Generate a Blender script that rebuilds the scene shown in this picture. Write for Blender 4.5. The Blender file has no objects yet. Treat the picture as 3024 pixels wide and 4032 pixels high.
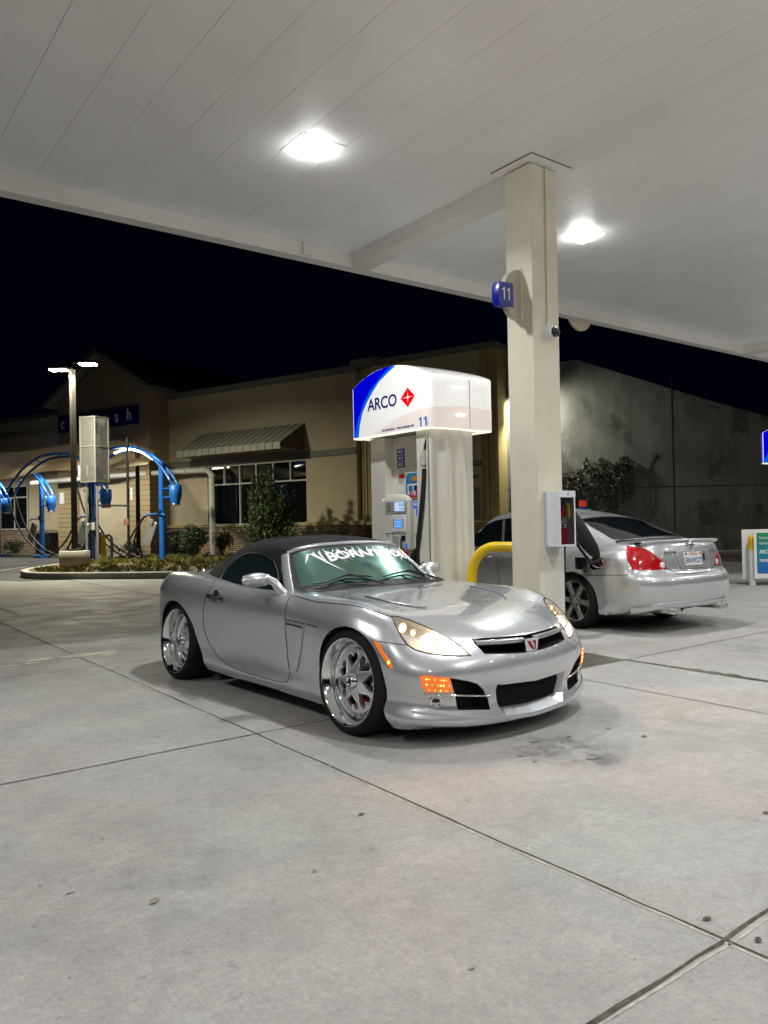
import bpy, bmesh, math, random
import numpy as np
from mathutils import Vector, Matrix
from mathutils.bvhtree import BVHTree

random.seed(11)
R = math.radians
sc = bpy.context.scene
COL = sc.collection

# ------------------------------------------------------------ camera
CAM_H = 1.304
PITCH, ROLL, AZ = R(0.7074), R(-1.0711), R(52.9476)
fw = Vector((math.cos(PITCH) * math.cos(AZ), math.cos(PITCH) * math.sin(AZ), math.sin(PITCH)))
rt = Vector((math.sin(AZ), -math.cos(AZ), 0))
up = rt.cross(fw)
rt2 = rt * math.cos(ROLL) + up * math.sin(ROLL)
up2 = up * math.cos(ROLL) - rt * math.sin(ROLL)
cam_data = bpy.data.cameras.new('camera')
cam = bpy.data.objects.new('camera', cam_data)
COL.objects.link(cam)
cam.matrix_world = Matrix(((rt2.x, up2.x, -fw.x, 0), (rt2.y, up2.y, -fw.y, 0), (rt2.z, up2.z, -fw.z, CAM_H), (0, 0, 0, 1)))
cam_data.sensor_fit = 'HORIZONTAL'
cam_data.sensor_width = 36.0
cam_data.lens = 36.0 * 3070.55 / 3024.0
cam_data.clip_start = 0.05
cam_data.clip_end = 2000
sc.camera = cam

# ------------------------------------------------------------ night sky, exposure
world = bpy.data.worlds.new('World')
sc.world = world
world.use_nodes = True
wn = world.node_tree
for n in list(wn.nodes):
    wn.nodes.remove(n)
w_out = wn.nodes.new('ShaderNodeOutputWorld')
w_bg = wn.nodes.new('ShaderNodeBackground')
w_sky = wn.nodes.new('ShaderNodeTexSky')
w_sky.sky_type = 'NISHITA'
w_sky.sun_disc = False
w_sky.sun_elevation = R(-6.0)
w_sky.sun_rotation = R(140)
w_mix = wn.nodes.new('ShaderNodeMixRGB')
w_mix.blend_type = 'MIX'
w_mix.inputs[0].default_value = 0.97
w_mix.inputs[2].default_value = (0.0032, 0.0048, 0.020, 1)
wn.links.new(w_sky.outputs[0], w_mix.inputs[1])
wn.links.new(w_mix.outputs[0], w_bg.inputs[0])
w_bg.inputs[1].default_value = 0.14
wn.links.new(w_bg.outputs[0], w_out.inputs[0])

sc.view_settings.view_transform = 'Standard'
sc.view_settings.look = 'None'
sc.view_settings.exposure = 0.0
sc.view_settings.gamma = 1.0
sc.view_settings.use_curve_mapping = False
sc.cycles.use_denoising = True
sc.cycles.max_bounces = 8
sc.cycles.diffuse_bounces = 4
sc.cycles.glossy_bounces = 4
sc.cycles.transmission_bounces = 4
sc.cycles.transparent_max_bounces = 8
sc.cycles.sample_clamp_indirect = 6.0
sc.cycles.caustics_reflective = False
sc.cycles.caustics_refractive = False

LAMP_X = (-1.9, 3.80, 7.61, 13.3, 17.1)
LAMP_Y = (6.0, 2.0, -2.0, -6.0)
LOT_W = 600.0
BAY_W = 150.0
WALL_W = 430.0
CEIL = 4.72


def area(name, loc, size, power, color=(1, 1, 1), rot=(0, 0, 0), size_y=None, spread=None):
    ld = bpy.data.lights.new(name, 'AREA')
    ld.energy = power
    ld.color = color
    ld.size = size
    if size_y:
        ld.shape = 'RECTANGLE'
        ld.size_y = size_y
    if spread:
        ld.spread = spread
    o = bpy.data.objects.new(name, ld)
    COL.objects.link(o)
    o.location = loc
    o.rotation_euler = rot
    return o


CANOPY_W = 68.0


# ------------------------------------------------------------ helpers
def prop(o, label=None, cat=None, group=None, kind=None):
    if label: o['label'] = label
    if cat: o['category'] = cat
    if group: o['group'] = group
    if kind: o['kind'] = kind
    return o


def empty(name, loc=(0, 0, 0), rz=0.0, label=None, cat=None, group=None):
    o = bpy.data.objects.new(name, None)
    COL.objects.link(o)
    o.location = loc
    o.rotation_euler = (0, 0, rz)
    o.empty_display_size = 0.1
    return prop(o, label, cat, group)


def copy_tree(o, parent=None):
    c = o.copy()
    COL.objects.link(c)
    if parent is not None:
        c.parent = parent
    for ch in list(o.children):
        copy_tree(ch, c)
    return c


MATS = {}


def mat(name, base=(0.5, 0.5, 0.5), rough=0.5, metal=0.0, coat=0.0, coat_rough=0.03, emit=None, estr=0.0,
        noise=0.0, nscale=5.0, bump=0.0, bscale=80.0, spec=0.5, alpha=1.0, trans=0.0, ior=1.45, stretch=None, rnoise=0.0):
    """Principled material with optional colour variation and fine bump, in object space."""
    if name in MATS:
        return MATS[name]
    m = bpy.data.materials.new(name)
    m.use_nodes = True
    nt = m.node_tree
    b = nt.nodes['Principled BSDF']
    b.inputs['Base Color'].default_value = (*base, 1)
    b.inputs['Roughness'].default_value = rough
    b.inputs['Metallic'].default_value = metal
    b.inputs['Specular IOR Level'].default_value = spec
    b.inputs['Coat Weight'].default_value = coat
    b.inputs['Coat Roughness'].default_value = coat_rough
    b.inputs['Alpha'].default_value = alpha
    b.inputs['Transmission Weight'].default_value = trans
    b.inputs['IOR'].default_value = ior
    if emit:
        b.inputs['Emission Color'].default_value = (*emit, 1)
        b.inputs['Emission Strength'].default_value = estr
    if noise or bump or rnoise:
        tc = nt.nodes.new('ShaderNodeTexCoord')
        mp = nt.nodes.new('ShaderNodeMapping')
        if stretch:
            mp.inputs['Scale'].default_value = stretch
        nt.links.new(tc.outputs['Object'], mp.inputs[0])
    if noise:
        nz = nt.nodes.new('ShaderNodeTexNoise')
        nz.inputs['Scale'].default_value = nscale
        nz.inputs['Detail'].default_value = 6
        nt.links.new(mp.outputs[0], nz.inputs['Vector'])
        cr = nt.nodes.new('ShaderNodeValToRGB')
        cr.color_ramp.elements[0].position = 0.3
        cr.color_ramp.elements[1].position = 0.7
        cr.color_ramp.elements[0].color = (*[c * (1 - noise) for c in base], 1)
        cr.color_ramp.elements[1].color = (*[min(1, c * (1 + noise)) for c in base], 1)
        nt.links.new(nz.outputs['Fac'], cr.inputs[0])
        nt.links.new(cr.outputs[0], b.inputs['Base Color'])
        if rnoise:
            mr = nt.nodes.new('ShaderNodeMapRange')
            mr.inputs['To Min'].default_value = max(0, rough - rnoise)
            mr.inputs['To Max'].default_value = rough + rnoise
            nt.links.new(nz.outputs['Fac'], mr.inputs['Value'])
            nt.links.new(mr.outputs[0], b.inputs['Roughness'])
    if bump:
        nb = nt.nodes.new('ShaderNodeTexNoise')
        nb.inputs['Scale'].default_value = bscale
        nb.inputs['Detail'].default_value = 4
        nt.links.new(mp.outputs[0], nb.inputs['Vector'])
        bp = nt.nodes.new('ShaderNodeBump')
        bp.inputs['Strength'].default_value = bump
        bp.inputs['Distance'].default_value = 0.01
        nt.links.new(nb.outputs['Fac'], bp.inputs['Height'])
        nt.links.new(bp.outputs[0], b.inputs['Normal'])
    MATS[name] = m
    return m


class MB:
    """mesh builder"""

    def __init__(self, M=None):
        self.v, self.f, self.mi, self.sm, self.mats = [], [], [], [], []
        self.M = M or Matrix.Identity(4)

    def _m(self, m):
        if m not in self.mats:
            self.mats.append(m)
        return self.mats.index(m)

    def add(self, vs, fs, m=None, smooth=False, M=None):
        o = len(self.v)
        T = self.M @ M if M is not None else self.M
        self.v += [tuple(T @ Vector(p)) for p in vs]
        k = self._m(m) if m is not None else 0
        for f in fs:
            self.f.append(tuple(i + o for i in f))
            self.mi.append(k)
            self.sm.append(smooth)
        return self

    def box(self, x0, x1, y0, y1, z0, z1, m=None, M=None):
        if x0 > x1: x0, x1 = x1, x0
        if y0 > y1: y0, y1 = y1, y0
        if z0 > z1: z0, z1 = z1, z0
        vs = [(x0, y0, z0), (x1, y0, z0), (x1, y1, z0), (x0, y1, z0), (x0, y0, z1), (x1, y0, z1), (x1, y1, z1), (x0, y1, z1)]
        return self.add(vs, [(0, 3, 2, 1), (4, 5, 6, 7), (0, 1, 5, 4), (1, 2, 6, 5), (2, 3, 7, 6), (3, 0, 4, 7)], m, False, M)

    def rbox(self, x0, x1, y0, y1, z0, z1, r=0.01, m=None, M=None, seg=2):
        """box with rounded edges"""
        bm = bmesh.new()
        bmesh.ops.create_cube(bm, size=1.0)
        for v in bm.verts:
            v.co = Vector(((x0 + x1) / 2 + v.co.x * (x1 - x0), (y0 + y1) / 2 + v.co.y * (y1 - y0), (z0 + z1) / 2 + v.co.z * (z1 - z0)))
        bmesh.ops.bevel(bm, geom=bm.edges[:], offset=r, segments=seg, affect='EDGES', profile=0.5)
        bmesh.ops.recalc_face_normals(bm, faces=bm.faces)
        bm.normal_update()
        bm.verts.index_update()
        vs = [tuple(v.co) for v in bm.verts]
        flat = [tuple(v.index for v in f.verts) for f in bm.faces if max(abs(c) for c in f.normal) > .999]
        curved = [tuple(v.index for v in f.verts) for f in bm.faces if max(abs(c) for c in f.normal) <= .999]
        bm.free()
        o = len(self.v)
        self.add(vs, flat, m, False, M)
        k = len(self.mi)
        for f in curved:
            self.f.append(tuple(i + o for i in f))
            self.mi.append(self._m(m) if m is not None else 0)
            self.sm.append(seg > 1)
        return self

    def cyl(self, p0, p1, r0, r1=None, n=16, m=None, caps=True, smooth=True, M=None):
        r1 = r0 if r1 is None else r1
        p0, p1 = Vector(p0), Vector(p1)
        d = (p1 - p0).normalized()
        a = d.orthogonal().normalized()
        b = d.cross(a)
        vs = []
        for p, r in ((p0, r0), (p1, r1)):
            for i in range(n):
                t = 2 * math.pi * i / n
                vs.append(p + (a * math.cos(t) + b * math.sin(t)) * r)
        self.add(vs, [(i, (i + 1) % n, n + (i + 1) % n, n + i) for i in range(n)], m, smooth, M)
        if caps:
            self.add(vs, [tuple(range(n - 1, -1, -1)), tuple(range(n, 2 * n))], m, False, M)
        return self

    def tube(self, pts, r, n=8, m=None, closed=False, M=None, caps=True, flat=None):
        pts = [Vector(p) for p in pts]
        N = len(pts)
        rs = r if isinstance(r, (list, tuple)) else [r] * N
        vs, fs = [], []
        prev = None
        for i, p in enumerate(pts):
            if closed:
                d = pts[(i + 1) % N] - pts[i - 1]
            else:
                d = pts[min(i + 1, N - 1)] - pts[max(i - 1, 0)]
            d.normalize()
            if prev is None:
                a = d.orthogonal().normalized()
            else:
                a = prev - d * prev.dot(d)
                a = a.normalized() if a.length > 1e-6 else d.orthogonal().normalized()
            prev = a
            b = d.cross(a)
            for k in range(n):
                t = 2 * math.pi * k / n
                vs.append(p + (a * math.cos(t) + b * math.sin(t)) * rs[i])
        for i in range(N if closed else N - 1):
            j = (i + 1) % N
            for k in range(n):
                l = (k + 1) % n
                fs.append((i * n + k, i * n + l, j * n + l, j * n + k))
        self.add(vs, fs, m, True, M)
        if caps and not closed:
            self.add(vs, [tuple(range(n - 1, -1, -1)), tuple(range((N - 1) * n, N * n))], m, False, M)
        return self

    def lathe(self, prof, n=32, m=None, M=None, smooth=True, arc=None, close=False):
        """prof: list of (r, h); axis = local z"""
        vs, fs = [], []
        K = len(prof)
        full = arc is None
        N = n if full else n + 1
        for i in range(N):
            t = 2 * math.pi * i / n if full else arc[0] + (arc[1] - arc[0]) * i / n
            for r, h in prof:
                vs.append((r * math.cos(t), r * math.sin(t), h))
        for i in range(n):
            j = (i + 1) % N
            for k in range(K if close else K - 1):
                l = (k + 1) % K
                fs.append((i * K + k, j * K + k, j * K + l, i * K + l))
        return self.add(vs, fs, m, smooth, M)

    def prism(self, poly, h0, h1, m=None, M=None, smooth=False):
        """poly in local xy, extruded along local z from h0 to h1"""
        n = len(poly)
        vs = [(x, y, h0) for x, y in poly] + [(x, y, h1) for x, y in poly]
        fs = [tuple(range(n - 1, -1, -1)), tuple(range(n, 2 * n))]
        self.add(vs, fs, m, False, M)
        return self.add(vs, [(i, (i + 1) % n, n + (i + 1) % n, n + i) for i in range(n)], m, smooth, M)

    def grid(self, P, m=None, smooth=True, M=None, flip=False, cu=False, cv=False):
        """P: list of rows of points"""
        nu, nv = len(P), len(P[0])
        vs = [p for row in P for p in row]
        fs = []
        for i in range(nu if cu else nu - 1):
            for j in range(nv if cv else nv - 1):
                i2, j2 = (i + 1) % nu, (j + 1) % nv
                q = (i * nv + j, i2 * nv + j, i2 * nv + j2, i * nv + j2)
                fs.append(q[::-1] if flip else q)
        return self.add(vs, fs, m, smooth, M)

    def text(self, body, size, m=None, M=None, depth=0.002, align='LEFT', width=1.0, bold=0.0, space=1.0):
        cu = bpy.data.curves.new('t', 'FONT')
        cu.body = body
        cu.size = size
        cu.extrude = depth
        cu.align_x = align
        cu.offset = bold
        cu.space_character = space
        cu.resolution_u = 3
        o = bpy.data.objects.new('t', cu)
        me = bpy.data.meshes.new_from_object(o)
        vs = [(v.co.x * width, v.co.y, v.co.z) for v in me.vertices]
        fs = [tuple(p.vertices) for p in me.polygons]
        bpy.data.objects.remove(o)
        bpy.data.curves.remove(cu)
        bpy.data.meshes.remove(me)
        return self.add(vs, fs, m, False, M)

    def eleven(self, h, m, M, depth=.002, gap=.62, w=.30):
        """two numerals 1 with a flag at the top, as flat prisms"""
        one = [(0, 0), (w * h * .55, 0), (w * h * .55, h), (w * h * .18, h), (0, h * .93), (-w * h * .62, h * .84), (-w * h * .62, h * .70), (0, h * .78)]
        for k in range(2):
            self.prism([(x + w * h * .62 + k * h * gap, y) for x, y in one], 0, depth, m, M)
        return self

    def build(self, name, parent=None, loc=None, rot=None, weld=False, angle=None):
        me = bpy.data.meshes.new(name)
        me.from_pydata(self.v, [], self.f)
        for m in self.mats:
            me.materials.append(m)
        me.polygons.foreach_set('material_index', self.mi)
        me.polygons.foreach_set('use_smooth', self.sm)
        if weld:
            bm = bmesh.new()
            bm.from_mesh(me)
            bmesh.ops.remove_doubles(bm, verts=bm.verts, dist=1e-5)
            bmesh.ops.recalc_face_normals(bm, faces=bm.faces)
            bm.to_mesh(me)
            bm.free()
        if angle:
            me.set_sharp_from_angle(angle=R(angle))
        me.update()
        o = bpy.data.objects.new(name, me)
        COL.objects.link(o)
        if parent is not None:
            o.parent = parent
        if loc is not None:
            o.location = loc
        if rot is not None:
            o.rotation_euler = rot
        return o


def frame(origin, xa, ya, za=None):
    """matrix whose columns are the given axes"""
    xa, ya = Vector(xa).normalized(), Vector(ya).normalized()
    za = Vector(za).normalized() if za is not None else xa.cross(ya)
    return Matrix(((xa.x, ya.x, za.x, origin[0]), (xa.y, ya.y, za.y, origin[1]), (xa.z, ya.z, za.z, origin[2]), (0, 0, 0, 1)))


def spl(P, n):
    """Catmull-Rom samples (n per span) through the rows of numpy array P along axis 0"""
    P = np.asarray(P, float)
    K = len(P)
    E = np.concatenate([[2 * P[0] - P[1]], P, [2 * P[-1] - P[-2]]])
    out = []
    for i in range(K - 1):
        p0, p1, p2, p3 = E[i], E[i + 1], E[i + 2], E[i + 3]
        for k in range(n):
            t = k / n
            out.append(0.5 * (2 * p1 + (p2 - p0) * t + (2 * p0 - 5 * p1 + 4 * p2 - p3) * t * t + (3 * p1 - p0 - 3 * p2 + p3) * t ** 3))
    out.append(P[-1])
    return np.array(out)


def spl2(P, nu, nv):
    """bicubic samples of a control net P[i][j][xyz]"""
    P = np.asarray(P, float)
    A = spl(P, nu)
    return np.swapaxes(spl(np.swapaxes(A, 0, 1), nv), 0, 1)
# ------------------------------------------------------------ shared materials
M_CREAM = mat('cream_paint', (0.76, 0.71, 0.565), 0.35, noise=0.05, nscale=3, coat=0.2)
M_PUMP = mat('pump_cream', (0.74, 0.715, 0.62), 0.28, noise=0.04, nscale=4, coat=0.3)
M_WHITE = mat('white_paint', (0.78, 0.78, 0.78), 0.35)
M_BLACK = mat('black_plastic', (0.012, 0.012, 0.013), 0.45)
M_RUBBER = mat('rubber', (0.012, 0.012, 0.013), 0.62, bump=0.2, bscale=200)
M_CHROME = mat('chrome', (0.82, 0.83, 0.85), 0.07, 1.0)
M_ALLOY = mat('satin_alloy', (0.55, 0.56, 0.58), 0.25, 1.0)
M_GREYMETAL = mat('grey_metal', (0.30, 0.31, 0.32), 0.45, 0.6, noise=0.1)
M_BLUE = mat('blue_paint', (0.010, 0.115, 0.46), 0.4, coat=0.3, noise=0.12, nscale=6)
M_YELLOW = mat('yellow_paint', (0.78, 0.52, 0.005), 0.35, coat=0.4, noise=0.06, nscale=9)
M_RED = mat('red_paint', (0.55, 0.01, 0.012), 0.3)
M_ORANGE = mat('orange', (0.8, 0.2, 0.02), 0.4)
M_DKGLASS = mat('dark_glass', (0.006, 0.008, 0.009), 0.04, spec=0.7, coat=0.5)
M_NAVY = mat('navy_print', (0.012, 0.02, 0.28), 0.4)


def paint(name, base, flake=0.3):
    """silver metallic lacquer"""
    m = mat(name, base, 0.26, 0.54, coat=1.0, coat_rough=0.01)
    m.node_tree.nodes['Principled BSDF'].inputs['Coat IOR'].default_value = 1.85
    nt = m.node_tree
    b = nt.nodes['Principled BSDF']
    tc = nt.nodes.new('ShaderNodeTexCoord')
    nz = nt.nodes.new('ShaderNodeTexNoise')
    nz.inputs['Scale'].default_value = 900
    nz.inputs['Detail'].default_value = 1
    bp = nt.nodes.new('ShaderNodeBump')
    bp.inputs['Strength'].default_value = 0.12
    bp.inputs['Distance'].default_value = 0.001
    nt.links.new(tc.outputs['Object'], nz.inputs['Vector'])
    nt.links.new(nz.outputs['Fac'], bp.inputs['Height'])
    nt.links.new(bp.outputs[0], b.inputs['Normal'])
    return m


M_PAINT = paint('silver_paint', (0.575, 0.588, 0.61))
M_PAINT2 = paint('silver_paint_sedan', (0.60, 0.61, 0.625))
M_GAP = mat('panel_gap', (0.01, 0.01, 0.01), 0.8)
# ------------------------------------------------------------ ground
def concrete(name, base, stain=1.0, fine=1.0):
    m = bpy.data.materials.new(name)
    m.use_nodes = True
    nt = m.node_tree
    L = nt.links
    b = nt.nodes['Principled BSDF']
    tc = nt.nodes.new('ShaderNodeTexCoord')

    def noise(scale, detail=5, rough=0.6, stretch=None, dist=0.0, rot=0.0):
        mp = nt.nodes.new('ShaderNodeMapping')
        if stretch: mp.inputs['Scale'].default_value = stretch
        mp.inputs['Rotation'].default_value = (0, 0, rot)
        L.new(tc.outputs['Object'], mp.inputs[0])
        n = nt.nodes.new('ShaderNodeTexNoise')
        n.inputs['Scale'].default_value = scale
        n.inputs['Detail'].default_value = detail
        n.inputs['Roughness'].default_value = rough
        n.inputs['Distortion'].default_value = dist
        L.new(mp.outputs[0], n.inputs['Vector'])
        return n.outputs['Fac']

    def rng(v, a, c, lo, hi):
        r = nt.nodes.new('ShaderNodeMapRange')
        r.inputs['From Min'].default_value = a
        r.inputs['From Max'].default_value = c
        r.inputs['To Min'].default_value = lo
        r.inputs['To Max'].default_value = hi
        L.new(v, r.inputs['Value'])
        return r.outputs[0]

    def mul(a, c):
        k = nt.nodes.new('ShaderNodeMath')
        k.operation = 'MULTIPLY'
        L.new(a, k.inputs[0])
        L.new(c, k.inputs[1])
        return k.outputs[0]

    big = rng(noise(0.45, 4, dist=0.6), 0.3, 0.7, 0.88, 1.07)
    med = rng(noise(2.4, 9, 0.72, dist=0.3), 0.3, 0.7, 0.87, 1.09)
    finen = rng(noise(48, 10, 0.88), 0.36, 0.64, 1 - 0.20 * fine, 1 + 0.17 * fine)
    streak = rng(noise(9, 7, 0.75, (14, 1.0, 1), rot=0.5), 0.3, 0.7, 0.90, 1.07)
    # drips, gum and oil spots, each a shape of its own
    sp1 = rng(noise(11, 3, 0.5, (1.0, 1.6, 1), dist=0.4), 0.66, 0.74, 1.0, 1 - 0.20 * stain)
    sp2 = rng(noise(30, 2, 0.4, (1.3, 1, 1), dist=0.5), 0.71, 0.78, 1.0, 1 - 0.32 * stain)
    sp3 = rng(noise(1.1, 5, 0.6, dist=1.0), 0.60, 0.74, 1.0, 1 - 0.16 * stain)
    mot = mul(rng(noise(14, 6, 0.7, dist=0.2), 0.3, 0.7, 0.90, 1.09), rng(noise(62, 2, 0.5), 0.70, 0.76, 1.0, 0.62))
    f = mul(mul(mul(big, med), mul(finen, mul(streak, mot))), mul(mul(sp1, sp2), sp3))
    # oil smudges left by engines: soft edged, broken up by noise, fixed places on the slab
    for (sx, sy, rr, amt) in ((3.45, 2.95, .42, .42), (3.42, 2.66, .16, .30), (4.3, 3.0, .9, .14), (1.3, 7.6, 1.0, .14), (7.6, 3.6, .9, .22), (.9, 3.0, 1.2, .12), (5.0, 1.9, 1.1, .13), (2.9, 1.0, .7, .10)):
        vm = nt.nodes.new('ShaderNodeVectorMath')
        vm.operation = 'DISTANCE'
        vm.inputs[1].default_value = (sx, sy, 0)
        L.new(tc.outputs['Object'], vm.inputs[0])
        near = rng(vm.outputs['Value'], 0.0, rr, 1.0, 0.0)
        blot = rng(noise(7 if rr < .6 else 3.2, 7, 0.65, dist=0.5), 0.38, 0.66, 0.0, 1.0)
        k_ = nt.nodes.new('ShaderNodeMath')
        k_.operation = 'MULTIPLY_ADD'
        k_.inputs[1].default_value = -amt * 2.2
        k_.inputs[2].default_value = 1.0
        L.new(mul(near, blot), k_.inputs[0])
        f = mul(f, k_.outputs[0])
    col = nt.nodes.new('ShaderNodeMixRGB')
    col.blend_type = 'MULTIPLY'
    col.inputs[0].default_value = 1
    warm = nt.nodes.new('ShaderNodeMixRGB')
    warm.inputs[1].default_value = (base[0] * 1.03, base[1] * 0.985, base[2] * 0.97, 1)
    warm.inputs[2].default_value = (base[0] * 0.97, base[1] * 1.005, base[2] * 0.985, 1)
    L.new(rng(noise(0.8, 3), 0.4, 0.6, 0, 1), warm.inputs[0])
    comb = nt.nodes.new('ShaderNodeCombineColor')
    for i in range(3):
        L.new(f, comb.inputs[i])
    L.new(warm.outputs[0], col.inputs[1])
    L.new(comb.outputs[0], col.inputs[2])
    L.new(col.outputs[0], b.inputs['Base Color'])
    L.new(rng(noise(2.2, 5), 0.3, 0.7, 0.62, 0.85), b.inputs['Roughness'])
    b.inputs['Specular IOR Level'].default_value = 0.35
    bp = nt.nodes.new('ShaderNodeBump')
    bp.inputs['Strength'].default_value = 0.35
    bp.inputs['Distance'].default_value = 0.004
    L.new(noise(140, 5, 0.7), bp.inputs['Height'])
    L.new(bp.outputs[0], b.inputs['Normal'])
    MATS[name] = m
    return m


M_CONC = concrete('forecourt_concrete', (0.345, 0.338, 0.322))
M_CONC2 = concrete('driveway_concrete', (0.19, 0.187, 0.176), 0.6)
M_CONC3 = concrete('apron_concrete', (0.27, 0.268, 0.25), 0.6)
M_ASPH = concrete('asphalt', (0.055, 0.055, 0.056), 0.5, 2.0)
M_CURB = concrete('curb_concrete', (0.42, 0.41, 0.37), 0.9)
M_JOINT = mat('joint_dirt', (0.075, 0.065, 0.05), 0.95, noise=0.5, nscale=30)
M_JOINTL = mat('joint_edge', (0.40, 0.385, 0.34), 0.9, noise=0.3, nscale=25)


def sheet(name, x0, x1, y0, y1, z, m, n=1):
    mb = MB()
    mb.grid([[(x0 + (x1 - x0) * i / n, y0 + (y1 - y0) * j / n, z) for j in range(n + 1)] for i in range(n + 1)], m, False)
    return prop(mb.build(name), kind='structure')


sheet('ground', -400, 500, -400, 500, -0.012, M_ASPH, 6)
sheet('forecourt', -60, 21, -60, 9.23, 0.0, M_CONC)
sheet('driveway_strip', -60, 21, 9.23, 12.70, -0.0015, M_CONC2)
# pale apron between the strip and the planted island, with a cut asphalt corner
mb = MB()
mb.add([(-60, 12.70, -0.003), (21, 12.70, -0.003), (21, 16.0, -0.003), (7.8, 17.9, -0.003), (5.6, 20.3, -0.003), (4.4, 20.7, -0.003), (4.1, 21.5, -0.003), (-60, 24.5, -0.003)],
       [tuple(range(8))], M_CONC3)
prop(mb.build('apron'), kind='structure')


def ribbon(mb, a, b, w, z, m, wob=0.004, seed=1, step=0.12):
    rnd = random.Random(seed)
    a, b = Vector(a), Vector(b)
    d = (b - a)
    n = max(2, int(d.length / step))
    nn = Vector((-d.y, d.x)).normalized()
    rows = []
    c = 0.0
    for i in range(n + 1):
        p = a + d * (i / n)
        c = c * 0.8 + rnd.uniform(-wob, wob)
        wa, wb = w / 2 * rnd.uniform(0.6, 1.4), w / 2 * rnd.uniform(0.6, 1.4)
        q0, q1 = p + nn * (c + wa), p + nn * (c - wb)
        rows.append([(q0.x, q0.y, z), (q1.x, q1.y, z)])
    mb.grid(rows, m, False, flip=True)


mb = MB()
k = 0
for X, y0, y1, w in ((2.27, -12, 12.7, .010), (5.40, 4.38, 9.23, .012), (5.06, -2.0, 4.38, .010), (8.90, -6, 9.2, .012), (11.97, -6, 9.2, .012),
                     (-0.80, -8, 9.23, .012), (-3.87, -8, 9.23, .012), (15.0, -6, 9.2, .012)):
    k += 1
    ribbon(mb, (X, y0), (X, y1), w, 0.002, M_JOINT, seed=k)
for Y, x0, x1, w in ((1.31, -10, 20, .015), (4.38, -10, 20, .012), (7.47, -10, 20, .006), (-1.76, -10, 20, .02)):
    k += 1
    ribbon(mb, (x0, Y), (x1, Y), w, 0.0023, M_JOINT, seed=k)
for X, y0, y1 in ((2.68, 12.7, 20.9), (5.40, 12.7, 20.2), (-0.5, 12.7, 22), (8.4, 12.7, 17.5)):
    k += 1
    ribbon(mb, (X, y0), (X, y1), .02, 0.0012, M_JOINT, seed=k)
ribbon(mb, (6.04, 4.38), (6.02, -2), .014, 0.0021, M_JOINT, seed=77, wob=.006)
prop(mb.build('slab_joints'), kind='structure')
mb = MB()
ribbon(mb, (-10, 9.235), (20, 9.235), .035, 0.002, M_JOINTL, seed=31, wob=.004)
ribbon(mb, (2.255, 9.2), (2.255, -2), .012, 0.0015, M_JOINTL, seed=32, wob=.004)
ribbon(mb, (-5, 1.294), (12, 1.294), .008, 0.0015, M_JOINTL, seed=33, wob=.003)
prop(mb.build('joint_edges'), kind='structure')

# ---- worn pale patches, oil and a wet trickle on the slabs
M_WET = mat('damp_concrete', (0.13, 0.125, 0.095), 0.22, noise=0.25, nscale=9)
M_OIL = mat('oil_stain', (0.20, 0.19, 0.165), 0.6, noise=0.25, nscale=12)
M_OIL2 = mat('faint_stain', (0.30, 0.29, 0.265), 0.7, noise=0.15, nscale=14)
M_PALE = mat('worn_pale_concrete', (0.62, 0.58, 0.46), 0.8, noise=0.25, nscale=8)


def blotch(mb, x, y, rx, ry, z, m, seed, n=26, ang=0.0, jag=0.35):
    rnd = random.Random(seed)
    pts = []
    ph = [rnd.uniform(0, 6.28) for _ in range(5)]
    for i in range(n):
        t = 2 * math.pi * i / n
        k = 1 + jag * (0.5 * math.sin(2 * t + ph[0]) + 0.35 * math.sin(3 * t + ph[1]) + 0.3 * math.sin(5 * t + ph[2]) + 0.25 * math.sin(9 * t + ph[3]))
        px, py = rx * k * math.cos(t), ry * k * math.sin(t)
        pts.append((x + px * math.cos(ang) - py * math.sin(ang), y + px * math.sin(ang) + py * math.cos(ang), z))
    mb.add([(x, y, z)] + pts, [(0, 1 + i, 1 + (i + 1) % n) for i in range(n)], m)


mb = MB()
rnd = random.Random(5)
for i in range(0):       # drips around the nose of the convertible
    blotch(mb, rnd.gauss(3.45, .33), rnd.gauss(2.85, .28), rnd.uniform(.012, .05), rnd.uniform(.01, .035), .0031 + i * 2e-5, M_OIL2, i)
for i, (x, y, a, c) in enumerate(((3.45, 3.14, .035, .02), (3.43, 2.72, .04, .022))):
    blotch(mb, x, y, a, c, .0040 + i * 3e-5, M_OIL, 60 + i)
for i in range(110):      # gum and dirt all over
    x, y = rnd.uniform(0.2, 9), rnd.uniform(0.3, 9)
    r = rnd.uniform(.006, .022)
    blotch(mb, x, y, r, r * rnd.uniform(.5, 1), .0050 + i * 1e-5, M_OIL if rnd.random() < .5 else M_OIL2, 100 + i, 12)
for i in range(16):
    x, y = rnd.uniform(0.5, 8), rnd.uniform(0.8, 8)
    blotch(mb, x, y, .016, .010, .0062 + i * 1e-5, M_JOINT, 300 + i, 10)
prop(mb.build('oil_stains'), kind='structure')
mb = MB()
mb.add([(5.41, 4.405, .0045), (6.03, 4.40, .0045), (6.05, 4.55, .0045), (6.09, 4.80, .0045), (6.02, 4.93, .0045), (5.6, 5.1, .0045), (5.2, 5.0, .0045), (5.1, 4.7, .0045), (5.2, 4.41, .0045)], [tuple(range(9))], M_WET)
rows = []
for i in range(34):
    y = 4.41 - i * .045
    w = .012 + .07 * max(0, math.sin((i - 7) / 26 * math.pi)) * (0.75 + .25 * math.sin(i * 1.7)) if i > 7 else .012 + .02 * i / 7
    rows.append([(6.035 + w + .01 * math.sin(i * .9), y, .0048), (6.025 - w * .25, y, .0048)])
mb.grid(rows, M_WET, False, flip=True)
prop(mb.build('water_trickle'), kind='structure')
mb = MB()
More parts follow.
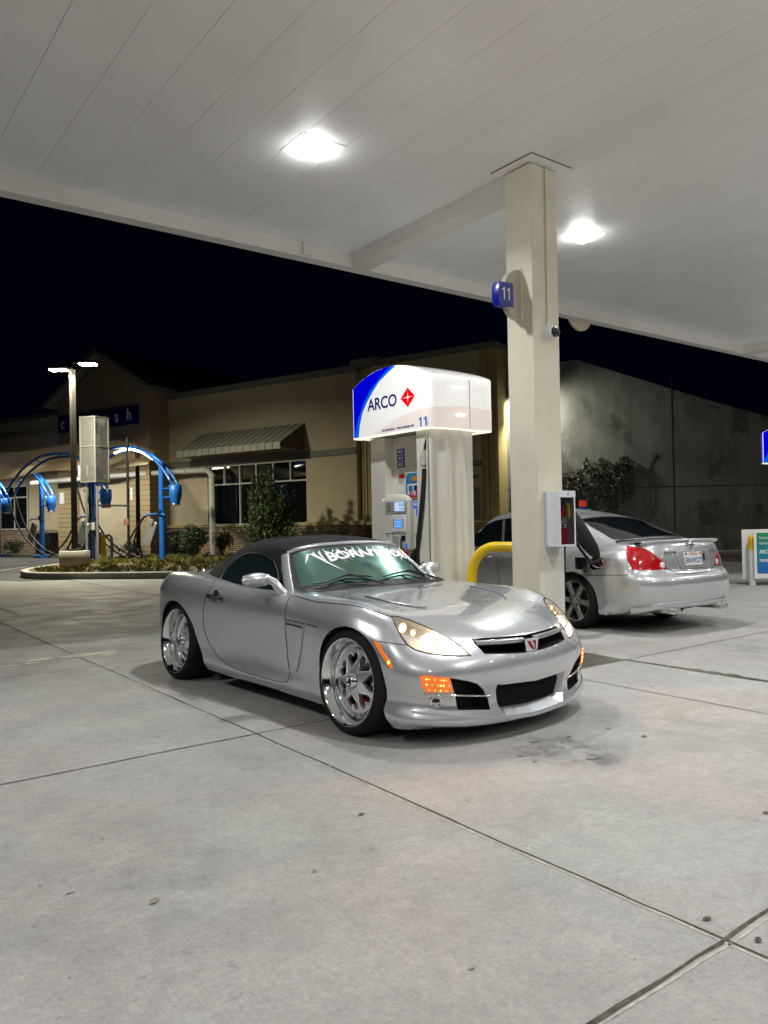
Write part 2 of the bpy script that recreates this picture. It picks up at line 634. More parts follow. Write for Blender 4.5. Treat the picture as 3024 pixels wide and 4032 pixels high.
for i in range(16):
    blotch(mb, rnd.uniform(1.2, 2.6), 8.15 + rnd.gauss(0, .12), rnd.uniform(.07, .3), rnd.uniform(.015, .05), .0030 + i * 3e-5, M_PALE, 500 + i, jag=.6)
prop(mb.build('worn_patches'), kind='structure')

# ------------------------------------------------------------ canopy
M_SOFFIT = mat('soffit_white', (0.84, 0.845, 0.835), 0.34, noise=0.03, nscale=1.5)
M_FASCIA = mat('fascia_white', (0.72, 0.70, 0.66), 0.45, noise=0.04, nscale=3)
M_SEAM = mat('seam_dark', (0.05, 0.05, 0.045), 0.9)
CX0, CX1, CY0, CY1 = -19.0, 36.0, -12.0, 8.08
canopy = empty('canopy', (5.7, 8.08, 0), 0, 'huge flat white panelled canopy roof over the fuel pumps with lit square lamps', 'canopy')


def cpart(mb, name):
    mb.M = Matrix.Identity(4)
    o = mb.build(name, canopy)
    o.location = (-5.7, -8.08, 0)
    return o


mb = MB()
x = 1.885 - .4256 * 49
while x < CX1:
    mb.box(x + .0014, x + .4256 - .0014, CY0, CY1 - .004, CEIL, CEIL + .05, M_SOFFIT)
    x += .4256
mb.box(CX0, CX1, CY0, CY1, CEIL + .012, CEIL + .014, M_SEAM)
cpart(mb, 'soffit')
mb = MB()
mb.box(CX0, CX1, CY1, CY1 + .17, 4.54, 5.50, M_FASCIA)
mb.box(CX0, CX1, CY0 - .17, CY0, 4.54, 5.50, M_FASCIA)
mb.box(CX0 - .17, CX0, CY0, CY1, 4.54, 5.50, M_FASCIA)
mb.box(CX1, CX1 + .17, CY0, CY1, 4.54, 5.50, M_FASCIA)
cpart(mb, 'fascia')
for bx in (-3.8, 5.66, 15.24, 24.8):
    mb = MB()
    mb.box(bx, bx + .26, 5.36, CY1 - .002, 4.545, CEIL - .001, M_FASCIA)
    cpart(mb, 'cross_beam')
mb = MB()
mb.box(CX0, CX1, CY0, CY1, 5.2, 5.3, M_FASCIA)
cpart(mb, 'roof')
mb = MB()
mb.rbox(4.93, 5.07, CY1 - .04, CY1 - .001, 4.56, 4.715, .006, M_FASCIA)
cpart(mb, 'junction_box')
mb = MB()
mb.lathe([(0, -.02), (.31, -.02), (.318, -.01), (.318, .01), (.31, .02), (0, .02)], 40, mat('disc_beige', (0.62, 0.50, 0.38), 0.5), frame((10.39, 8.29, 4.715), (1, 0, 0), (0, 0, 1)))
d = mb.build('round_sign')
prop(d, 'round beige disc sign hanging just below the canopy edge right of the column', 'sign')

# ---- canopy lamps (lit)
M_LENS = mat('lamp_lens', (0.9, 0.9, 0.9), 0.3, emit=(1.0, 0.99, 0.96), estr=60.0)
M_PLATE = mat('lamp_plate', (0.86, 0.86, 0.85), 0.4)
lamp0 = empty('canopy_light', (3.80, 6.0, CEIL))
mb = MB()
mb.rbox(-.235, .235, -.21, .21, -.003, .02, .002, M_PLATE)
plate = mb.build('cover_plate', lamp0)
mb = MB()
mb.rbox(-.125, .125, -.11, .11, -.062, -.002, .03, M_LENS, seg=3)
mb.build('lens', lamp0)
la = area('lamp_light', (0, 0, -.066), .19, CANOPY_W, (.965, .985, 1.0), size_y=.17, spread=R(142))
la.parent = lamp0
first = True
for lx in LAMP_X:
    for ly in LAMP_Y:
        if lx == 3.80 and ly == 6.0:
            o = lamp0
            prop(o, 'lit square canopy lamp left of the column, the nearer of the two', 'lamp', 'square lamps in the canopy ceiling')
        else:
            o = copy_tree(lamp0)
            o.location = (lx, ly, CEIL)
            if lx == 7.61 and ly == 6.0:
                lb = 'lit square canopy lamp just right of the column above the sedan'
            else:
                lb = 'canopy lamp out of view, %s row from the eave, %s from the left' % (('first', 'second', 'third', 'fourth')[LAMP_Y.index(ly)], ('first', 'second', 'third', 'fourth', 'fifth')[LAMP_X.index(lx)])
            prop(o, lb, 'lamp', 'square lamps in the canopy ceiling')

# ---- column
col = empty('canopy_column', (5.79, 5.18, 0), 0, 'tall square cream steel column carrying the canopy beside the fuel pump', 'column')
mb = MB()
mb.rbox(5.60, 5.972, 5.01, 5.357, 0, 4.70, .018, M_CREAM, seg=3)
o = mb.build('shaft', col); o.location = (-5.79, -5.18, 0)
mb = MB()
mb.box(5.50, 6.07, 4.90, 5.43, 4.706, 4.716, M_SOFFIT)
mb.box(5.496, 6.074, 4.896, 5.434, 4.712, 4.7185, M_SEAM)
o = mb.build('cap_plate', col); o.location = (-5.79, -5.18, 0)
mb = MB()
mb.tube([(5.80, 4.998, 4.70), (5.79, 4.998, 3.17)], .010, 10, M_CREAM)
for z in (4.2, 3.6):
    mb.box(5.780, 5.815, 4.992, 5.01, z, z + .02, M_CREAM)
o = mb.build('conduit', col); o.location = (-5.79, -5.18, 0)
mb = MB()     # repainted lighter patch low on the front face
mb.rbox(5.70, 5.965, 5.0085, 5.0105, 0.05, 1.04, .0008, mat('patch_paint', (0.66, 0.645, 0.58), 0.4, noise=.04), seg=1)
o = mb.build('repainted_patch', col); o.location = (-5.79, -5.18, 0)
# ------------------------------------------------------------ convertible: body surface
# half-body control net; station rows of (u back from front axle, v sideways, z); last three columns are the deck
def sports_net():
    zc_u = [-.64, -.5, -.3, -.1, .1, .3, .5, .8, 2.1, 2.4, 2.8, 3.0, 3.15, 3.22]
    zc_z = [.622, .672, .722, .758, .785, .806, .82, .825, .875, .895, .885, .872, .858, .85]

    def h(u, v):
        z = float(np.interp(u, zc_u, zc_z))
        b = float(np.interp(u, [-.6, -.35, 0, .3, .8, 2.0, 2.4, 2.8, 3.1], [0, .015, .030, .012, 0, .0, .012, .008, 0]))
        hump = float(np.interp(u, [-.5, -.2, .3, .6], [0, .012, .014, 0]))
        cu = float(np.interp(u, [-.6, 0, .5, 2.2, 3.1], [.03, .05, .05, .03, .03]))
        return z + b * math.exp(-((abs(v) - .70) / .16) ** 2) + hump * math.exp(-(v / .3) ** 2) - cu * (abs(v) / .8) ** 2.2 * .6
    rows = []
    # front fan
    F = [
        [(-.64, 0, .085), (-.744, 0, .112), (-.722, 0, .24), (-.742, 0, .355), (-.736, 0, .455), (-.70, 0, .54), (-.645, 0, .612)],
        [(-.62, .27, .085), (-.727, .28, .115), (-.706, .28, .24), (-.728, .28, .355), (-.722, .28, .455), (-.685, .275, .54), (-.62, .265, .612)],
        [(-.55, .50, .088), (-.660, .53, .122), (-.641, .525, .24), (-.660, .53, .355), (-.652, .53, .455), (-.60, .505, .54), (-.52, .465, .625)],
        [(-.49, .70, .098), (-.550, .745, .15), (-.53, .72, .25), (-.548, .73, .36), (-.535, .725, .46), (-.475, .69, .56), (-.385, .635, .665)],
        [(-.40, .825, .105), (-.412, .852, .17), (-.40, .83, .27), (-.41, .845, .38), (-.40, .842, .48), (-.355, .81, .60), (-.26, .735, .722)],
        [(-.20, .83, .11), (-.20, .868, .18), (-.20, .86, .29), (-.20, .875, .40), (-.20, .882, .52), (-.18, .862, .64), (-.12, .765, .762)],
    ]
    deck_f = [[(-.50, 0), (-.30, 0), (-.12, 0)], [(-.475, .24), (-.28, .15), (-.10, 0)], [(-.40, .38), (-.22, .22), (-.04, 0)],
              [(-.29, .47), (-.14, .26), (.02, 0)], [(-.17, .50), (-.05, .27), (.08, 0)], [(-.04, .51), (.04, .27), (.14, 0)]]
    for r, d in zip(F, deck_f):
        rows.append(r + [(u, v, h(u, v)) for u, v in d])
    S = [
        (0.0, [(.84, .115), (.875, .19), (.872, .30), (.885, .42), (.897, .55), (.882, .68), (.775, .786)]),
        (.20, [(.84, .12), (.870, .19), (.867, .30), (.880, .43), (.890, .56), (.874, .69), (.775, .797)]),
        (.42, [(.83, .12), (.855, .19), (.850, .30), (.860, .44), (.874, .57), (.862, .70), (.770, .802)]),
        (.76, [(.82, .12), (.840, .19), (.828, .30), (.835, .45), (.855, .60), (.850, .715), (.765, .806)]),
        (1.15, [(.82, .125), (.838, .19), (.820, .31), (.826, .46), (.850, .61), (.846, .73), (.765, .812)]),
        (1.55, [(.825, .125), (.842, .19), (.828, .31), (.840, .46), (.865, .62), (.858, .745), (.772, .828)]),
        (1.95, [(.835, .135), (.858, .20), (.856, .32), (.874, .475), (.895, .64), (.884, .775), (.79, .862)]),
        (2.20, [(.85, .14), (.875, .21), (.884, .34), (.898, .49), (.912, .66), (.895, .80), (.79, .888)]),
        (2.42, [(.85, .15), (.882, .22), (.892, .35), (.906, .50), (.915, .67), (.893, .81), (.785, .898)]),
        (2.65, [(.845, .16), (.875, .23), (.885, .35), (.896, .50), (.900, .66), (.874, .80), (.765, .892)]),
        (2.86, [(.80, .18), (.835, .25), (.845, .36), (.850, .50), (.850, .65), (.825, .78), (.72, .878)]),
    ]
    for i, (u, r) in enumerate(S):
        us = [u, u, u, u, u, u, u]
        dk = [u, u, u] if i > 1 else [(.08, .15, .22), (.22, .24, .30)][i]
        rows.append([(us[k], r[k][0], r[k][1]) for k in range(7)] + [(dk[j], v, h(dk[j], v)) for j, v in enumerate((.52, .27, 0))])
    Rr = [
        [(3.02, .66, .19), (3.06, .70, .27), (3.07, .71, .38), (3.085, .72, .51), (3.07, .72, .65), (3.02, .69, .77), (2.95, .61, .868)],
        [(3.14, .45, .20), (3.18, .48, .28), (3.19, .485, .39), (3.205, .49, .52), (3.18, .49, .66), (3.15, .48, .77), (3.09, .43, .862)],
        [(3.19, .22, .20), (3.22, .24, .28), (3.23, .245, .39), (3.245, .25, .52), (3.22, .25, .66), (3.20, .245, .77), (3.14, .22, .858)],
        [(3.20, 0, .20), (3.23, 0, .28), (3.24, 0, .39), (3.255, 0, .52), (3.23, 0, .66), (3.21, 0, .77), (3.155, 0, .856)],
    ]
    deck_r = [[(2.90, .45), (2.86, .25), (2.84, 0)], [(2.98, .32), (2.92, .18), (2.88, 0)], [(3.03, .17), (2.97, .10), (2.93, 0)], [(3.06, 0), (3.01, 0), (2.98, 0)]]
    for r, d in zip(Rr, deck_r):
        rows.append(r + [(u, v, h(u, v)) for u, v in d])
    return np.array(rows)


def half_to_solid(name, G, m, parent):
    """mirror a sampled half surface G[i][j]=(u,v,z) into one closed mesh (local x=-v, y=u)"""
    nu, nv = G.shape[:2]
    bm = bmesh.new()
    for sgn in (-1, 1):
        vs = [[bm.verts.new((sgn * G[i][j][1], G[i][j][0], G[i][j][2])) for j in range(nv)] for i in range(nu)]
        for i in range(nu - 1):
            for j in range(nv - 1):
                q = [vs[i][j], vs[i + 1][j], vs[i + 1][j + 1], vs[i][j + 1]]
                if sgn > 0: q.reverse()
                try:
                    bm.faces.new(q)
                except ValueError:
                    pass
    bmesh.ops.remove_doubles(bm, verts=bm.verts, dist=2e-4)
    bmesh.ops.dissolve_degenerate(bm, edges=bm.edges, dist=1e-5)
    be = [e for e in bm.edges if e.is_boundary]
    bmesh.ops.holes_fill(bm, edges=be, sides=0)
    bmesh.ops.recalc_face_normals(bm, faces=bm.faces)
    for f in bm.faces:
        f.smooth = len(f.verts) <= 4
    me = bpy.data.meshes.new(name)
    bm.to_mesh(me)
    bm.free()
    me.materials.append(m)
    o = bpy.data.objects.new(name, me)
    COL.objects.link(o)
    o.parent = parent
    return o


class Surf:
    """original smooth surface: ray casting and smooth normals (local coordinates)"""

    def __init__(self, me):
        self.co = [v.co.copy() for v in me.vertices]
        self.no = [v.normal.copy() for v in me.vertices]
        self.polys = [tuple(p.vertices) for p in me.polygons]
        self.t = BVHTree.FromPolygons(self.co, self.polys)

    def normal(self, p, idx):
        vs = self.polys[idx]
        if len(vs) > 4:
            return None
        n = Vector((0, 0, 0))
        for i in vs:
            n += self.no[i] / ((self.co[i] - p).length + 1e-4)
        return n.normalized()

    def near(self, p):
        l, n, i, d = self.t.find_nearest(p)
        return l, self.normal(l, i) or n, d

    def cast(self, p, d):
        l, n, i, dist = self.t.ray_cast(Vector(p), Vector(d).normalized())
        if l is None:
            return None
        nn = self.normal(l, i) or n
        return l, nn


def boolean(o, cutters, op='DIFFERENCE'):
    for c in cutters:
        md = o.modifiers.new('b', 'BOOLEAN')
        md.operation = op
        md.object = c
        md.solver = 'EXACT'
        md.material_mode = 'TRANSFER'
    bpy.context.view_layer.update()
    dg = bpy.context.evaluated_depsgraph_get()
    me = bpy.data.meshes.new_from_object(o.evaluated_get(dg), preserve_all_data_layers=True, depsgraph=dg)
    old = o.data
    o.modifiers.clear()
    me.name = o.name
    o.data = me
    bpy.data.meshes.remove(old)
    for c in cutters:
        d = c.data
        bpy.data.objects.remove(c)
        bpy.data.meshes.remove(d)
    return o


def fix_normals(o, surf, tol=0.004, ang=0.80):
    me = o.data
    for p in me.polygons:
        p.use_smooth = True
    ns = [None] * len(me.loops)
    cache = {}
    for p in me.polygons:
        pn = p.normal
        for li in p.loop_indices:
            vi = me.loops[li].vertex_index
            if vi not in cache:
                cache[vi] = surf.near(me.vertices[vi].co)
            l, n, d = cache[vi]
            ns[li] = n if (d < tol and n.dot(pn) > ang) else pn
    me.normals_split_custom_set([tuple(n) for n in ns])


def patch(outline, surf, axis, m, off=0.002, step=0.02, skirt=0.006, mb=None, origin_back=1.5, smooth_n=True, xa=None):
    """skin panel: outline = list of 3-D points; filled in the plane across `axis`, laid on surf, raised by off, with a skirt going in"""
    ax = Vector(axis).normalized()
    a = (Vector(xa) if xa else Vector((0, 0, 1)).cross(ax)).normalized()
    b = ax.cross(a)
    poly = [(Vector(p).dot(a), Vector(p).dot(b)) for p in outline]
    cz = sum(Vector(p).dot(ax) for p in outline) / len(outline)
    # densify
    dense = []
    for i in range(len(poly)):
        p, q = poly[i], poly[(i + 1) % len(poly)]
        L = math.hypot(q[0] - p[0], q[1] - p[1])
        k = max(1, int(L / step))
        for j in range(k):
            dense.append((p[0] + (q[0] - p[0]) * j / k, p[1] + (q[1] - p[1]) * j / k))
    bm = bmesh.new()
    vs = [bm.verts.new((x, y, 0)) for x, y in dense]
    es = [bm.edges.new((vs[i], vs[(i + 1) % len(vs)])) for i in range(len(vs))]
    bmesh.ops.triangle_fill(bm, use_beauty=True, edges=es)
    xs = [p[0] for p in dense]
    ys = [p[1] for p in dense]
    for lo, hi, nn in ((min(xs), max(xs), (1, 0, 0)), (min(ys), max(ys), (0, 1, 0))):
        k = int((hi - lo) / step)
        for j in range(1, k + 1):
            c = lo + (hi - lo) * j / (k + 1)
            bmesh.ops.bisect_plane(bm, geom=bm.verts[:] + bm.edges[:] + bm.faces[:], plane_co=Vector(nn) * c, plane_no=nn, dist=1e-6)
    bmesh.ops.triangulate(bm, faces=bm.faces)
    bmesh.ops.beautify_fill(bm, faces=bm.faces, edges=[e for e in bm.edges if not e.is_boundary])
    bm.normal_update()
    for f in bm.faces:
        if f.normal.z < 0:
            f.normal_flip()
    pts = []
    last = None
    bm.verts.index_update()
    for v in bm.verts:
        p = a * v.co.x + b * v.co.y + ax * (cz + origin_back)
        h = surf.cast(p, -ax)
        if h is None:
            q = a * v.co.x + b * v.co.y + ax * cz
            l, n, d = surf.near(q)
            h = (l, n)
        pts.append((h[0] + h[1] * off, h[1]))
    faces = [tuple(v.index for v in f.verts) for f in bm.faces]
    bnd = [(e.verts[0].index, e.verts[1].index) for e in bm.edges if e.is_boundary]
    bm.free()
    mb = mb or MB()
    V = [tuple(p) for p, n in pts]
    base = len(V)
    idx = {}
    for e in bnd:
        for i in e:
            if i not in idx:
                idx[i] = len(V)
                V.append(tuple(pts[i][0] - pts[i][1] * skirt))
    mb.add(V, faces, m, True)
    mb.add(V, [(i, j, idx[j], idx[i]) for i, j in bnd], m, False)
    return mb


def mirror_pts(pts):
    return [(-p[0], p[1], p[2]) for p in pts]


sports = empty('convertible', (3.579, 4.011, 0), 0.04244, 'low silver convertible with closed black soft top, lit headlamps and polished deep wheels', 'car')
_net = sports_net()
G = spl2(_net, 6, 6)
G[:, :, 1] = np.maximum(G[:, :, 1], 0)
G[0, :, 1] = 0
G[-1, :, 1] = 0
G[:, -1, 1] = 0
body = half_to_solid('body', G, M_PAINT, sports)
BS = Surf(body.data)
# ------------------------------------------------------------ convertible: soft top and glass
FAB = np.array([
    [(1.10, 0, 1.150), (1.115, .28, 1.143), (1.16, .49, 1.112), (1.20, .562, 1.078), (1.13, .640, .935), (1.02, .735, .800)],
    [(1.35, 0, 1.187), (1.35, .28, 1.178), (1.36, .475, 1.148), (1.37, .560, 1.105), (1.32, .650, .950), (1.25, .745, .808)],
    [(1.65, 0, 1.200), (1.65, .28, 1.190), (1.65, .465, 1.155), (1.65, .555, 1.100), (1.63, .655, .955), (1.57, .750, .825)],
    [(1.95, 0, 1.185), (1.95, .27, 1.172), (1.95, .440, 1.125), (1.94, .540, 1.055), (1.93, .650, .945), (1.90, .750, .850)],
    [(2.20, 0, 1.140), (2.20, .26, 1.125), (2.19, .420, 1.070), (2.17, .530, .995), (2.12, .635, .930), (2.08, .735, .872)],
    [(2.42, 0, 1.045), (2.42, .26, 1.030), (2.40, .420, .985), (2.36, .530, .940), (2.26, .620, .908), (2.20, .705, .885)],
    [(2.64, 0, .895), (2.63, .26, .893), (2.58, .420, .890), (2.50, .530, .888), (2.40, .600, .886), (2.30, .680, .884)]])
WS = np.array([
    [(.705, 0, .818), (.72, .28, .817), (.775, .52, .812), (.900, .690, .800)],
    [(.90, 0, .985), (.915, .27, .980), (.960, .49, .965), (1.050, .622, .940)],
    [(1.085, 0, 1.138), (1.10, .27, 1.131), (1.135, .45, 1.108), (1.185, .548, 1.075)]])


def full(N):
    """half net (columns from the centre outward) -> both sides, as (x,y,z), x=-v"""
    L = [[(p[1], p[0], p[2]) for p in row[:0:-1]] + [(-p[1], p[0], p[2]) for p in row] for row in N]
    return np.array(L)


FG = spl2(full(FAB), 6, 6)
WG = spl2(full(WS), 12, 9)
M_FABRIC = mat('soft_top_fabric', (0.018, 0.018, 0.021), 0.9, spec=0.15, bump=0.35, bscale=350, noise=0.15, nscale=5)
mb = MB()
mb.grid([[tuple(p) for p in row] for row in FG], M_FABRIC, True, flip=False)
soft = mb.build('soft_top', sports)
bpy.context.view_layer.update()
FS = Surf(soft.data)
# ------------------------------------------------------------ convertible: windshield, openings, lamps, trim
M_WSGLASS = mat('coated_windshield', (0.30, 0.56, 0.51), 0.10, 1.0, rnoise=0.0)
M_SIDEGLASS = mat('side_glass', (0.010, 0.018, 0.018), 0.03, spec=0.8, coat=0.6)
M_LINER = mat('wheel_liner', (0.008, 0.008, 0.008), 0.9)
M_POCKET = mat('lamp_housing', (0.88, 0.84, 0.78), 0.3, 0.1)
M_BULB = mat('halogen_bulb', (1, .9, .7), 0.3, emit=(1.0, 0.80, 0.50), estr=42.0)
M_BULB2 = mat('parking_bulb', (1, .7, .4), 0.3, emit=(1.0, 0.50, 0.16), estr=7.0)
M_AMBER = mat('amber_lens', (0.85, 0.20, 0.02), 0.15, coat=1.0, emit=(1.0, 0.20, 0.015), estr=0.42)
M_AMBERHOT = mat('amber_bulb', (1, .6, .2), 0.2, emit=(1.0, 0.50, 0.08), estr=5.0)
M_AMBERPALE = mat('amber_facet', (1, .55, .3), 0.1, coat=1.0, emit=(1.0, 0.42, 0.14), estr=1.1)


def clear_lens(name, tint=(1, 1, 1), a=0.18):
    m = bpy.data.materials.new(name)
    m.use_nodes = True
    nt = m.node_tree
    nt.nodes.remove(nt.nodes['Principled BSDF'])
    out = nt.nodes['Material Output']
    tr = nt.nodes.new('ShaderNodeBsdfTransparent')
    tr.inputs[0].default_value = (*tint, 1)
    gl = nt.nodes.new('ShaderNodeBsdfGlossy')
    gl.inputs['Roughness'].default_value = 0.04
    lw = nt.nodes.new('ShaderNodeLayerWeight')
    lw.inputs[0].default_value = 0.35
    mr = nt.nodes.new('ShaderNodeMapRange')
    mr.inputs['To Min'].default_value = a * 0.4
    mr.inputs['To Max'].default_value = 0.9
    mx = nt.nodes.new('ShaderNodeMixShader')
    nt.links.new(lw.outputs['Fresnel'], mr.inputs['Value'])
    nt.links.new(mr.outputs[0], mx.inputs[0])
    nt.links.new(tr.outputs[0], mx.inputs[1])
    nt.links.new(gl.outputs[0], mx.inputs[2])
    nt.links.new(mx.outputs[0], out.inputs[0])
    MATS[name] = m
    return m


def mesh_mat(name, cell=0.012, c0=(0.002, 0.002, 0.002), c1=(0.022, 0.022, 0.024)):
    m = bpy.data.materials.new(name)
    m.use_nodes = True
    nt = m.node_tree
    b = nt.nodes['Principled BSDF']
    b.inputs['Roughness'].default_value = 0.8
    b.inputs['Specular IOR Level'].default_value = 0.1
    tc = nt.nodes.new('ShaderNodeTexCoord')
    vals = []
    for ang in (0.62, -0.62):
        mp = nt.nodes.new('ShaderNodeMapping')
        mp.inputs['Rotation'].default_value = (0, ang, 0)
        w = nt.nodes.new('ShaderNodeTexWave')
        w.bands_direction = 'Z'
        w.inputs['Scale'].default_value = 0.314 / cell
        nt.links.new(tc.outputs['Object'], mp.inputs[0])
        nt.links.new(mp.outputs[0], w.inputs['Vector'])
        vals.append(w.outputs['Fac'])
    mx = nt.nodes.new('ShaderNodeMath')
    mx.operation = 'MAXIMUM'
    nt.links.new(vals[0], mx.inputs[0])
    nt.links.new(vals[1], mx.inputs[1])
    cr = nt.nodes.new('ShaderNodeValToRGB')
    cr.color_ramp.elements[0].position = 0.80
    cr.color_ramp.elements[1].position = 0.93
    cr.color_ramp.elements[0].color = (*c0, 1)
    cr.color_ramp.elements[1].color = (*c1, 1)
    nt.links.new(mx.outputs[0], cr.inputs[0])
    nt.links.new(cr.outputs[0], b.inputs['Base Color'])
    MATS[name] = m
    return m


M_CLEAR = clear_lens('clear_lens')
M_MESHG = mesh_mat('grille_mesh')

# windshield: black printed border, coated glass inside it, silver frame round it
nu, nv = len(WG), len(WG[0])
mb1, mb2 = MB(), MB()
q = [[tuple(p) for p in r] for r in WG]
mb1.grid(q, M_BLACK, True, flip=True)
i0, i1, j0, j1 = 3, nu - 3, 3, nv - 4
outer = [[None] * (j1 - j0 + 1) for _ in range(i1 - i0 + 1)]
for i in range(i0, i1 + 1):
    for j in range(j0, j1 + 1):
        a, b_ = np.array(q[min(i + 1, nu - 1)][j]) - np.array(q[i - 1][j]), np.array(q[i][min(j + 1, nv - 1)]) - np.array(q[i][j - 1])
        n = np.cross(b_, a)
        n /= np.linalg.norm(n)
        if n[2] < 0: n = -n
        outer[i - i0][j - j0] = tuple(np.array(q[i][j]) + n * .0025)
mb2.grid(outer, M_WSGLASS, True, flip=True)
mb1.build('windshield_border', sports)
ws = mb2.build('windshield', sports)
bpy.context.view_layer.update()
WSS = Surf(ws.data)
# frame
mb = MB()
side = [q[i][-1] for i in range(nu)]
top = [q[-1][j] for j in range(nv - 1, -1, -1)]
left = [q[i][0] for i in range(nu - 1, -1, -1)]


def strip(mb, pts, w_in, w_out, h, m):
    """rounded flat rail along pts: section made of outward side, crown and inner side"""
    pts = [Vector(p) for p in pts]
    rows = []
    c = Vector((0, 1.35, .45))
    for i, p in enumerate(pts):
        d = (pts[min(i + 1, len(pts) - 1)] - pts[max(i - 1, 0)]).normalized()
        o = (p - c)
        o -= d * o.dot(d)
        o.normalize()
        t = d.cross(o)
        tocen = Vector((0, .85, .99)) - p
        if t.dot(tocen) > 0: t = -t
        r = []
        for a, b in ((-w_in, -.002), (-w_in, h * .5), (-w_in * .6, h * .95), (0, h), (w_out * .7, h * .8), (w_out, h * .2), (w_out, -.012)):
            r.append(tuple(p + t * a + o * b))
        rows.append(r)
    mb.grid(rows, m, True)


strip(mb, side, .012, .060, .012, M_PAINT)
strip(mb, left, .012, .060, .012, M_PAINT)
strip(mb, top, .010, .040, .014, M_PAINT)
mb.build('windshield_frame', sports)

# banner across the top of the glass
M_STICKER = mat('white_vinyl', (0.85, 0.85, 0.85), 0.5)
mb = MB()
tmp = MB()
tmp.text('BORNTODIE', 0.118, M_STICKER, None, 0.0, 'CENTER', 1.02, 0.004, 0.92)


def on_glass(s, t):
    """s metres sideways (to the right as read), t metres down from the top of the glass"""
    s = s + .085
    jj = (0.5 - s / 1.18) * (nv - 1)
    ii = (nu - 4) - t / .022
    jj = max(0, min(nv - 1.001, jj)); ii = max(0, min(nu - 1.001, ii))
    i, j = int(ii), int(jj)
    fi, fj = ii - i, jj - j
    P = [np.array(q[a][b]) for a, b in ((i, j), (i + 1, j), (i, j + 1), (i + 1, j + 1))]
    p = P[0] * (1 - fi) * (1 - fj) + P[1] * fi * (1 - fj) + P[2] * (1 - fi) * fj + P[3] * fi * fj
    n = np.cross(P[2] - P[0], P[1] - P[0])
    n /= np.linalg.norm(n)
    if n[2] < 0: n = -n
    return tuple(p + n * .0045)


V = []
for x_, y_, z_ in tmp.v:
    k = abs(x_) / .42
    st = 1 + 0.9 * max(0, k - .35) ** 1.3 * (1 if y_ < .06 else .35)
    yy = .105 - (.105 - y_) * st
    V.append(on_glass(-x_ * -1.0, .115 - yy))
mb.add(V, tmp.f, M_STICKER)
rnd = random.Random(3)


def spike(x0, w, L, lean, t0=.02):
    a, b_, c, d_ = (x0 - w, t0), (x0 + w, t0), (x0 + lean * .5 + w * .5, t0 + L * .55), (x0 + lean, t0 + L)
    e = (x0 + lean * .5 - w * .7, t0 + L * .5)
    mb.add([on_glass(*p) for p in (a, b_, c, d_, e)], [(0, 1, 2, 3, 4)], M_STICKER)


for x0, w, L, ln in ((-.42, .02, .26, .16), (-.45, .012, .12, -.06), (-.30, .010, .16, .10), (-.23, .009, .15, .07), (-.14, .008, .13, .06), (-.07, .007, .11, .02), (0, .008, .12, -.02), (.08, .008, .13, -.03),
                     (.15, .009, .13, -.06), (.22, .009, .15, -.07), (.30, .010, .17, -.10), (.42, .020, .26, -.16), (.46, .012, .12, .06), (.36, .01, .14, -.02), (-.36, .01, .14, .02)):
    spike(x0, w, L, ln)
for i in range(18):
    x0 = -.40 + .8 * i / 17
    spike(x0, .006, -.035 - rnd.random() * .02, rnd.uniform(-.02, .02), .03)
ban = mb.build('windshield_banner', sports)

# side windows
SWO = [(-0.735, 1.902, 0.862), (-0.695, 1.930, 0.905), (-0.655, 1.945, 0.942), (-0.60, 1.90, 1.010), (-0.574, 1.80, 1.050), (-0.574, 1.70, 1.066), (-0.588, 1.55, 1.066), (-0.598, 1.409, 1.050),
       (-0.61, 1.28, 1.015), (-0.631, 1.206, 0.963), (-0.658, 1.145, 0.915), (-0.70, 1.06, 0.85), (-0.735, 1.03, 0.810), (-0.742, 1.203, 0.813), (-0.745, 1.442, 0.824), (-0.745, 1.66, 0.842)]
for sgn in (1, -1):
    O = SWO if sgn > 0 else mirror_pts(SWO)
    w = patch(O, FS, (-sgn, 0, .35), M_SIDEGLASS, .004, .05, .004).build('side_window', sports)
    mb = MB()
    mb.tube([tuple(FS.near(Vector(p))[0] + FS.near(Vector(p))[1] * .005) for p in O], .006, 6, M_BLACK, closed=True)
    mb.build('window_seal', w)

# rear glass in the soft top
RW = [(x, 2.30 + abs(x) * -.02, 1.1) for x in (-.36, .36)] + [(x, 2.52, 1.0) for x in (.40, -.40)]
RW = [(-.34, 2.24, 1.12), (.34, 2.24, 1.12), (.38, 2.50, .99), (-.38, 2.50, .99)]
patch(RW, FS, (0, .75, .6), M_SIDEGLASS, .004, .06, .004, xa=(1, 0, 0)).build('rear_window', sports)
mb = MB()      # roof bow seam lines
for u in (1.62, 2.12):
    row = []
    for k in range(21):
        v = -.56 + 1.12 * k / 20
        h = FS.cast((v, u + .02 * abs(v), 2), (0, 0, -1))
        if h: row.append(tuple(h[0] + h[1] * .002))
    mb.tube(row, .004, 6, M_FABRIC)
mb.build('roof_seam', soft)

# ---- cut openings in the body
GRH = [(0, .588), (.12, .592), (.25, .596), (.403, .598), (.398, .56), (.378, .515), (.25, .503), (.1, .492), (0, .490)]


def sym(half):
    return half + [(-x, z) for x, z in half[::-1] if abs(x) > 1e-6]


MY = Matrix(((1, 0, 0, 0), (0, 0, 1, 0), (0, 1, 0, 0), (0, 0, 0, 1)))     # local (x, z, y)


def cutter(fn, m):
    mb = MB()
    fn(mb, m)
    o = mb.build('cutter', sports, weld=True)
    return o


cuts = []
cuts.append(cutter(lambda mb, m: mb.prism(sym(GRH), -1.0, -.565, m, MY), M_BLACK))
LIO = [(0, .312), (.29, .328), (.326, .336), (.338, .28), (.318, .19), (.27, .142), (.15, .124), (0, .120)]
LII = [(0, .309), (.27, .320), (.292, .318), (.285, .26), (.25, .190), (.20, .182), (.12, .177), (0, .173)]


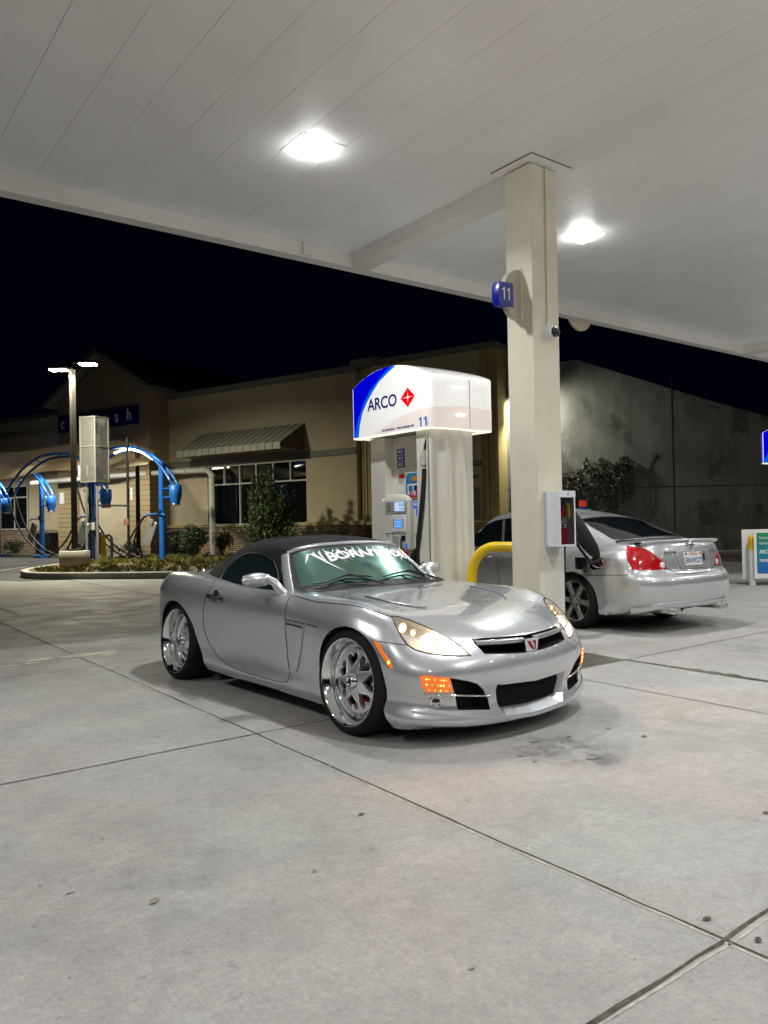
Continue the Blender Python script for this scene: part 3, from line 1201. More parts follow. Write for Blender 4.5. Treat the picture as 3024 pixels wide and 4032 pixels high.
def taper(mb, m):
    # front ring reaches LIO at the bumper skin (y=-.73) and LII at the back (y=-.655)
    k = (1.0 - .655) / (.73 - .655)
    A = sym(LIO); B = sym(LII)
    F = [(b[0] + (a[0] - b[0]) * k * 1.0, b[1] + (a[1] - b[1]) * k) for a, b in zip(A, B)]
    # keep only a short lead-in in front of the skin
    k2 = (.78 - .655) / (.73 - .655)
    F = [(b[0] + (a[0] - b[0]) * k2, b[1] + (a[1] - b[1]) * k2) for a, b in zip(A, B)]
    n = len(A)
    vs = [(x, -.78, z) for x, z in F] + [(x, -.655, z) for x, z in B]
    mb.add(vs, [tuple(range(n)), tuple(range(2 * n - 1, n - 1, -1))] + [(i, n + i, n + (i + 1) % n, (i + 1) % n) for i in range(n)], m)


cuts.append(cutter(taper, M_PAINT))
SDO = [(.616, .400), (.518, .376), (.458, .354), (.415, .315), (.392, .28), (.372, .25), (.366, .190), (.563, .210), (.577, .29), (.595, .33)]
for s_ in (1, -1):
    P = [(-s_ * v, z) for v, z in SDO]
    cuts.append(cutter(lambda mb, m: mb.prism(P, -1.0, -.585, m, MY), M_BLACK))
MX = Matrix(((0, 0, 1, 0), (1, 0, 0, 0), (0, 1, 0, 0), (0, 0, 0, 1)))     # local (y, z, x)
arcF = [(math.cos(R(a)) * .338, .328 + math.sin(R(a)) * .338) for a in range(-20, 201, 10)]
archF = arcF + [(-.44, -.05), (.36, -.05)]
arcR = [(2.415 + math.cos(R(a)) * .345, .328 + math.sin(R(a)) * .340) for a in range(-20, 171, 10)]
archR = arcR + [(2.05, .33), (2.00, .25), (1.95, .10), (1.94, -.05), (2.78, -.05)]
for s_ in (1, -1):
    for A in (archF, archR):
        cuts.append(cutter(lambda mb, m: mb.prism(A, min(s_ * .50, s_ * 1.2), max(s_ * .50, s_ * 1.2), m, MX), M_LINER))
# lamp pockets
HLO = [(-0.724, -0.235, 0.733), (-0.686, -0.254, 0.728), (-0.637, -0.306, 0.707), (-0.593, -0.38, 0.676), (-0.555, -0.458, 0.64), (-0.516, -0.534, 0.598), (-0.485, -0.594, 0.557),
       (-0.463, -0.643, 0.512), (-0.526, -0.613, 0.512), (-0.595, -0.572, 0.520), (-0.671, -0.512, 0.533), (-0.729, -0.456, 0.555), (-0.756, -0.416, 0.584), (-0.763, -0.368, 0.632), (-0.753, -0.305, 0.690)]
HAX = Vector((-.55, -.58, .60)).normalized()
for s_ in (1, -1):
    O = [Vector(p) for p in (HLO if s_ > 0 else mirror_pts(HLO))]
    ax = Vector((HAX.x * s_, HAX.y, HAX.z))
    n = len(O)
    c = sum(O, Vector()) / n
    vs = [tuple(p + ax * .12) for p in O] + [tuple(c + (p - c) * .9 - ax * ((p - c).dot(ax) + .075)) for p in O]
    mb = MB()
    mb.add(vs, [tuple(range(n)), tuple(range(2 * n - 1, n - 1, -1))] + [(i, n + i, n + (i + 1) % n, (i + 1) % n) for i in range(n)], M_POCKET)
    cuts.append(mb.build('cutter', sports, weld=True))
boolean(body, cuts)
fix_normals(body, BS)

# mesh panels behind the openings
mb = MB()
mb.prism(sym([(x * .99, (z - .54) * .99 + .54) for x, z in GRH]), -.60, -.575, M_MESHG, MY)
G1 = mb.build('upper_grille', sports)
mb = MB()
mb.prism(sym([(x * .995, z) for x, z in LII]), -.672, -.656, M_MESHG, MY)
mb.build('lower_grille', sports)
for s_ in (1, -1):
    mb = MB()
    P = [(-s_ * (.49 + (v - .49) * .985), .29 + (z - .29) * .985) for v, z in SDO]
    mb.prism(P, -.612, -.59, M_MESHG, MY)
    sg = mb.build('side_grille', sports)

# chrome bar with badge
mb = MB()
for s_ in (1, -1):
    rows = []
    for k in range(13):
        v = .045 + (.402 - .045) * k / 12
        y = -.684 + .060 * (v / .4) ** 2.2
        zt, zb = .576 + .012 * v / .4, .541 + .017 * v / .4
        rows.append([(-s_ * v, y + .03, zt + .001), (-s_ * v, y - .002, zt), (-s_ * v, y - .008, (zt + zb) / 2 + .006), (-s_ * v, y - .006, zb + .004), (-s_ * v, y + .002, zb), (-s_ * v, y + .03, zb - .002)])
    mb.grid(rows, M_ALLOY, True, flip=s_ < 0)
bar = mb.build('grille_bar', sports)
mb = MB()
EB = [(-.066, .572), (.066, .572), (.052, .500), (.035, .488), (-.035, .488), (-.052, .500)]
mb.prism(EB, -.714, -.66, M_CHROME, MY)
emb = mb.build('badge', bar)
md = emb.modifiers.new('b', 'BEVEL'); md.width = .006; md.segments = 3
M_BADGE = mat('badge_red', (0.28, 0.004, 0.012), 0.25)
mb = MB()
arc = [(-.036 + .012 * math.sin(t * math.pi), .565 - .065 * t) for t in [i / 8 for i in range(9)]]
mb.prism([(-.040, .556), (-.014, .556), (.004, .53), (.028, .502), (.02, .498), (-.004, .51), (-.022, .53)], -.7165, -.713, M_BADGE, MY)
mb.prism([(.008, .556), (.038, .556), (.036, .512), (.034, .502), (.022, .54)], -.7165, -.713, M_BADGE, MY)
mb.build('badge_inlay', emb)

# headlamps
for s_ in (1, -1):
    O = HLO if s_ > 0 else mirror_pts(HLO)
    ax = Vector((HAX.x * s_, HAX.y, HAX.z))
    lens = patch(O, BS, ax, M_CLEAR, .002, .03, .006).build('headlight', sports)
    fwd = Vector((-s_ * .10, -1, .02)).normalized()

    def bowl(name, c, r, depth, bulb, br, parent=lens):
        xa = Vector((1, 0, 0))
        ya = fwd.cross(xa).normalized()
        Mx = frame(c, ya.cross(fwd), ya, fwd)
        mb = MB(Mx)
        mb.lathe([(r * 1.08, .0), (r * 1.0, .006), (r * .93, -.002), (r * .8, -depth * .5), (r * .4, -depth * .9), (0.0, -depth)], 28, M_CHROME)
        o = mb.build('reflector', parent)
        mb = MB(Mx)
        mb.lathe([(br, -depth * .75), (br * .95, -depth * .45), (br * .6, -depth * .25), (0, -depth * .2)], 20, bulb)
        mb.build('bulb', parent)

    pl_ = bpy.data.lights.new('headlight_glow', 'POINT')
    pl_.energy = 20.0
    pl_.color = (1.0, .60, .34)
    pl_.shadow_soft_size = .015
    po = bpy.data.objects.new('headlight_glow', pl_)
    COL.objects.link(po)
    po.parent = lens
    po.location = (-s_ * .610, -.478, .606)
    bowl('main', Vector((-s_ * .628, -.455, .588)), .050, .045, M_BULB, .036)
    bowl('high', Vector((-s_ * .705, -.318, .668)), .030, .03, M_BULB2, .018)
    bowl('small', Vector((-s_ * .672, -.372, .640)), .020, .02, M_BULB2, .012)
    mb = MB()
    O2 = [Vector(p) for p in O]
    mb.tube([tuple(BS.near(p)[0] + BS.near(p)[1] * .001) for p in O2], .0035, 6, M_GAP, closed=True)
    mb.build('lamp_seal', lens)

# turn signals, fog lamps, trim strips, side markers
TSO = [(-0.757, -0.523, 0.415), (-0.741, -0.535, 0.421), (-0.617, -0.621, 0.402), (-0.607, -0.624, 0.36), (-0.590, -0.622, 0.318), (-0.734, -0.536, 0.324), (-0.753, -0.529, 0.369)]
FGO = [(-0.731, -0.534, 0.309), (-0.577, -0.622, 0.296), (-0.565, -0.624, 0.212), (-0.683, -0.56, 0.224), (-0.706, -0.544, 0.253)]
SMO = [(-0.863, -0.235, 0.600), (-0.855, -0.270, 0.596), (-0.856, -0.319, 0.545), (-0.85, -0.373, 0.495), (-0.848, -0.397, 0.456), (-0.855, -0.378, 0.452), (-0.861, -0.334, 0.500), (-0.863, -0.280, 0.555)]
M_RIBCL = mat('fog_housing', (0.62, 0.62, 0.60), 0.12, 0.7, coat=1)
for s_ in (1, -1):
    f = (lambda p: p) if s_ > 0 else mirror_pts
    mb = patch(f(TSO), BS, (-.55 * s_, -.8, 0), M_AMBER, .004, .02, .01)
    for a in range(3):
        for b in range(9):
            t0 = (b + .5) / 9
            p = Vector((-s_ * (.742 - .128 * t0), -.55 - .075 * t0, .40 - .016 * t0 - .031 * a))
            h = BS.near(p)
            mb.cyl(h[0], h[0] + h[1] * .0065, .0062, .0045, 6, M_AMBERHOT if (a, b) in ((0, 0), (1, 0), (1, 5), (2, 5), (0, 6), (1, 6)) else (M_AMBERPALE if (a + b) % 2 else M_AMBER))
    mb.build('turn_signal', sports)
    fo = patch(f(FGO), BS, (-.55 * s_, -.8, 0), M_RIBCL, .003, .02, .01).build('fog_light', sports)
    h = BS.near(Vector((-s_ * .675, -.565, .268)))
    n_ = h[1]
    xa = Vector((0, 0, 1)).cross(n_).normalized()
    mb = MB(frame(h[0] + n_ * .003, xa, n_.cross(xa), n_))
    mb.lathe([(.040, 0), (.038, .008), (.030, .008), (.024, -.001), (.0, -.001)], 24, M_CHROME)
    mb.lathe([(.022, .0005), (0, .0012)], 20, M_BLACK)
    mb.build('fog_ring', fo)
    # chrome strip between the side openings
    mb = MB()
    rows = []
    for k in range(9):
        t = k / 8
        p = Vector((-s_ * (.735 - (.735 - .352) * t), -.5, .3145 - .045 * t))
        h = BS.cast((p.x, -1.2, p.z), (0, 1, 0))
        c = h[0] + h[1] * .003
        rows.append([(c.x, c.y + .02, c.z + .006), (c.x, c.y, c.z + .006), (c.x, c.y - .004, c.z), (c.x, c.y, c.z - .006), (c.x, c.y + .02, c.z - .006)])
    mb.grid(rows, M_CHROME, True, flip=s_ < 0)
    mb.build('trim_strip', sports)
    sm = patch(f(SMO), BS, (-s_, -.25, 0), M_AMBER, .003, .02, .006).build('side_marker', sports)
    h = BS.near(Vector((-s_ * .852, -.362, .485)))
    mb = MB()
    mb.lathe([(0, .006), (.009, .004), (.011, 0)], 12, M_AMBERHOT, frame(h[0], (0, 1, 0), (0, 0, 1), (-s_, 0, 0)))
    mb.build('bulb', sm)

# lip crease under the nose
mb = MB()
rows = []
for k in range(61):
    v = -.79 + 1.58 * k / 60
    z = .118 + .100 * (abs(v) / .83) ** 1.6
    h = BS.cast((v, -1.4, z), (0, 1, 0))
    if h is None: continue
    p, n = h
    rows.append([tuple(p + Vector((0, 0, .012))), tuple(p + n * .0035 + Vector((0, 0, .003))), tuple(p + n * .0035 - Vector((0, 0, .002))), tuple(p - Vector((0, 0, .014)))])
mb.grid(rows, M_PAINT, True)
mb.build('front_lip', sports)

# doors, hood, seams
DO = [(-0.773, 1.897, 0.850), (-0.854, 1.848, 0.809), (-0.889, 1.864, 0.723), (-0.891, 1.906, 0.632), (-0.879, 1.935, 0.518), (-0.864, 1.924, 0.418), (-0.85, 1.871, 0.334), (-0.843, 1.758, 0.264),
      (-0.842, 1.583, 0.213), (-0.839, 1.394, 0.196), (-0.838, 1.094, 0.192), (-0.839, 0.760, 0.212), (-0.829, 0.762, 0.368), (-0.844, 0.757, 0.514), (-0.86, 0.742, 0.62), (-0.838, 0.747, 0.742), (-0.808, 0.77, 0.79), (-0.80, 1.2, 0.795), (-0.79, 1.5, .815)]


def seam(mb, pts, surf, r=.0022, n=4, closed=False, lift=.0012):
    P = np.array([tuple(p) for p in pts])
    if closed: P = np.vstack([P, P[:1]])
    S = spl(P, n)
    mb.tube([tuple(surf.near(Vector(p))[0] + surf.near(Vector(p))[1] * lift) for p in S], r, 5, M_GAP)


for s_ in (1, -1):
    f = (lambda p: p) if s_ > 0 else mirror_pts
    dS = [tuple(p) for p in spl(np.array(f(DO)[:17]), 3)] + f(DO)[17:]
    d = patch(dS, BS, (-s_, 0, .15), M_PAINT, .0012, .05, .003).build('door', sports)
    mb = MB()
    seam(mb, f(DO[:17]), BS, lift=.0022)
    mb.build('door_gap', d)
    mb = MB()
    h = BS.near(Vector((-s_ * .872, 1.715, .738)))
    mb.lathe([(0, .002), (.035, .003), (.050, .004), (.053, .0015)], 20, M_CHROME, frame(h[0], (0, 1, 0), (0, 0, 1), (-s_, 0, .1)))
    mb.tube([(-s_ * .882, 1.605, .735), (-s_ * .905, 1.63, .738), (-s_ * .915, 1.71, .741), (-s_ * .912, 1.79, .742), (-s_ * .888, 1.825, .742)], [.012, .014, .015, .014, .012], 10, M_BLACK)
    mb.tube([(-s_ * .912, 1.62, .746), (-s_ * .922, 1.71, .750), (-s_ * .914, 1.80, .750)], .008, 6, M_CHROME)
    mb.build('door_handle', d)
    # fender crease and side vent
    mb = MB()
    seam(mb, f([(-0.859, 0.742, 0.643), (-0.872, 0.60, 0.640), (-0.872, 0.477, 0.638), (-0.881, 0.316, 0.629)]), BS, .003)
    mb.build('fender_gap', sports)
    VO = f([(-0.858, 0.728, 0.628), (-0.872, 0.478, 0.622), (-.85, .555, .46), (-0.836, 0.641, 0.290), (-0.833, 0.696, 0.272), (-0.833, 0.730, 0.280), (-.84, .735, .45)])
    v = patch(VO, BS, (-s_, 0, 0), M_PAINT, .009, .03, .014).build('fender_vent_panel', sports)
    mb = MB()
    seam(mb, f([(-0.85, 0.50, 0.612), (-0.85, 0.60, 0.616), (-0.85, 0.72, 0.618)]), BS, .006, lift=.010)
    mb.build('vent_slot', v)
    mb = MB()
    seam(mb, f([(-0.864, -0.226, 0.597), (-0.823, -0.343, 0.594), (-0.762, -0.416, 0.581)]), BS)
    mb.build('bumper_gap', sports)
    # hood air vents
    V1 = f([(-0.505, 0.295, 0.798), (-0.453, 0.245, 0.795), (-0.415, 0.085, 0.781), (-0.377, -0.171, 0.746), (-0.432, -0.11, 0.753), (-0.487, 0.037, 0.773), (-0.5, 0.187, 0.789)])
    hv = patch(V1, BS, (0, 0, 1), M_GAP, .003, .03, .004).build('hood_vent', sports)
    mb = MB()
    seam_pts = [V1[0], V1[6], V1[5], V1[4], V1[3]]
    S = spl(np.array(seam_pts), 4)
    mb.tube([tuple(BS.near(Vector(p))[0] + BS.near(Vector(p))[1] * .007) for p in S], .006, 6, M_ALLOY)
    mb.build('vent_trim', hv)

HD = [(-.775, .742, .79), (-.807, .429, .78), (-.801, .15, .78), (-.78, -.08, .765), (-.74, -.225, .735), (-.686, -.256, .728), (-.637, -.308, .707), (-.593, -.382, .676), (-.553, -.46, .64), (-.513, -.536, .598), (-.478, -.590, .565), (-.43, -.602, .59), (-.40, -.600, .602), (-.25, -.640, .604), (-.10, -.655, .602), (0, -.658, .602)]
HDf = HD + mirror_pts(HD[:-1][::-1]) + [(.4, .70, .82), (0, .69, .82), (-.4, .70, .82)]
patch(HDf, BS, (0, -.25, 1), M_PAINT, .0012, .06, .003, xa=(1, 0, 0)).build('hood', sports)
for s_ in (1, -1):
    f = (lambda p: p) if s_ > 0 else mirror_pts
    mb = MB()
    seam(mb, f(HD[:12]), BS, lift=.0018)
    mb.build('hood_gap', sports)

# cowl, wipers
mb = MB()
rows = []
for k in range(25):
    v = -.70 + 1.4 * k / 24
    u0 = .66 + .10 * (abs(v) / .7) ** 2.2
    u1 = .715 + .175 * (abs(v) / .7) ** 2.4
    z0 = BS.cast((v, u0, 2), (0, 0, -1))[0].z
    rows.append([(v, u0, z0 + .003), (v, (u0 + u1) / 2, z0 + .010), (v, u1, .826)])
mb.grid(rows, M_BLACK, True)
mb.build('cowl', sports)
for (x0, x1) in ((-.60, -.08), (.03, .50)):
    mb = MB()
    pts = []
    for k in range(9):
        t = k / 8
        x = x0 + (x1 - x0) * t
        h = WSS.near(Vector((x, .74 + .09 * (1 - abs(t - .6)), .85 + .025 * math.sin(t * 3))))
        pts.append(tuple(h[0] + Vector((0, -.012, .014))))
    mb.tube(pts, .006, 6, M_BLACK)
    mb.tube([pts[4], tuple(Vector(pts[5]) + Vector((0, -.02, .012))), (x1 + .12 * (1 if x1 < 0 else -1) * 0 + .10, .70, .832)], .007, 6, M_BLACK)
    mb.build('wiper', sports)

# mirrors
for s_ in (1, -1):
    mb = MB()
    net = []
    mv = .895 if s_ > 0 else .80
    C = Vector((-s_ * mv, 1.05, .905))
    for i in range(11):
        t = i / 10
        cx = -.115 + .23 * t
        r = math.sqrt(max(0, 1 - (2 * t - 1) ** 2)) ** .75
        ring = []
        for k in range(16):
            a = 2 * math.pi * k / 16
            ring.append((C.x - s_ * cx, C.y + math.cos(a) * .062 * r + .02 * t, C.z + math.sin(a) * .052 * r - .006 * t))
        net.append(ring)
    mb.grid(net, M_PAINT, True, cv=True, flip=s_ > 0)
    mb.tube([(-s_ * .755, .93, .800), (-s_ * (mv - .11), .94, .84), (-s_ * (mv - .095), .97, .885), (-s_ * (mv - .065), 1.03, .905)], [.040, .034, .030, .034], 12, M_PAINT)
    mi = mb.build('side_mirror', sports)
    mb = MB()
    mb.lathe([(0, 0), (.045, 0), (.047, -.004)], 20, M_CHROME, frame((C.x, C.y + .075, C.z), (1, 0, 0), (0, 0, 1), (0, 1, 0)) @ Matrix.Diagonal((1.8, 1, 1, 1)))
    mb.build('mirror_glass', mi)

mb = MB()
h = BS.cast((-.60, 2.50, 2), (0, 0, -1))
mb.lathe([(.026, -.01), (.026, .008), (.020, .012), (.018, .028), (.010, .034), (0, .035)], 16, M_CHROME, Matrix.Translation(h[0]))
mb.tube([tuple(h[0] + Vector((-.05, -.03, -.005))), tuple(h[0] + Vector((-.07, -.04, .016))), tuple(h[0] + Vector((-.09, -.07, .002)))], .010, 6, M_BLACK)
mb.build('top_latch', sports)

# tail lamps, plate, exhaust (rear, seen from other places)
for s_ in (1, -1):
    mb = MB()
    O = [(-s_ * .60, 3.12, .72), (-s_ * .70, 3.08, .73), (-s_ * .76, 3.02, .68), (-s_ * .74, 3.05, .60), (-s_ * .62, 3.12, .60)]
    patch(O, BS, (-s_ * .45, .9, 0), M_RED, .004, .03, .006).build('tail_lamp', sports)
mb = MB()
mb.rbox(-.08, .08, 3.20, 3.30, .18, .24, .02, M_CHROME)
mb.build('exhaust', sports)
# body underside so no light leaks below
mb = MB()
mb.box(-.50, .50, -.48, 3.0, .13, .17, M_LINER)
mb.build('underbody', sports)

# ------------------------------------------------------------ wheels
M_TYRE = mat('tyre_rubber', (0.010, 0.010, 0.012), 0.65, spec=.3, bump=0.15, bscale=120)
M_POLISH = mat('polished_lip', (0.86, 0.87, 0.88), 0.10, 1.0)
M_WHEELF = mat('wheel_face', (0.80, 0.81, 0.82), 0.28, .75)
M_DISC = mat('brake_disc', (0.35, 0.33, 0.30), 0.35, 1.0)


def heart(r0, r1, w, n=22):
    """heart outline along +x: point at r0, lobes at r1, half width w"""
    pts = []
    for i in range(n):
        t = 2 * math.pi * i / n
        hx = 16 * math.sin(t) ** 3 / 16
        hy = (13 * math.cos(t) - 5 * math.cos(2 * t) - 2 * math.cos(3 * t) - math.cos(4 * t))
        y = (hy + 17) / (11.9 + 17)
        pts.append((r0 + (r1 - r0) * y, w * hx))
    return pts


def sports_wheel(parent, s_, y, zc, vface, camber, dish, rdisc, name='wheel'):
    # local z = outboard
    T = Matrix.Translation((-s_ * vface, y, zc)) @ Matrix.Rotation(s_ * R(camber), 4, 'Y')
    T = T @ (Matrix.Rotation(-math.pi / 2, 4, 'Y') if s_ > 0 else Matrix.Rotation(math.pi / 2, 4, 'Y'))
    mb = MB(T)
    mb.lathe([(.270, -.004), (.271, .004), (.265, .006), (.258, .000), (.250, -.016), (.240, -.030), (.232, -.050), (.229, -dish + .012), (.226, -dish), (rdisc, -dish - .002), (rdisc, -dish - .012), (.225, -dish - .016), (.23, -.23)], 56, M_POLISH)
    for j in range(36):
        a = 2 * math.pi * j / 36
        c = (math.cos(a) * (rdisc + .010), math.sin(a) * (rdisc + .010))
        mb.cyl((c[0], c[1], -dish - .003), (c[0], c[1], -dish + .007), .0042, .0028, 6, M_CHROME)
    w = mb.build(name, parent)
    # spoke face with seven heart openings
    bm = bmesh.new()

    def loop(pts):
        vs = [bm.verts.new((x, y_, 0)) for x, y_ in pts]
        for i in range(len(vs)):
            bm.edges.new((vs[i], vs[(i + 1) % len(vs)]))
    loop([(rdisc * math.cos(2 * math.pi * i / 84), rdisc * math.sin(2 * math.pi * i / 84)) for i in range(84)])
    k = rdisc / .205
    for j in range(7):
        a = 2 * math.pi * j / 7 + .25
        loop([(x * math.cos(a) - y_ * math.sin(a), x * math.sin(a) + y_ * math.cos(a)) for x, y_ in heart(.082 * k, .180 * k, .057 * k)])
    loop([(.030 * math.cos(2 * math.pi * i / 28), .030 * math.sin(2 * math.pi * i / 28)) for i in range(28)])
    bmesh.ops.triangle_fill(bm, use_beauty=True, edges=bm.edges[:])
    # refine so the cone shape shows
    for rr in (.05, .07, .10, .13, .16):
        pass
    bmesh.ops.subdivide_edges(bm, edges=[e for e in bm.edges if not e.is_boundary and e.calc_length() > .02], cuts=1)
    bmesh.ops.triangulate(bm, faces=bm.faces)
    bm.normal_update()
    for f in bm.faces:
        if f.normal.z < 0: f.normal_flip()
    bm.verts.index_update()

    def zf(r):
        t = min(1, max(0, (r - .045) / (rdisc - .055)))
        return -dish + .010 + (dish * .45) * (1 - t) ** 1.6
    V = [(v.co.x, v.co.y, zf(math.hypot(v.co.x, v.co.y))) for v in bm.verts]
    F = [tuple(v.index for v in f.verts) for f in bm.faces]
    bnd = []
    for e in bm.edges:
        if e.is_boundary:
            f = e.link_faces[0]
            vs = [v for v in f.verts]
            i = vs.index(e.verts[0])
            a, b = (e.verts[0], e.verts[1]) if vs[(i + 1) % 3] == e.verts[1] else (e.verts[1], e.verts[0])
            bnd.append((a.index, b.index))
    bm.free()
    mb = MB(T)
    mb.add(V, F, M_WHEELF, True)
    n0 = len(V)
    V2 = V + [(x * (1 if math.hypot(x, y_) > .19 else 1), y_, z - .022) for x, y_, z in V]
    mb.add(V2, [(b, a, a + n0, b + n0) for a, b in bnd], M_WHEELF, False)
    # raised rims round each heart
    for j in range(7):
        a = 2 * math.pi * j / 7 + .25
        pts = [(x * math.cos(a) - y_ * math.sin(a), x * math.sin(a) + y_ * math.cos(a)) for x, y_ in heart(.077 * k, .185 * k, .061 * k)]
        mb.tube([(x, y_, zf(math.hypot(x, y_)) + .001) for x, y_ in pts], .0045, 6, M_WHEELF, closed=True)
    mb.build('spokes', w)
    mb = MB(T)
    h0 = zf(0)
    mb.lathe([(.052, h0 - .010), (.050, h0 + .006), (.040, h0 + .012), (.036, h0 + .024), (.024, h0 + .026), (.020, h0 + .015), (0, h0 + .012)], 28, M_CHROME)
    mb.lathe([(.018, h0 + .017), (0, h0 + .018)], 16, M_BLACK)
    mb.build('hub', w)
    mb = MB(T)
    mb.lathe([(.160, -dish - .05), (.160, -dish - .062), (.05, -dish - .062), (.05, -dish - .05)], 40, M_DISC, close=True)
    mb.build('brake_disc', w)
    mb = MB(T)
    mb.rbox(-.175, -.10, -.065, .065, -dish - .085, -dish - .032, .012, M_RED)
    mb.build('brake_caliper', w)
    mb = MB(T)
    mb.lathe([(.264, -.002), (.268, .006), (.276, .010), (.290, .006), (.306, -.004), (.318, -.016), (.324, -.032), (.326, -.06), (.326, -.125), (.326, -.19), (.323, -.215), (.312, -.235), (.27, -.25), (.262, -.24)], 72, M_TYRE)
    for zz in (-.055, -.09, -.125, -.16, -.19):
        mb.lathe([(.3262, zz + .004), (.3268, zz + .003), (.3268, zz - .003), (.3262, zz - .004)], 72, M_GAP)
    for j in range(72):     # shoulder tread cuts
        a = 2 * math.pi * j / 72
        ca, sa = math.cos(a), math.sin(a)
        for za, zb in ((-.020, -.045), (-.205, -.228)):
            ra, rb = (.3205, .3262) if za > -.1 else (.3255, .3185)
            mb.tube([(ra * ca, ra * sa, za), (rb * math.cos(a + .03), rb * math.sin(a + .03), zb)], .0014, 4, M_GAP, caps=False)
    mb.build('tyre', w)
    return w


for s_ in (1, -1):
    sports_wheel(sports, s_, 0.0, .326, .888, 3.0, .085, .196)
    sports_wheel(sports, s_, 2.415, .326, .902, 5.0, .125, .185)
# ------------------------------------------------------------ sedan: body and roof surfaces (u forward from rear axle)
def sedan_net():
    dz_u = [-.93, -.75, -.45, .0, 1.2, 2.4, 2.8, 3.2, 3.5, 3.7]
    dz_z = [1.020, 1.035, 1.045, 1.0, .95, .95, .925, .875, .815, .74]

    def h(u, v):
        return float(np.interp(u, dz_u, dz_z)) - .045 * (abs(v) / .8) ** 2.2
    rows = []
    F = [
        [(-.98, 0, .27), (-1.055, 0, .34), (-1.085, 0, .49), (-1.075, 0, .61), (-1.010, 0, .69), (-.985, 0, .86), (-.93, 0, 1.008)],
        [(-.97, .30, .27), (-1.045, .30, .34), (-1.075, .30, .49), (-1.065, .30, .61), (-.998, .30, .69), (-.973, .30, .86), (-.918, .30, 1.007)],
        [(-.92, .55, .265), (-1.00, .57, .34), (-1.03, .58, .49), (-1.02, .58, .61), (-.955, .57, .69), (-.925, .565, .86), (-.865, .545, 1.000)],
        [(-.79, .74, .26), (-.875, .785, .35), (-.90, .80, .48), (-.89, .805, .61), (-.835, .785, .70), (-.79, .765, .85), (-.735, .69, .990)],
        [(-.60, .80, .215), (-.64, .85, .34), (-.64, .873, .47), (-.64, .880, .61), (-.62, .872, .71), (-.60, .853, .85), (-.57, .752, .985)],
    ]
    D = [[(-.80, 0), (-.62, 0), (-.45, 0)], [(-.79, .24), (-.60, .14), (-.42, 0)], [(-.72, .40), (-.54, .22), (-.38, 0)], [(-.62, .47), (-.46, .25), (-.32, 0)], [(-.48, .50), (-.36, .26), (-.25, 0)]]
    for r, d in zip(F, D):
        rows.append(r + [(u, v, h(u, v)) for u, v in d])
    S = [
        (-.36, [(.83, .19), (.87, .32), (.886, .46), (.902, .60), (.894, .71), (.870, .84), (.772, .978)]),
        (0.0, [(.83, .19), (.88, .32), (.896, .46), (.910, .60), (.902, .72), (.874, .85), (.785, .970)]),
        (.40, [(.82, .19), (.875, .31), (.888, .45), (.905, .60), (.900, .72), (.876, .85), (.795, .955)]),
        (.90, [(.82, .19), (.868, .30), (.876, .44), (.893, .58), (.893, .72), (.876, .84), (.800, .940)]),
        (1.35, [(.82, .19), (.868, .30), (.876, .44), (.893, .58), (.893, .72), (.876, .83), (.800, .925)]),
        (1.90, [(.82, .19), (.868, .30), (.876, .44), (.893, .58), (.893, .71), (.872, .82), (.795, .905)]),
        (2.40, [(.82, .19), (.875, .31), (.886, .45), (.900, .58), (.893, .70), (.865, .81), (.780, .890)]),
        (2.82, [(.82, .19), (.878, .32), (.892, .46), (.905, .58), (.892, .69), (.855, .79), (.755, .870)]),
        (3.25, [(.79, .19), (.835, .30), (.85, .43), (.86, .54), (.84, .65), (.80, .73), (.70, .805)]),
    ]
    for u, r in S:
        rows.append([(u, a, b) for a, b in r] + [(u, v, h(u, v)) for v in (.52, .27, 0)])
    Rr = [
        [(3.52, .62, .19), (3.58, .68, .28), (3.60, .70, .40), (3.60, .70, .52), (3.57, .68, .62), (3.50, .64, .70), (3.40, .57, .765)],
        [(3.70, .36, .19), (3.77, .40, .28), (3.79, .41, .40), (3.79, .41, .52), (3.76, .40, .61), (3.69, .38, .69), (3.58, .34, .755)],
        [(3.76, 0, .19), (3.83, 0, .28), (3.85, 0, .40), (3.85, 0, .52), (3.82, 0, .61), (3.75, 0, .69), (3.64, 0, .750)]]
    D = [[(3.32, .42), (3.27, .22), (3.24, 0)], [(3.48, .24), (3.42, .13), (3.38, 0)], [(3.56, 0), (3.50, 0), (3.45, 0)]]
    for r, d in zip(Rr, D):
        rows.append(r + [(u, v, h(u, v)) for u, v in d])
    return np.array(rows)


CAB = np.array([
    [(-.52, 0, 1.048), (-.50, .30, 1.046), (-.44, .60, 1.036), (-.46, .66, 1.028), (-.50, .70, 1.012), (-.54, .745, .990)],
    [(-.12, 0, 1.195), (-.11, .30, 1.190), (-.08, .572, 1.160), (-.09, .635, 1.125), (-.15, .70, 1.05), (-.20, .770, .975)],
    [(.27, 0, 1.325), (.27, .30, 1.318), (.25, .545, 1.288), (.22, .610, 1.250), (.15, .69, 1.10), (.10, .785, .965)],
    [(.75, 0, 1.415), (.75, .30, 1.405), (.74, .520, 1.370), (.72, .590, 1.330), (.66, .69, 1.14), (.60, .795, .948)],
    [(1.20, 0, 1.450), (1.20, .30, 1.440), (1.20, .520, 1.405), (1.20, .595, 1.360), (1.20, .695, 1.15), (1.20, .800, .932)],
    [(1.70, 0, 1.415), (1.70, .30, 1.402), (1.69, .520, 1.365), (1.70, .600, 1.320), (1.76, .700, 1.12), (1.80, .800, .918)],
    [(2.12, 0, 1.210), (2.10, .30, 1.200), (2.00, .560, 1.180), (2.01, .630, 1.150), (2.12, .720, 1.03), (2.20, .795, .905)],
    [(2.58, 0, .950), (2.55, .30, .946), (2.42, .600, .925), (2.44, .660, .915), (2.52, .720, .895), (2.62, .785, .878)]])

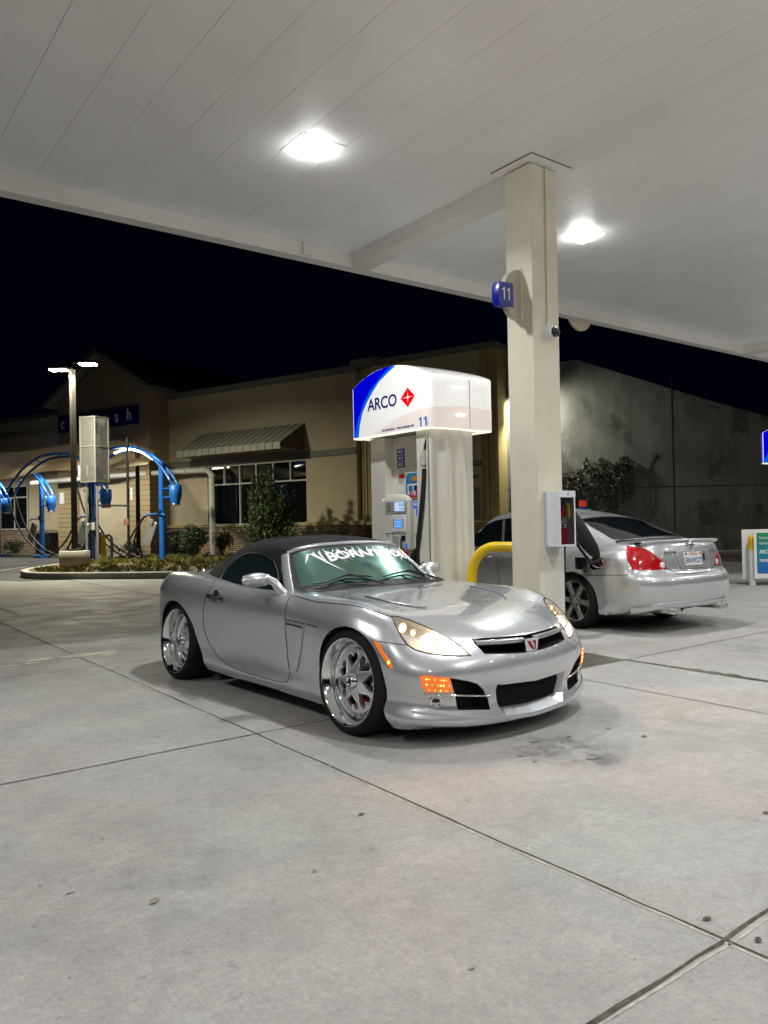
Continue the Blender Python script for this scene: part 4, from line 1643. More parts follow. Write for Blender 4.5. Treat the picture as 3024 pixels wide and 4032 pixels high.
sedan = empty('sedan', (8.235, 5.980, 0), -0.07075, 'silver four door sedan seen from behind being refuelled on the far side of the column', 'car')
G2 = spl2(sedan_net(), 5, 5)
G2[:, :, 1] = np.maximum(G2[:, :, 1], 0)
G2[0, :, 1] = 0
G2[-1, :, 1] = 0
G2[:, -1, 1] = 0
body2 = half_to_solid('body', G2, M_PAINT2, sedan)
B2 = Surf(body2.data)
CG = spl2(full(CAB), 6, 6)
mb = MB()
mb.grid([[tuple(p) for p in row] for row in CG], M_PAINT2, True, flip=False)
cab = mb.build('roof', sedan)
bpy.context.view_layer.update()
C2 = Surf(cab.data)
arcs = [(math.cos(R(a)) * .358, .335 + math.sin(R(a)) * .335) for a in range(-20, 201, 10)]
cuts = []
for s_ in (1, -1):
    for u0, dz in ((0, 0), (2.82, 0)):
        A = [(u0 + a, b) for a, b in arcs] + [(u0 - .40, -.05), (u0 + .40, -.05)]
        cuts.append(cutter(lambda mb, m: mb.prism(A, min(s_ * .55, s_ * 1.2), max(s_ * .55, s_ * 1.2), m, MX), M_LINER))
for c in cuts: c.parent = sedan
# fuel filler recess (left rear quarter)
mb = MB()
FDO = [(-.42, .715), (-.31, .705), (-.27, .73), (-.27, .82), (-.30, .845), (-.41, .845), (-.44, .82), (-.44, .735)]
mb.prism(FDO, -1.2, -.80, M_BLACK, MX)
c = mb.build('cutter', sedan, weld=True)
cuts.append(c)
boolean(body2, cuts)
fix_normals(body2, B2)


def f2(pts, s_):
    return pts if s_ > 0 else mirror_pts(pts)


# tail lamps
M_TAIL = mat('tail_red', (0.42, 0.004, 0.010), 0.12, coat=1.0, emit=(1, .02, .02), estr=0.06, noise=0.5, nscale=18)
M_TAILC = mat('tail_clear', (0.75, 0.72, 0.70), 0.12, coat=1.0)
TLO = [(-0.735, -0.675, 0.982), (-0.711, -0.756, 0.971), (-0.656, -0.837, 0.95), (-0.586, -0.904, 0.898), (-0.495, -0.955, 0.812), (-0.443, -0.969, 0.765), (-0.451, -0.974, 0.718), (-0.632, -0.924, 0.712),
       (-0.80, -0.80, 0.718), (-0.80, -0.74, 0.819), (-0.775, -0.70, 0.901)]
for s_ in (1, -1):
    tl = patch(f2(TLO, s_), B2, (-.62 * s_, -.78, .1), M_TAIL, .004, .03, .008).build('tail_lamp', sedan)
    h = B2.near(Vector((-s_ * .497, -.959, .762)))
    xa = Vector((0, 0, 1)).cross(h[1]).normalized()
    mb = MB(frame(h[0] + h[1] * .004, xa, h[1].cross(xa), h[1]))
    mb.lathe([(.036, 0), (.034, .006), (.02, .010), (0, .011)], 20, M_TAILC)
    mb.build('reverse_lamp', tl)
    mb = MB()
    P = [tuple(B2.near(Vector(p))[0] + B2.near(Vector(p))[1] * .002) for p in f2(TLO, s_)]
    mb.tube(P, .003, 5, M_GAP, closed=True)
    mb.build('lamp_seal', tl)

# rear window and side windows
RWO = [(-.52, .205, 1.298), (-.26, .215, 1.30), (0, .22, 1.30), (.26, .215, 1.30), (.52, .205, 1.298), (.545, .02, 1.205), (.575, -.21, 1.125), (.60, -.40, 1.05), (.33, -.46, 1.055), (0, -.475, 1.056), (-.33, -.46, 1.055), (-.60, -.40, 1.05), (-.575, -.21, 1.125), (-.545, .02, 1.205)]
mb = MB()
rw = patch(RWO, C2, (0, -.55, .83), M_DKGLASS, .003, .05, .004, xa=(1, 0, 0)).build('rear_window', sedan)
mb = MB()
mb.tube([tuple(C2.near(Vector(p))[0] + C2.near(Vector(p))[1] * .003) for p in spl(np.array(RWO + RWO[:1]), 4)], .006, 5, M_BLACK)
mb.build('window_seal', rw)
SW2 = [(-.78, .30, .975), (-.70, .22, 1.06), (-.655, .30, 1.15), (-.62, .52, 1.24), (-.60, .85, 1.305), (-.605, 1.27, 1.325), (-.62, 1.65, 1.29), (-.64, 1.95, 1.20), (-.72, 2.25, 1.02), (-.79, 2.42, .915), (-.79, 1.2, .945)]
for s_ in (1, -1):
    O = f2(SW2, s_)
    w = patch(O, C2, (-s_, 0, .3), M_DKGLASS, .003, .08, .004).build('side_window', sedan)
    mb = MB()
    for u in (.48, 1.33):
        pts = []
        for k in range(9):
            z = .95 + .38 * k / 8
            hh = C2.cast((-s_ * 1.5, u + (.02 if u > 1 else .0) * k, z), (s_, 0, 0))
            if hh and hh[0].z < 1.33: pts.append(tuple(hh[0] + hh[1] * .005))
        mb.tube(pts, .022 if u > 1 else .012, 6, M_BLACK)
    mb.build('window_pillar', w)
WSO = [(-.60, 2.46, .955), (-.56, 2.05, 1.19), (-.52, 1.78, 1.345), (0, 1.84, 1.37), (.52, 1.78, 1.345), (.56, 2.05, 1.19), (.60, 2.46, .955), (0, 2.52, .965)]
patch(WSO, C2, (0, .6, .8), M_DKGLASS, .003, .08, .004, xa=(1, 0, 0)).build('windshield', sedan)

# spoiler
mb = MB()
rows = []
for k in range(33):
    v = -.70 + 1.4 * k / 32
    a = abs(v) / .70
    y0 = -.935 + .105 * a ** 2.2
    zt = 1.030 - .012 * a ** 2
    e = 1 if a < .93 else max(.15, 1 - (a - .93) / .07)
    rows.append([(v, y0 + .17, zt - .006), (v, y0 + .10, zt + .004 * e), (v, y0 + .02, zt + .014 * e), (v, y0 - .018, zt + .010 * e), (v, y0 - .018, zt - .002), (v, y0 + .012, zt - .030), (v, y0 + .05, zt - .035)])
mb.grid(rows, M_PAINT2, True)
mb.build('spoiler', sedan)

# trunk lid seam, plate recess, plate, lettering
mb = MB()
L1 = [(-.70, -.62, 1.0), (-.66, -.86, .955), (-.585, -.918, .89), (-.50, -.962, .80), (-.455, -.985, .74), (-.36, -1.0, .695), (-.28, -1.02, .668), (0, -1.04, .660), (.28, -1.02, .668), (.36, -1.0, .695), (.455, -.985, .74), (.50, -.962, .80), (.585, -.918, .89), (.66, -.86, .955), (.70, -.62, 1.0)]
seam(mb, L1, B2, .003, 3)
mb.build('trunk_gap', sedan)
PPO = [(-.29, -.96, .925), (.29, -.96, .925), (.29, -.985, .78), (.24, -.995, .708), (-.24, -.995, .708), (-.29, -.985, .78)]
pr_ = patch(PPO, B2, (0, -1, .1), M_PAINT2, .010, .04, .02, xa=(1, 0, 0)).build('plate_surround', sedan)
mb = MB()
PI = [(-.27, .912), (.27, .912), (.27, .785), (.225, .722), (-.225, .722), (-.27, .785)]
mb.tube([(x, -.9935 - (.93 - z) * .14, z) for x, z in PI], .005, 6, M_PAINT2, closed=True)
mb.build('surround_edge', pr_)
M_PLATE2 = mat('plate_white', (0.74, 0.74, 0.72), 0.35)
PM = frame((0, -1.004, .820), (1, 0, 0), (0, .14, 1))
mb = MB(PM)
mb.rbox(-.155, .155, -.078, .078, -.012, .004, .004, M_PLATE2)
mb.rbox(.185, .212, -.03, .05, -.012, .004, .004, M_BLACK)
lp = mb.build('license_plate', sedan)
mb = MB(PM)
mb.text('5RNW277', .082, M_NAVY, Matrix.Translation((0, -.048, .0045)), .0006, 'CENTER', .86, .0012)
mb.build('plate_number', lp)
mb = MB(PM)
mb.text('California', .034, M_RED, Matrix.Translation((0, .042, .0045)), .0006, 'CENTER', 1.0, .0004)
mb.rbox(-.145, -.115, .045, .066, .0045, .006, .0004, M_NAVY, seg=1)
mb.rbox(.108, .145, .042, .068, .0045, .006, .0004, M_ORANGE, seg=1)
mb.build('plate_heading', lp)
mb = MB(frame((0, -.972, .975), (1, 0, 0), (0, .25, 1)))
mb.lathe([(.030, .004), (.034, .010), (.040, .010), (.044, .003), (.044, -.01)], 28, M_CHROME)
mb.rbox(-.050, .050, -.009, .009, -.01, .012, .002, M_CHROME)
mb.build('badge', sedan)
mb = MB(frame((-.47, -.972, .885), (1, -.10, 0), (0, .16, 1)))
mb.text('MAXIMA', .040, M_CHROME, None, .004, 'LEFT', 1.1, .0008, 1.15)
mb.build('model_lettering', sedan)
mb = MB(frame((.345, -.972, .885), (1, .10, 0), (0, .16, 1)))
mb.text('3.5 SE', .036, M_CHROME, None, .004, 'LEFT', 1.05, .0008)
mb.build('trim_lettering', sedan)

# bumper: seam, lower valance line, mud flap corner, exhausts
mb = MB()
for s_ in (1, -1):
    seam(mb, f2([(-0.909, 0.30, 0.652), (-0.909, 0.011, 0.649), (-0.906, -0.222, 0.640), (-0.883, -0.598, 0.655), (-0.82, -0.80, 0.668), (-.80, -.82, .71)], s_), B2, .003, 3)
mb.build('bumper_gap', sedan)
mb = MB()
rows = []
for k in range(49):
    v = -.80 + 1.6 * k / 48
    z = .345 if abs(v) < .6 else .345 - .055 * (abs(v) - .6) / .2
    hh = B2.cast((v, -1.6, z), (0, 1, 0))
    if hh:
        p, n = hh
        rows.append([tuple(p + Vector((0, .003, .012))), tuple(p + Vector((0, -.006, .002))), tuple(p + Vector((0, -.006, -.06))), tuple(p + Vector((0, .05, -.075)))])
mb.grid(rows, M_PAINT2, True)
mb.build('rear_valance', sedan)
mb = MB()
mb.box(-.50, .50, -.62, 3.5, .19, .25, M_LINER)
mb.build('underbody', sedan)
for s_ in (1, -1):
    mb = MB()
    for dx in (.395, .475):
        mb.M = frame((-s_ * dx, -1.085, .258), (-1, 0, 0), (0, 0, 1))
        mb.lathe([(.030, .12), (.030, .0), (.034, -.004), (.036, .0), (.036, .14)], 20, M_CHROME)
        mb.lathe([(.030, .10), (0, .10)], 16, M_BLACK)
    mb.M = Matrix.Identity(4)
    mb.cyl((-s_ * .435, -.40, .25), (-s_ * .435, -.90, .262), .05, .045, 14, M_GREYMETAL)
    mb.build('exhaust_tips', sedan)
    C = f2([(-0.872, -0.36, 0.335), (-0.872, -0.50, 0.335), (-0.862, -0.53, 0.20), (-0.855, -0.43, 0.195)], s_)
    patch(C, B2, (-s_, 0, 0), M_PAINT2, .012, .05, .02).build('side_skirt_corner', sedan)
    # doors
    DR = f2([(-.9, .42, .92), (-.9, .44, .60), (-.9, .50, .35), (-.9, .60, .27), (-.9, 1.30, .26), (-.9, 1.31, .60), (-.9, 1.32, .90)], s_)
    d = patch(DR, B2, (-s_, 0, 0), M_PAINT2, .001, .08, .003).build('rear_door', sedan)
    DFm = f2([(-.9, 1.34, .90), (-.9, 1.33, .60), (-.9, 1.32, .26), (-.9, 2.25, .26), (-.9, 2.34, .45), (-.9, 2.36, .86)], s_)
    d2 = patch(DFm, B2, (-s_, 0, 0), M_PAINT2, .001, .08, .003).build('front_door', sedan)
    for dd, u in ((d, .55), (d2, 1.46)):
        mb = MB()
        mb.lathe([(0, .001), (.04, .002), (.045, .0)], 16, M_PAINT2, frame((-s_ * .889, u + .06, .80), (0, 1, 0), (0, 0, 1), (-s_, 0, 0)))
        mb.tube([(-s_ * .880, u, .803), (-s_ * .912, u + .02, .805), (-s_ * .918, u + .10, .806), (-s_ * .912, u + .18, .806), (-s_ * .885, u + .20, .806)], .012, 8, M_PAINT2)
        mb.build('door_handle', dd)
    mb = MB()
    for u in (.43, 1.325, 2.35):
        seam(mb, f2([(-.9, u, .90), (-.9, u, .60), (-.9, u + (.1 if u < 1 else -.02), .30)], s_), B2, .0025, 4)
    seam(mb, f2([(-.87, .45, .335), (-.87, 1.3, .335), (-.87, 2.3, .335)], s_), B2, .0025, 6)
    mb.build('door_gaps', sedan)
    mb = MB()
    mb.rbox(-.12, .12, -.05, .05, -.06, .06, .03, M_PAINT2, Matrix.Translation((-s_ * .98, 2.12, .98)))
    mb.tube([(-s_ * .83, 2.16, .93), (-s_ * .92, 2.14, .96)], .02, 8, M_PAINT2)
    mb.build('side_mirror', sedan)
    mb = MB()
    O = f2([(-.62, 3.50, .70), (-.80, 3.28, .73), (-.84, 3.20, .68), (-.78, 3.42, .60), (-.62, 3.58, .58)], s_)
    patch(O, B2, (-s_ * .5, .85, .2), M_TAILC, .004, .04, .006).build('headlight', sedan)
# antenna fin, shelf brake light
mb = MB()
mb.rbox(-.25, .25, -.03, .03, -.012, .012, .01, M_RED, Matrix.Translation((0, -.33, 1.06)))
mb.build('high_brake_light', sedan)

# open fuel flap with the filler cap on its strap
M_FLAPIN = mat('flap_inner', (0.35, 0.36, 0.37), 0.18, 1.0)
mb = MB()
mb.rbox(-.010, .006, -.085, .085, -.072, .072, .005, M_FLAPIN, Matrix.Translation((-.965, -.215, .778)) @ Matrix.Rotation(R(12), 4, 'Z'))
mb.tube([(-.90, -.26, .78), (-.93, -.25, .78), (-.955, -.22, .78)], .010, 6, M_CHROME)
flap = mb.build('fuel_flap', sedan)
mb = MB()
mb.cyl((-.965, -.235, .715), (-.93, -.265, .700), .032, .032, 16, M_BLACK)
mb.build('filler_cap', flap)


def sedan_wheel(s_, y):
    T = Matrix.Translation((-s_ * .885, y, .325)) @ (Matrix.Rotation(-math.pi / 2, 4, 'Y') if s_ > 0 else Matrix.Rotation(math.pi / 2, 4, 'Y'))
    mb = MB(T)
    mb.lathe([(.240, -.006), (.240, .002), (.234, .003), (.226, -.006), (.219, -.030), (.214, -.07), (.21, -.19), (.23, -.2)], 48, M_SATIN)
    w = mb.build('wheel', sedan)
    mb = MB(T)
    for j in range(6):
        a = 2 * math.pi * j / 6 + .45
        ca, sa = math.cos(a), math.sin(a)
        rows = []
        for k in range(7):
            r = .035 + (.228 - .035) * k / 6
            wd = .034 - .006 * math.sin(k / 6 * math.pi) + .006 * (k / 6) ** 3
            z = -.020 + .014 * math.sin(k / 6 * math.pi * .8)
            rows.append([(r * ca - b * sa, r * sa + b * ca, z + c) for b, c in ((-wd, -.035), (-wd, -.004), (-wd * .7, .003), (wd * .7, .003), (wd, -.004), (wd, -.035))])
        mb.grid(rows, M_SATIN, True)
    mb.lathe([(.078, -.05), (.076, -.012), (.066, -.006), (.036, -.008), (.034, .0), (0, .002)], 32, M_SATIN)
    for j in range(5):
        a = 2 * math.pi * j / 5
        mb.lathe([(.0115, -.003), (0, -.003)], 10, M_BLACK, Matrix.Translation((.056 * math.cos(a), .056 * math.sin(a), -.002)))
    mb.build('spokes', w)
    mb = MB(T)
    mb.lathe([(.155, -.09), (.155, -.102), (.05, -.102)], 32, M_DISC)
    mb.lathe([(.212, -.14), (0, -.14)], 24, M_LINER)
    mb.build('brake_disc', w)
    mb = MB(T)
    mb.lathe([(.236, -.004), (.240, .004), (.255, .010), (.285, .008), (.305, -.004), (.318, -.020), (.325, -.045), (.326, -.09), (.326, -.15), (.318, -.185), (.30, -.20), (.235, -.205)], 64, M_TYRE)
    for zz in (-.065, -.11, -.15):
        mb.lathe([(.3262, zz + .004), (.3268, zz + .003), (.3268, zz - .003), (.3262, zz - .004)], 64, M_GAP)
    mb.build('tyre', w)


M_SATIN = mat('satin_wheel', (0.36, 0.35, 0.34), 0.38, 0.9)
for s_ in (1, -1):
    sedan_wheel(s_, 0)
    sedan_wheel(s_, 2.82)
# ------------------------------------------------------------ fuel pump
M_SIGN = mat('sign_white', (0.80, 0.79, 0.77), 0.15, coat=0.8, emit=(1.0, 0.985, 0.955), estr=0.42)
M_SIGNPINK = mat('sign_pink', (0.74, 0.66, 0.62), 0.15, coat=0.8, emit=(0.95, 0.80, 0.74), estr=0.40)
M_SIGNBLUE = mat('sign_blue', (0.0, 0.0, 0.42), 0.15, coat=0.8, emit=(0.0, 0.0, 0.55), estr=0.8)
M_SIGNLBLUE = mat('sign_light_blue', (0.0, 0.10, 0.62), 0.15, coat=0.8, emit=(0.0, 0.12, 0.75), estr=0.6)
M_SIGNRED = mat('sign_red', (0.72, 0.0, 0.01), 0.2, emit=(0.8, 0.0, 0.01), estr=0.5)
M_SIGNTXT = mat('sign_text_blue', (0.01, 0.01, 0.22), 0.2)
M_SIGN11 = mat('sign_number_blue', (0.0, 0.12, 0.55), 0.2, emit=(0.0, 0.14, 0.6), estr=0.3)
M_SCREEN = mat('lcd_screen', (0.3, 0.4, 0.55), 0.2, emit=(0.50, 0.66, 0.92), estr=0.75)
M_SCREEN2 = mat('lcd_screen_blue', (0.05, 0.2, 0.6), 0.2, emit=(0.06, 0.28, 0.85), estr=0.75)
M_LCDTXT = mat('lcd_digits', (0.02, 0.05, 0.2), 0.4)
M_PUMPG = mat('pump_grey', (0.36, 0.36, 0.34), 0.4)
M_UNDER = mat('sign_underside', (0.75, 0.73, 0.66), 0.4, emit=(1.0, 0.93, 0.74), estr=1.3)


def make_pump():
    """x, y relative to (5.79, 6.95); front face towards -x"""
    T = Matrix.Translation((-5.79, -6.95, 0))
    root = empty('fuel_pump', (5.79, 6.95, 0))
    # --- sign head: rounded plan, arched top
    X0, X1, Y0, Y1, zb = 5.30, 6.28, 6.22, 7.66, 2.292

    def plan(off=0.0, r=.09):
        pts = []
        for cx, cy, a0 in ((X0 + r, Y1 - r, 90), (X0 + r, Y0 + r, 180), (X1 - r, Y0 + r, 270), (X1 - r, Y1 - r, 0)):
            for k in range(7):
                a = R(a0 + 15 * k)
                pts.append((cx + (r - off) * math.cos(a), cy + (r - off) * math.sin(a)))
        return pts
    pl = plan()
    P = []
    for i in range(len(pl)):
        a, b_ = pl[i], pl[(i + 1) % len(pl)]
        L = math.hypot(b_[0] - a[0], b_[1] - a[1])
        k = max(1, int(L / .06))
        for j in range(k):
            P.append((a[0] + (b_[0] - a[0]) * j / k, a[1] + (b_[1] - a[1]) * j / k))

    def ztop(y):
        t = (y - 6.94) / .72
        return 2.862 + .178 * max(0, 1 - abs(t) ** 2.1)
    rows = []
    for x, y in P:
        zt = ztop(y)
        rows.append([(x, y, zb)] + [(x, y, zb + .014 + (zt - zb - .03) * k / 6) for k in range(7)] +
                    [(x + (5.79 - x) * .012, y + (6.94 - y) * .008, zt - .004), (x + (5.79 - x) * .05, y + (6.94 - y) * .03, zt + .002), (5.79 + (x - 5.79) * .4, y + (6.94 - y) * .05, ztop(y) + .012), (5.79, y + (6.94 - y) * .06, ztop(y) + .014)])
    mb = MB(T)
    mb.grid(rows, M_SIGN, True, cu=True, flip=True)
    mb.add([(x, y, zb) for x, y in P], [tuple(range(len(P)))], M_PUMP)
    sg = mb.build('sign_head', root)
    # lit rim below the head
    mb = MB(T)
    inner = [(5.79 + (x - 5.79) * .86, 6.94 + (y - 6.94) * .90) for x, y in P]
    mb.grid([[(x, y, zb - .004), (a, b_, zb - .012)] for (x, y), (a, b_) in zip(P, inner)], M_UNDER, False, cu=True)
    mb.build('lit_rim', sg)
    # --- graphics on the front (x = X0) built as thin sheets
    MF = T @ frame((X0 - .0015, 0, 0), (0, -1, 0), (0, 0, 1))     # local (-y, z)

    def flat(pts, m, h, mbx, Mx=MF):
        mbx.prism([(-y, z) for y, z in pts][::-1], -.001, h, m, Mx)
    dark = [(7.555, 2.895), (7.474, 2.930), (7.326, 2.981), (7.123, 3.020), (6.966, 3.033), (6.84, 3.032), (6.968, 2.975), (7.107, 2.900), (7.25, 2.806), (7.377, 2.679), (7.487, 2.511), (7.555, 2.348), (7.575, 2.30), (7.575, 2.885)]
    light = [(6.84, 3.032), (6.76, 3.022), (6.911, 2.965), (7.068, 2.893), (7.19, 2.797), (7.305, 2.694), (7.402, 2.573), (7.458, 2.435), (7.484, 2.30), (7.575, 2.30), (7.555, 2.348), (7.487, 2.511), (7.377, 2.679), (7.25, 2.806), (7.107, 2.900), (6.968, 2.975)]
    pink = [(7.206, 2.306), (6.987, 2.371), (6.795, 2.431), (6.611, 2.466), (6.433, 2.486), (6.315, 2.492), (6.315, 2.306)]
    mb = MB(); flat(dark, M_SIGNBLUE, .0015, mb)
    # the blue wraps round the far corner
    cor = [p for p in P if p[1] > 7.57 and p[0] < 5.40]
    cor.sort(key=lambda p: -p[0])
    rr_ = [[((x - 5.79) * 1.004 + 5.79, (y - 6.94) * 1.003 + 6.94, zb + .01), ((x - 5.79) * 1.004 + 5.79, (y - 6.94) * 1.003 + 6.94, ztop(y) - .005)] for x, y in cor]
    mb.M = T
    mb.grid(rr_, M_SIGNBLUE, True)
    mb.M = Matrix.Identity(4)
    mb.build('blue_sweep', sg)
    mb = MB(); flat(light, M_SIGNLBLUE, .0015, mb); mb.build('light_blue_sweep', sg)
    mb = MB(); flat(pink, M_SIGNPINK, .0012, mb)
    mb.M = T
    seg = [p for p in P if (p[0] < 5.42 and p[1] < 6.32)] + [p for p in P if p[1] < Y0 + .001]
    path = sorted([p for p in P if p[1] < 6.312 and p[0] < 6.275], key=lambda p: math.atan2(p[1] - 6.5, p[0] - 5.79))
    rr_ = []
    for x, y in path:
        t = (x - 5.30) / .98
        zt = 2.492 + .05 * math.sin(min(1, t * 1.25) * math.pi / 1.4)
        q_ = ((x - 5.79) * 1.003 + 5.79, (y - 6.94) * 1.002 + 6.94)
        rr_.append([(q_[0], q_[1], zb + .012), (q_[0], q_[1], zt)])
    mb.grid(rr_, M_SIGNPINK, True, flip=True)
    mb.M = Matrix.Identity(4)
    mb.build('pink_wave', sg)
    mb = MB()
    mb.text('ARCO', .190, M_SIGNTXT, MF @ Matrix.Translation((-7.292, 2.584, .002)), .0006, 'LEFT', 1.06, .003, .96)
    mb.build('brand_lettering', sg)
    mb = MB()
    cx, cz, w, h, g_ = -6.552, 2.645, .122, .106, .009
    for sx in (-1, 1):
        for sz in (-1, 1):
            arc = [(cx + sx * (g_ + (w - g_) * t), cz + sz * (g_ * (1 - t) ** 2)) for t in (1, .6, .3, .12, 0)] + [(cx + sx * g_ * (1 - t) ** 2, cz + sz * (g_ + (h - g_) * t)) for t in (.12, .3, .6, 1)]
            if sx * sz < 0: arc = arc[::-1]
            mb.prism(arc, .0015, .003, M_SIGNRED, MF)
    mb.build('diamond_logo', sg)
    mb = MB()
    mb.eleven(.100, M_SIGN11, MF @ Matrix.Translation((-6.372, 2.304, .002)), .0012, .80, .42)
    mb.build('pump_number', sg)
    mb = MB()
    mb.text('NO SMOKING   TURN ENGINE OFF', .032, M_SIGNTXT, MF @ Matrix.Translation((-7.02, 2.318, .0025)), .0005, 'LEFT', 1.12, .0012)
    mb.build('warning_lettering', sg)
    mb = MB(T)     # panel joint and trim screws
    mb.box(5.893, 5.903, Y0 - .0018, Y0 + .01, zb + .01, ztop(Y0) - .005, M_PUMPG)
    mb.build('panel_joint', sg)
    # --- end column cladding with shallow flutes (faces -y and +y)
    for y_, nm in ((6.30, 0), (7.62, 1)):
        mb = MB(T)
        sec = []
        n = 48
        for k in range(n + 1):
            x = 5.36 + .63 * k / n
            t = (x - 5.36) / .63
            d = .055 * math.sin(math.pi * t) ** .5 + .012 * math.cos(t * math.pi * 6)
            sec.append((x, (y_ - d) if nm == 0 else (y_ + d)))
        if nm == 0:
            yb = 6.52
            mb.grid([[(x, y, 0.0), (x, y, 1.2), (x, y, zb - .01)] for x, y in sec], M_PUMP, True)
            mb.box(5.362, 5.988, 6.32, 6.50, 0, zb - .012, M_PUMP)
            mb.build('column_cladding', root)
        else:
            mb.box(5.48, 6.12, 7.22, 7.50, 0, zb - .012, M_PUMP)
            mb.build('column_cladding', root)
    # --- dispenser cabinet
    mb = MB(T)
    mb.rbox(5.52, 6.14, 6.52, 7.53, .0, 1.55, .015, M_PUMP)
    mb.box(5.60, 6.06, 6.80, 7.48, 1.54, zb - .012, M_PUMP)
    mb.box(5.598, 5.604, 6.80, 7.515, 1.56, 1.575, M_PUMPG)
    cab_ = mb.build('cabinet', root)
    mb = MB(T)
    mb.box(5.70, 5.95, 6.50, 6.80, 1.55, zb - .02, M_PUMPG)
    mb.build('hose_bay', cab_)
    mb = MB(T)     # curved display hood
    rows = []
    for k in range(15):
        a = math.pi * k / 14
        y = 7.01 + .255 * math.cos(a)
        z = 1.53 + .085 * math.sin(a) ** .7
        rows.append([(5.525, y, z), (5.47, y, z), (5.455, y, z - .012), (5.45, y, min(z - .02, 1.53))])
    mb.grid(rows, M_PUMP, True)
    mb.rbox(5.452, 5.53, 6.755, 7.265, .98, 1.535, .012, M_PUMP)
    mb.rbox(5.446, 5.47, 6.79, 7.20, 1.405, 1.535, .02, M_PUMPG)
    hood_ = mb.build('display_hood', cab_)
    FR = T @ frame((5.445, 0, 0), (0, -1, 0), (0, 0, 1))
    mb = MB(FR)
    mb.rbox(-7.01, -6.835, 1.418, 1.522, -.002, .004, .002, M_SCREEN, seg=1)
    mb.text('35.00', .052, M_LCDTXT, Matrix.Translation((-6.93, 1.475, .0045)), .0004, 'LEFT', .85)
    mb.text('7.610', .042, M_LCDTXT, Matrix.Translation((-6.92, 1.430, .0045)), .0004, 'LEFT', .85)
    mb.build('price_screen', hood_)
    mb = MB(FR)
    for k in range(5):
        mb.box(-7.14, -7.09, 1.435 + .018 * k, 1.440 + .018 * k, -.002, .001, M_BLACK)
    mb.build('speaker_slots', hood_)
    mb = MB(FR)
    mb.rbox(-7.06, -6.83, 1.185, 1.375, -.012, .0, .006, M_WHITE)
    kp = mb.build('keypad_panel', hood_)
    mb = MB(FR)
    mb.rbox(-7.005, -6.885, 1.225, 1.325, .0, .004, .002, M_SCREEN2, seg=1)
    for k in range(3):
        mb.box(-6.99, -6.90, 1.245 + .026 * k, 1.251 + .026 * k, .004, .0045, M_SCREEN)
    mb.build('card_screen', kp)
    mb = MB(FR)
    for k in range(4):
        for x in (-7.035, -6.862):
            mb.rbox(x - .011, x + .011, 1.232 + .026 * k, 1.246 + .026 * k, .0, .005, .002, M_PUMPG, seg=1)
    mb.build('side_buttons', kp)
    mb = MB(FR)
    mb.box(-7.20, -6.80, 1.168, 1.171, -.007, -.002, M_GAP)
    mb.box(-7.20, -6.80, 1.392, 1.395, -.007, -.002, M_GAP)
    mb.box(-7.06, -7.057, .99, 1.168, -.007, -.002, M_GAP)
    mb.box(-6.925, -6.922, .99, 1.168, -.007, -.002, M_GAP)
    mb.build('panel_joints', hood_)
    mb = MB(FR)
    mb.rbox(-7.045, -6.945, 1.01, 1.14, -.005, .002, .004, M_PUMPG)
    mb.build('receipt_slot', hood_)
    mb = MB(FR)
    mb.rbox(-6.895, -6.825, 1.085, 1.145, -.004, .004, .003, M_BLACK)
    mb.rbox(-6.905, -6.835, .995, 1.075, -.004, .010, .006, M_PUMPG)
    mb.rbox(-6.885, -6.872, .99, 1.12, .01, .02, .004, M_BLACK)
    mb.rbox(-6.822, -6.795, 1.0, 1.055, -.004, .002, .002, M_SIGNLBLUE)
    mb.build('card_reader', hood_)
    mb = MB(FR)
    mb.rbox(-7.19, -7.10, 1.03, 1.09, -.004, .001, .002, M_WHITE, seg=1)
    mb.text('6', .05, M_BLACK, Matrix.Translation((-7.155, 1.04, .002)), .0004)
    mb.cyl((-7.15, 1.14, -.002), (-7.15, 1.14, .002), .010, None, 12, M_BLACK)
    mb.build('small_labels', hood_)
    mb = MB(FR)
    mb.rbox(-7.10, -6.77, .90, .965, -.01, .004, .006, M_RED)
    mb.build('grade_button', hood_)
    mb = MB(T)
    mb.rbox(5.50, 5.53, 6.53, 6.745, .70, 1.535, .008, M_PUMP)
    sp = mb.build('side_panel', cab_)
    FS_ = T @ frame((5.499, 0, 0), (0, -1, 0), (0, 0, 1))
    mb = MB(FS_)
    mb.rbox(-6.735, -6.59, 1.445, 1.52, 0, .002, .001, M_SIGNLBLUE, seg=1)
    for k in range(3):
        mb.rbox(-6.725 + .045 * k, -6.69 + .045 * k, 1.47, 1.505, .002, .003, .0005, M_WHITE, seg=1)
    mb.rbox(-6.69, -6.63, 1.37, 1.435, 0, .002, .001, M_SIGNLBLUE, seg=1)
    mb.rbox(-6.70, -6.63, 1.27, 1.31, 0, .002, .001, M_WHITE, seg=1)
    mb.rbox(-6.72, -6.60, 1.14, 1.17, 0, .002, .001, M_PUMPG, seg=1)
    mb.build('instruction_labels', sp)
    mb = MB(T)
    mb.rbox(5.45, 5.51, 6.475, 6.66, .62, 1.15, .02, M_BLACK)
    nb = mb.build('nozzle_boot', cab_)
    # instruction strip on the upper panel
    FU = T @ frame((5.5985, 0, 0), (0, -1, 0), (0, 0, 1))
    mb = MB(FU)
    for k in range(3):
        z = 2.075 - .075 * k
        mb.rbox(-7.14, -7.00, z, z + .066, 0, .002, .001, M_NAVY, seg=1)
        mb.rbox(-7.115, -7.03, z + .018, z + .05, .002, .003, .0005, M_WHITE, seg=1)
        mb.rbox(-7.085, -7.045, z + .028, z + .040, .003, .0035, .0002, M_NAVY, seg=1)
    mb.rbox(-7.12, -7.01, 1.80, 1.845, 0, .002, .001, M_RED, seg=1)
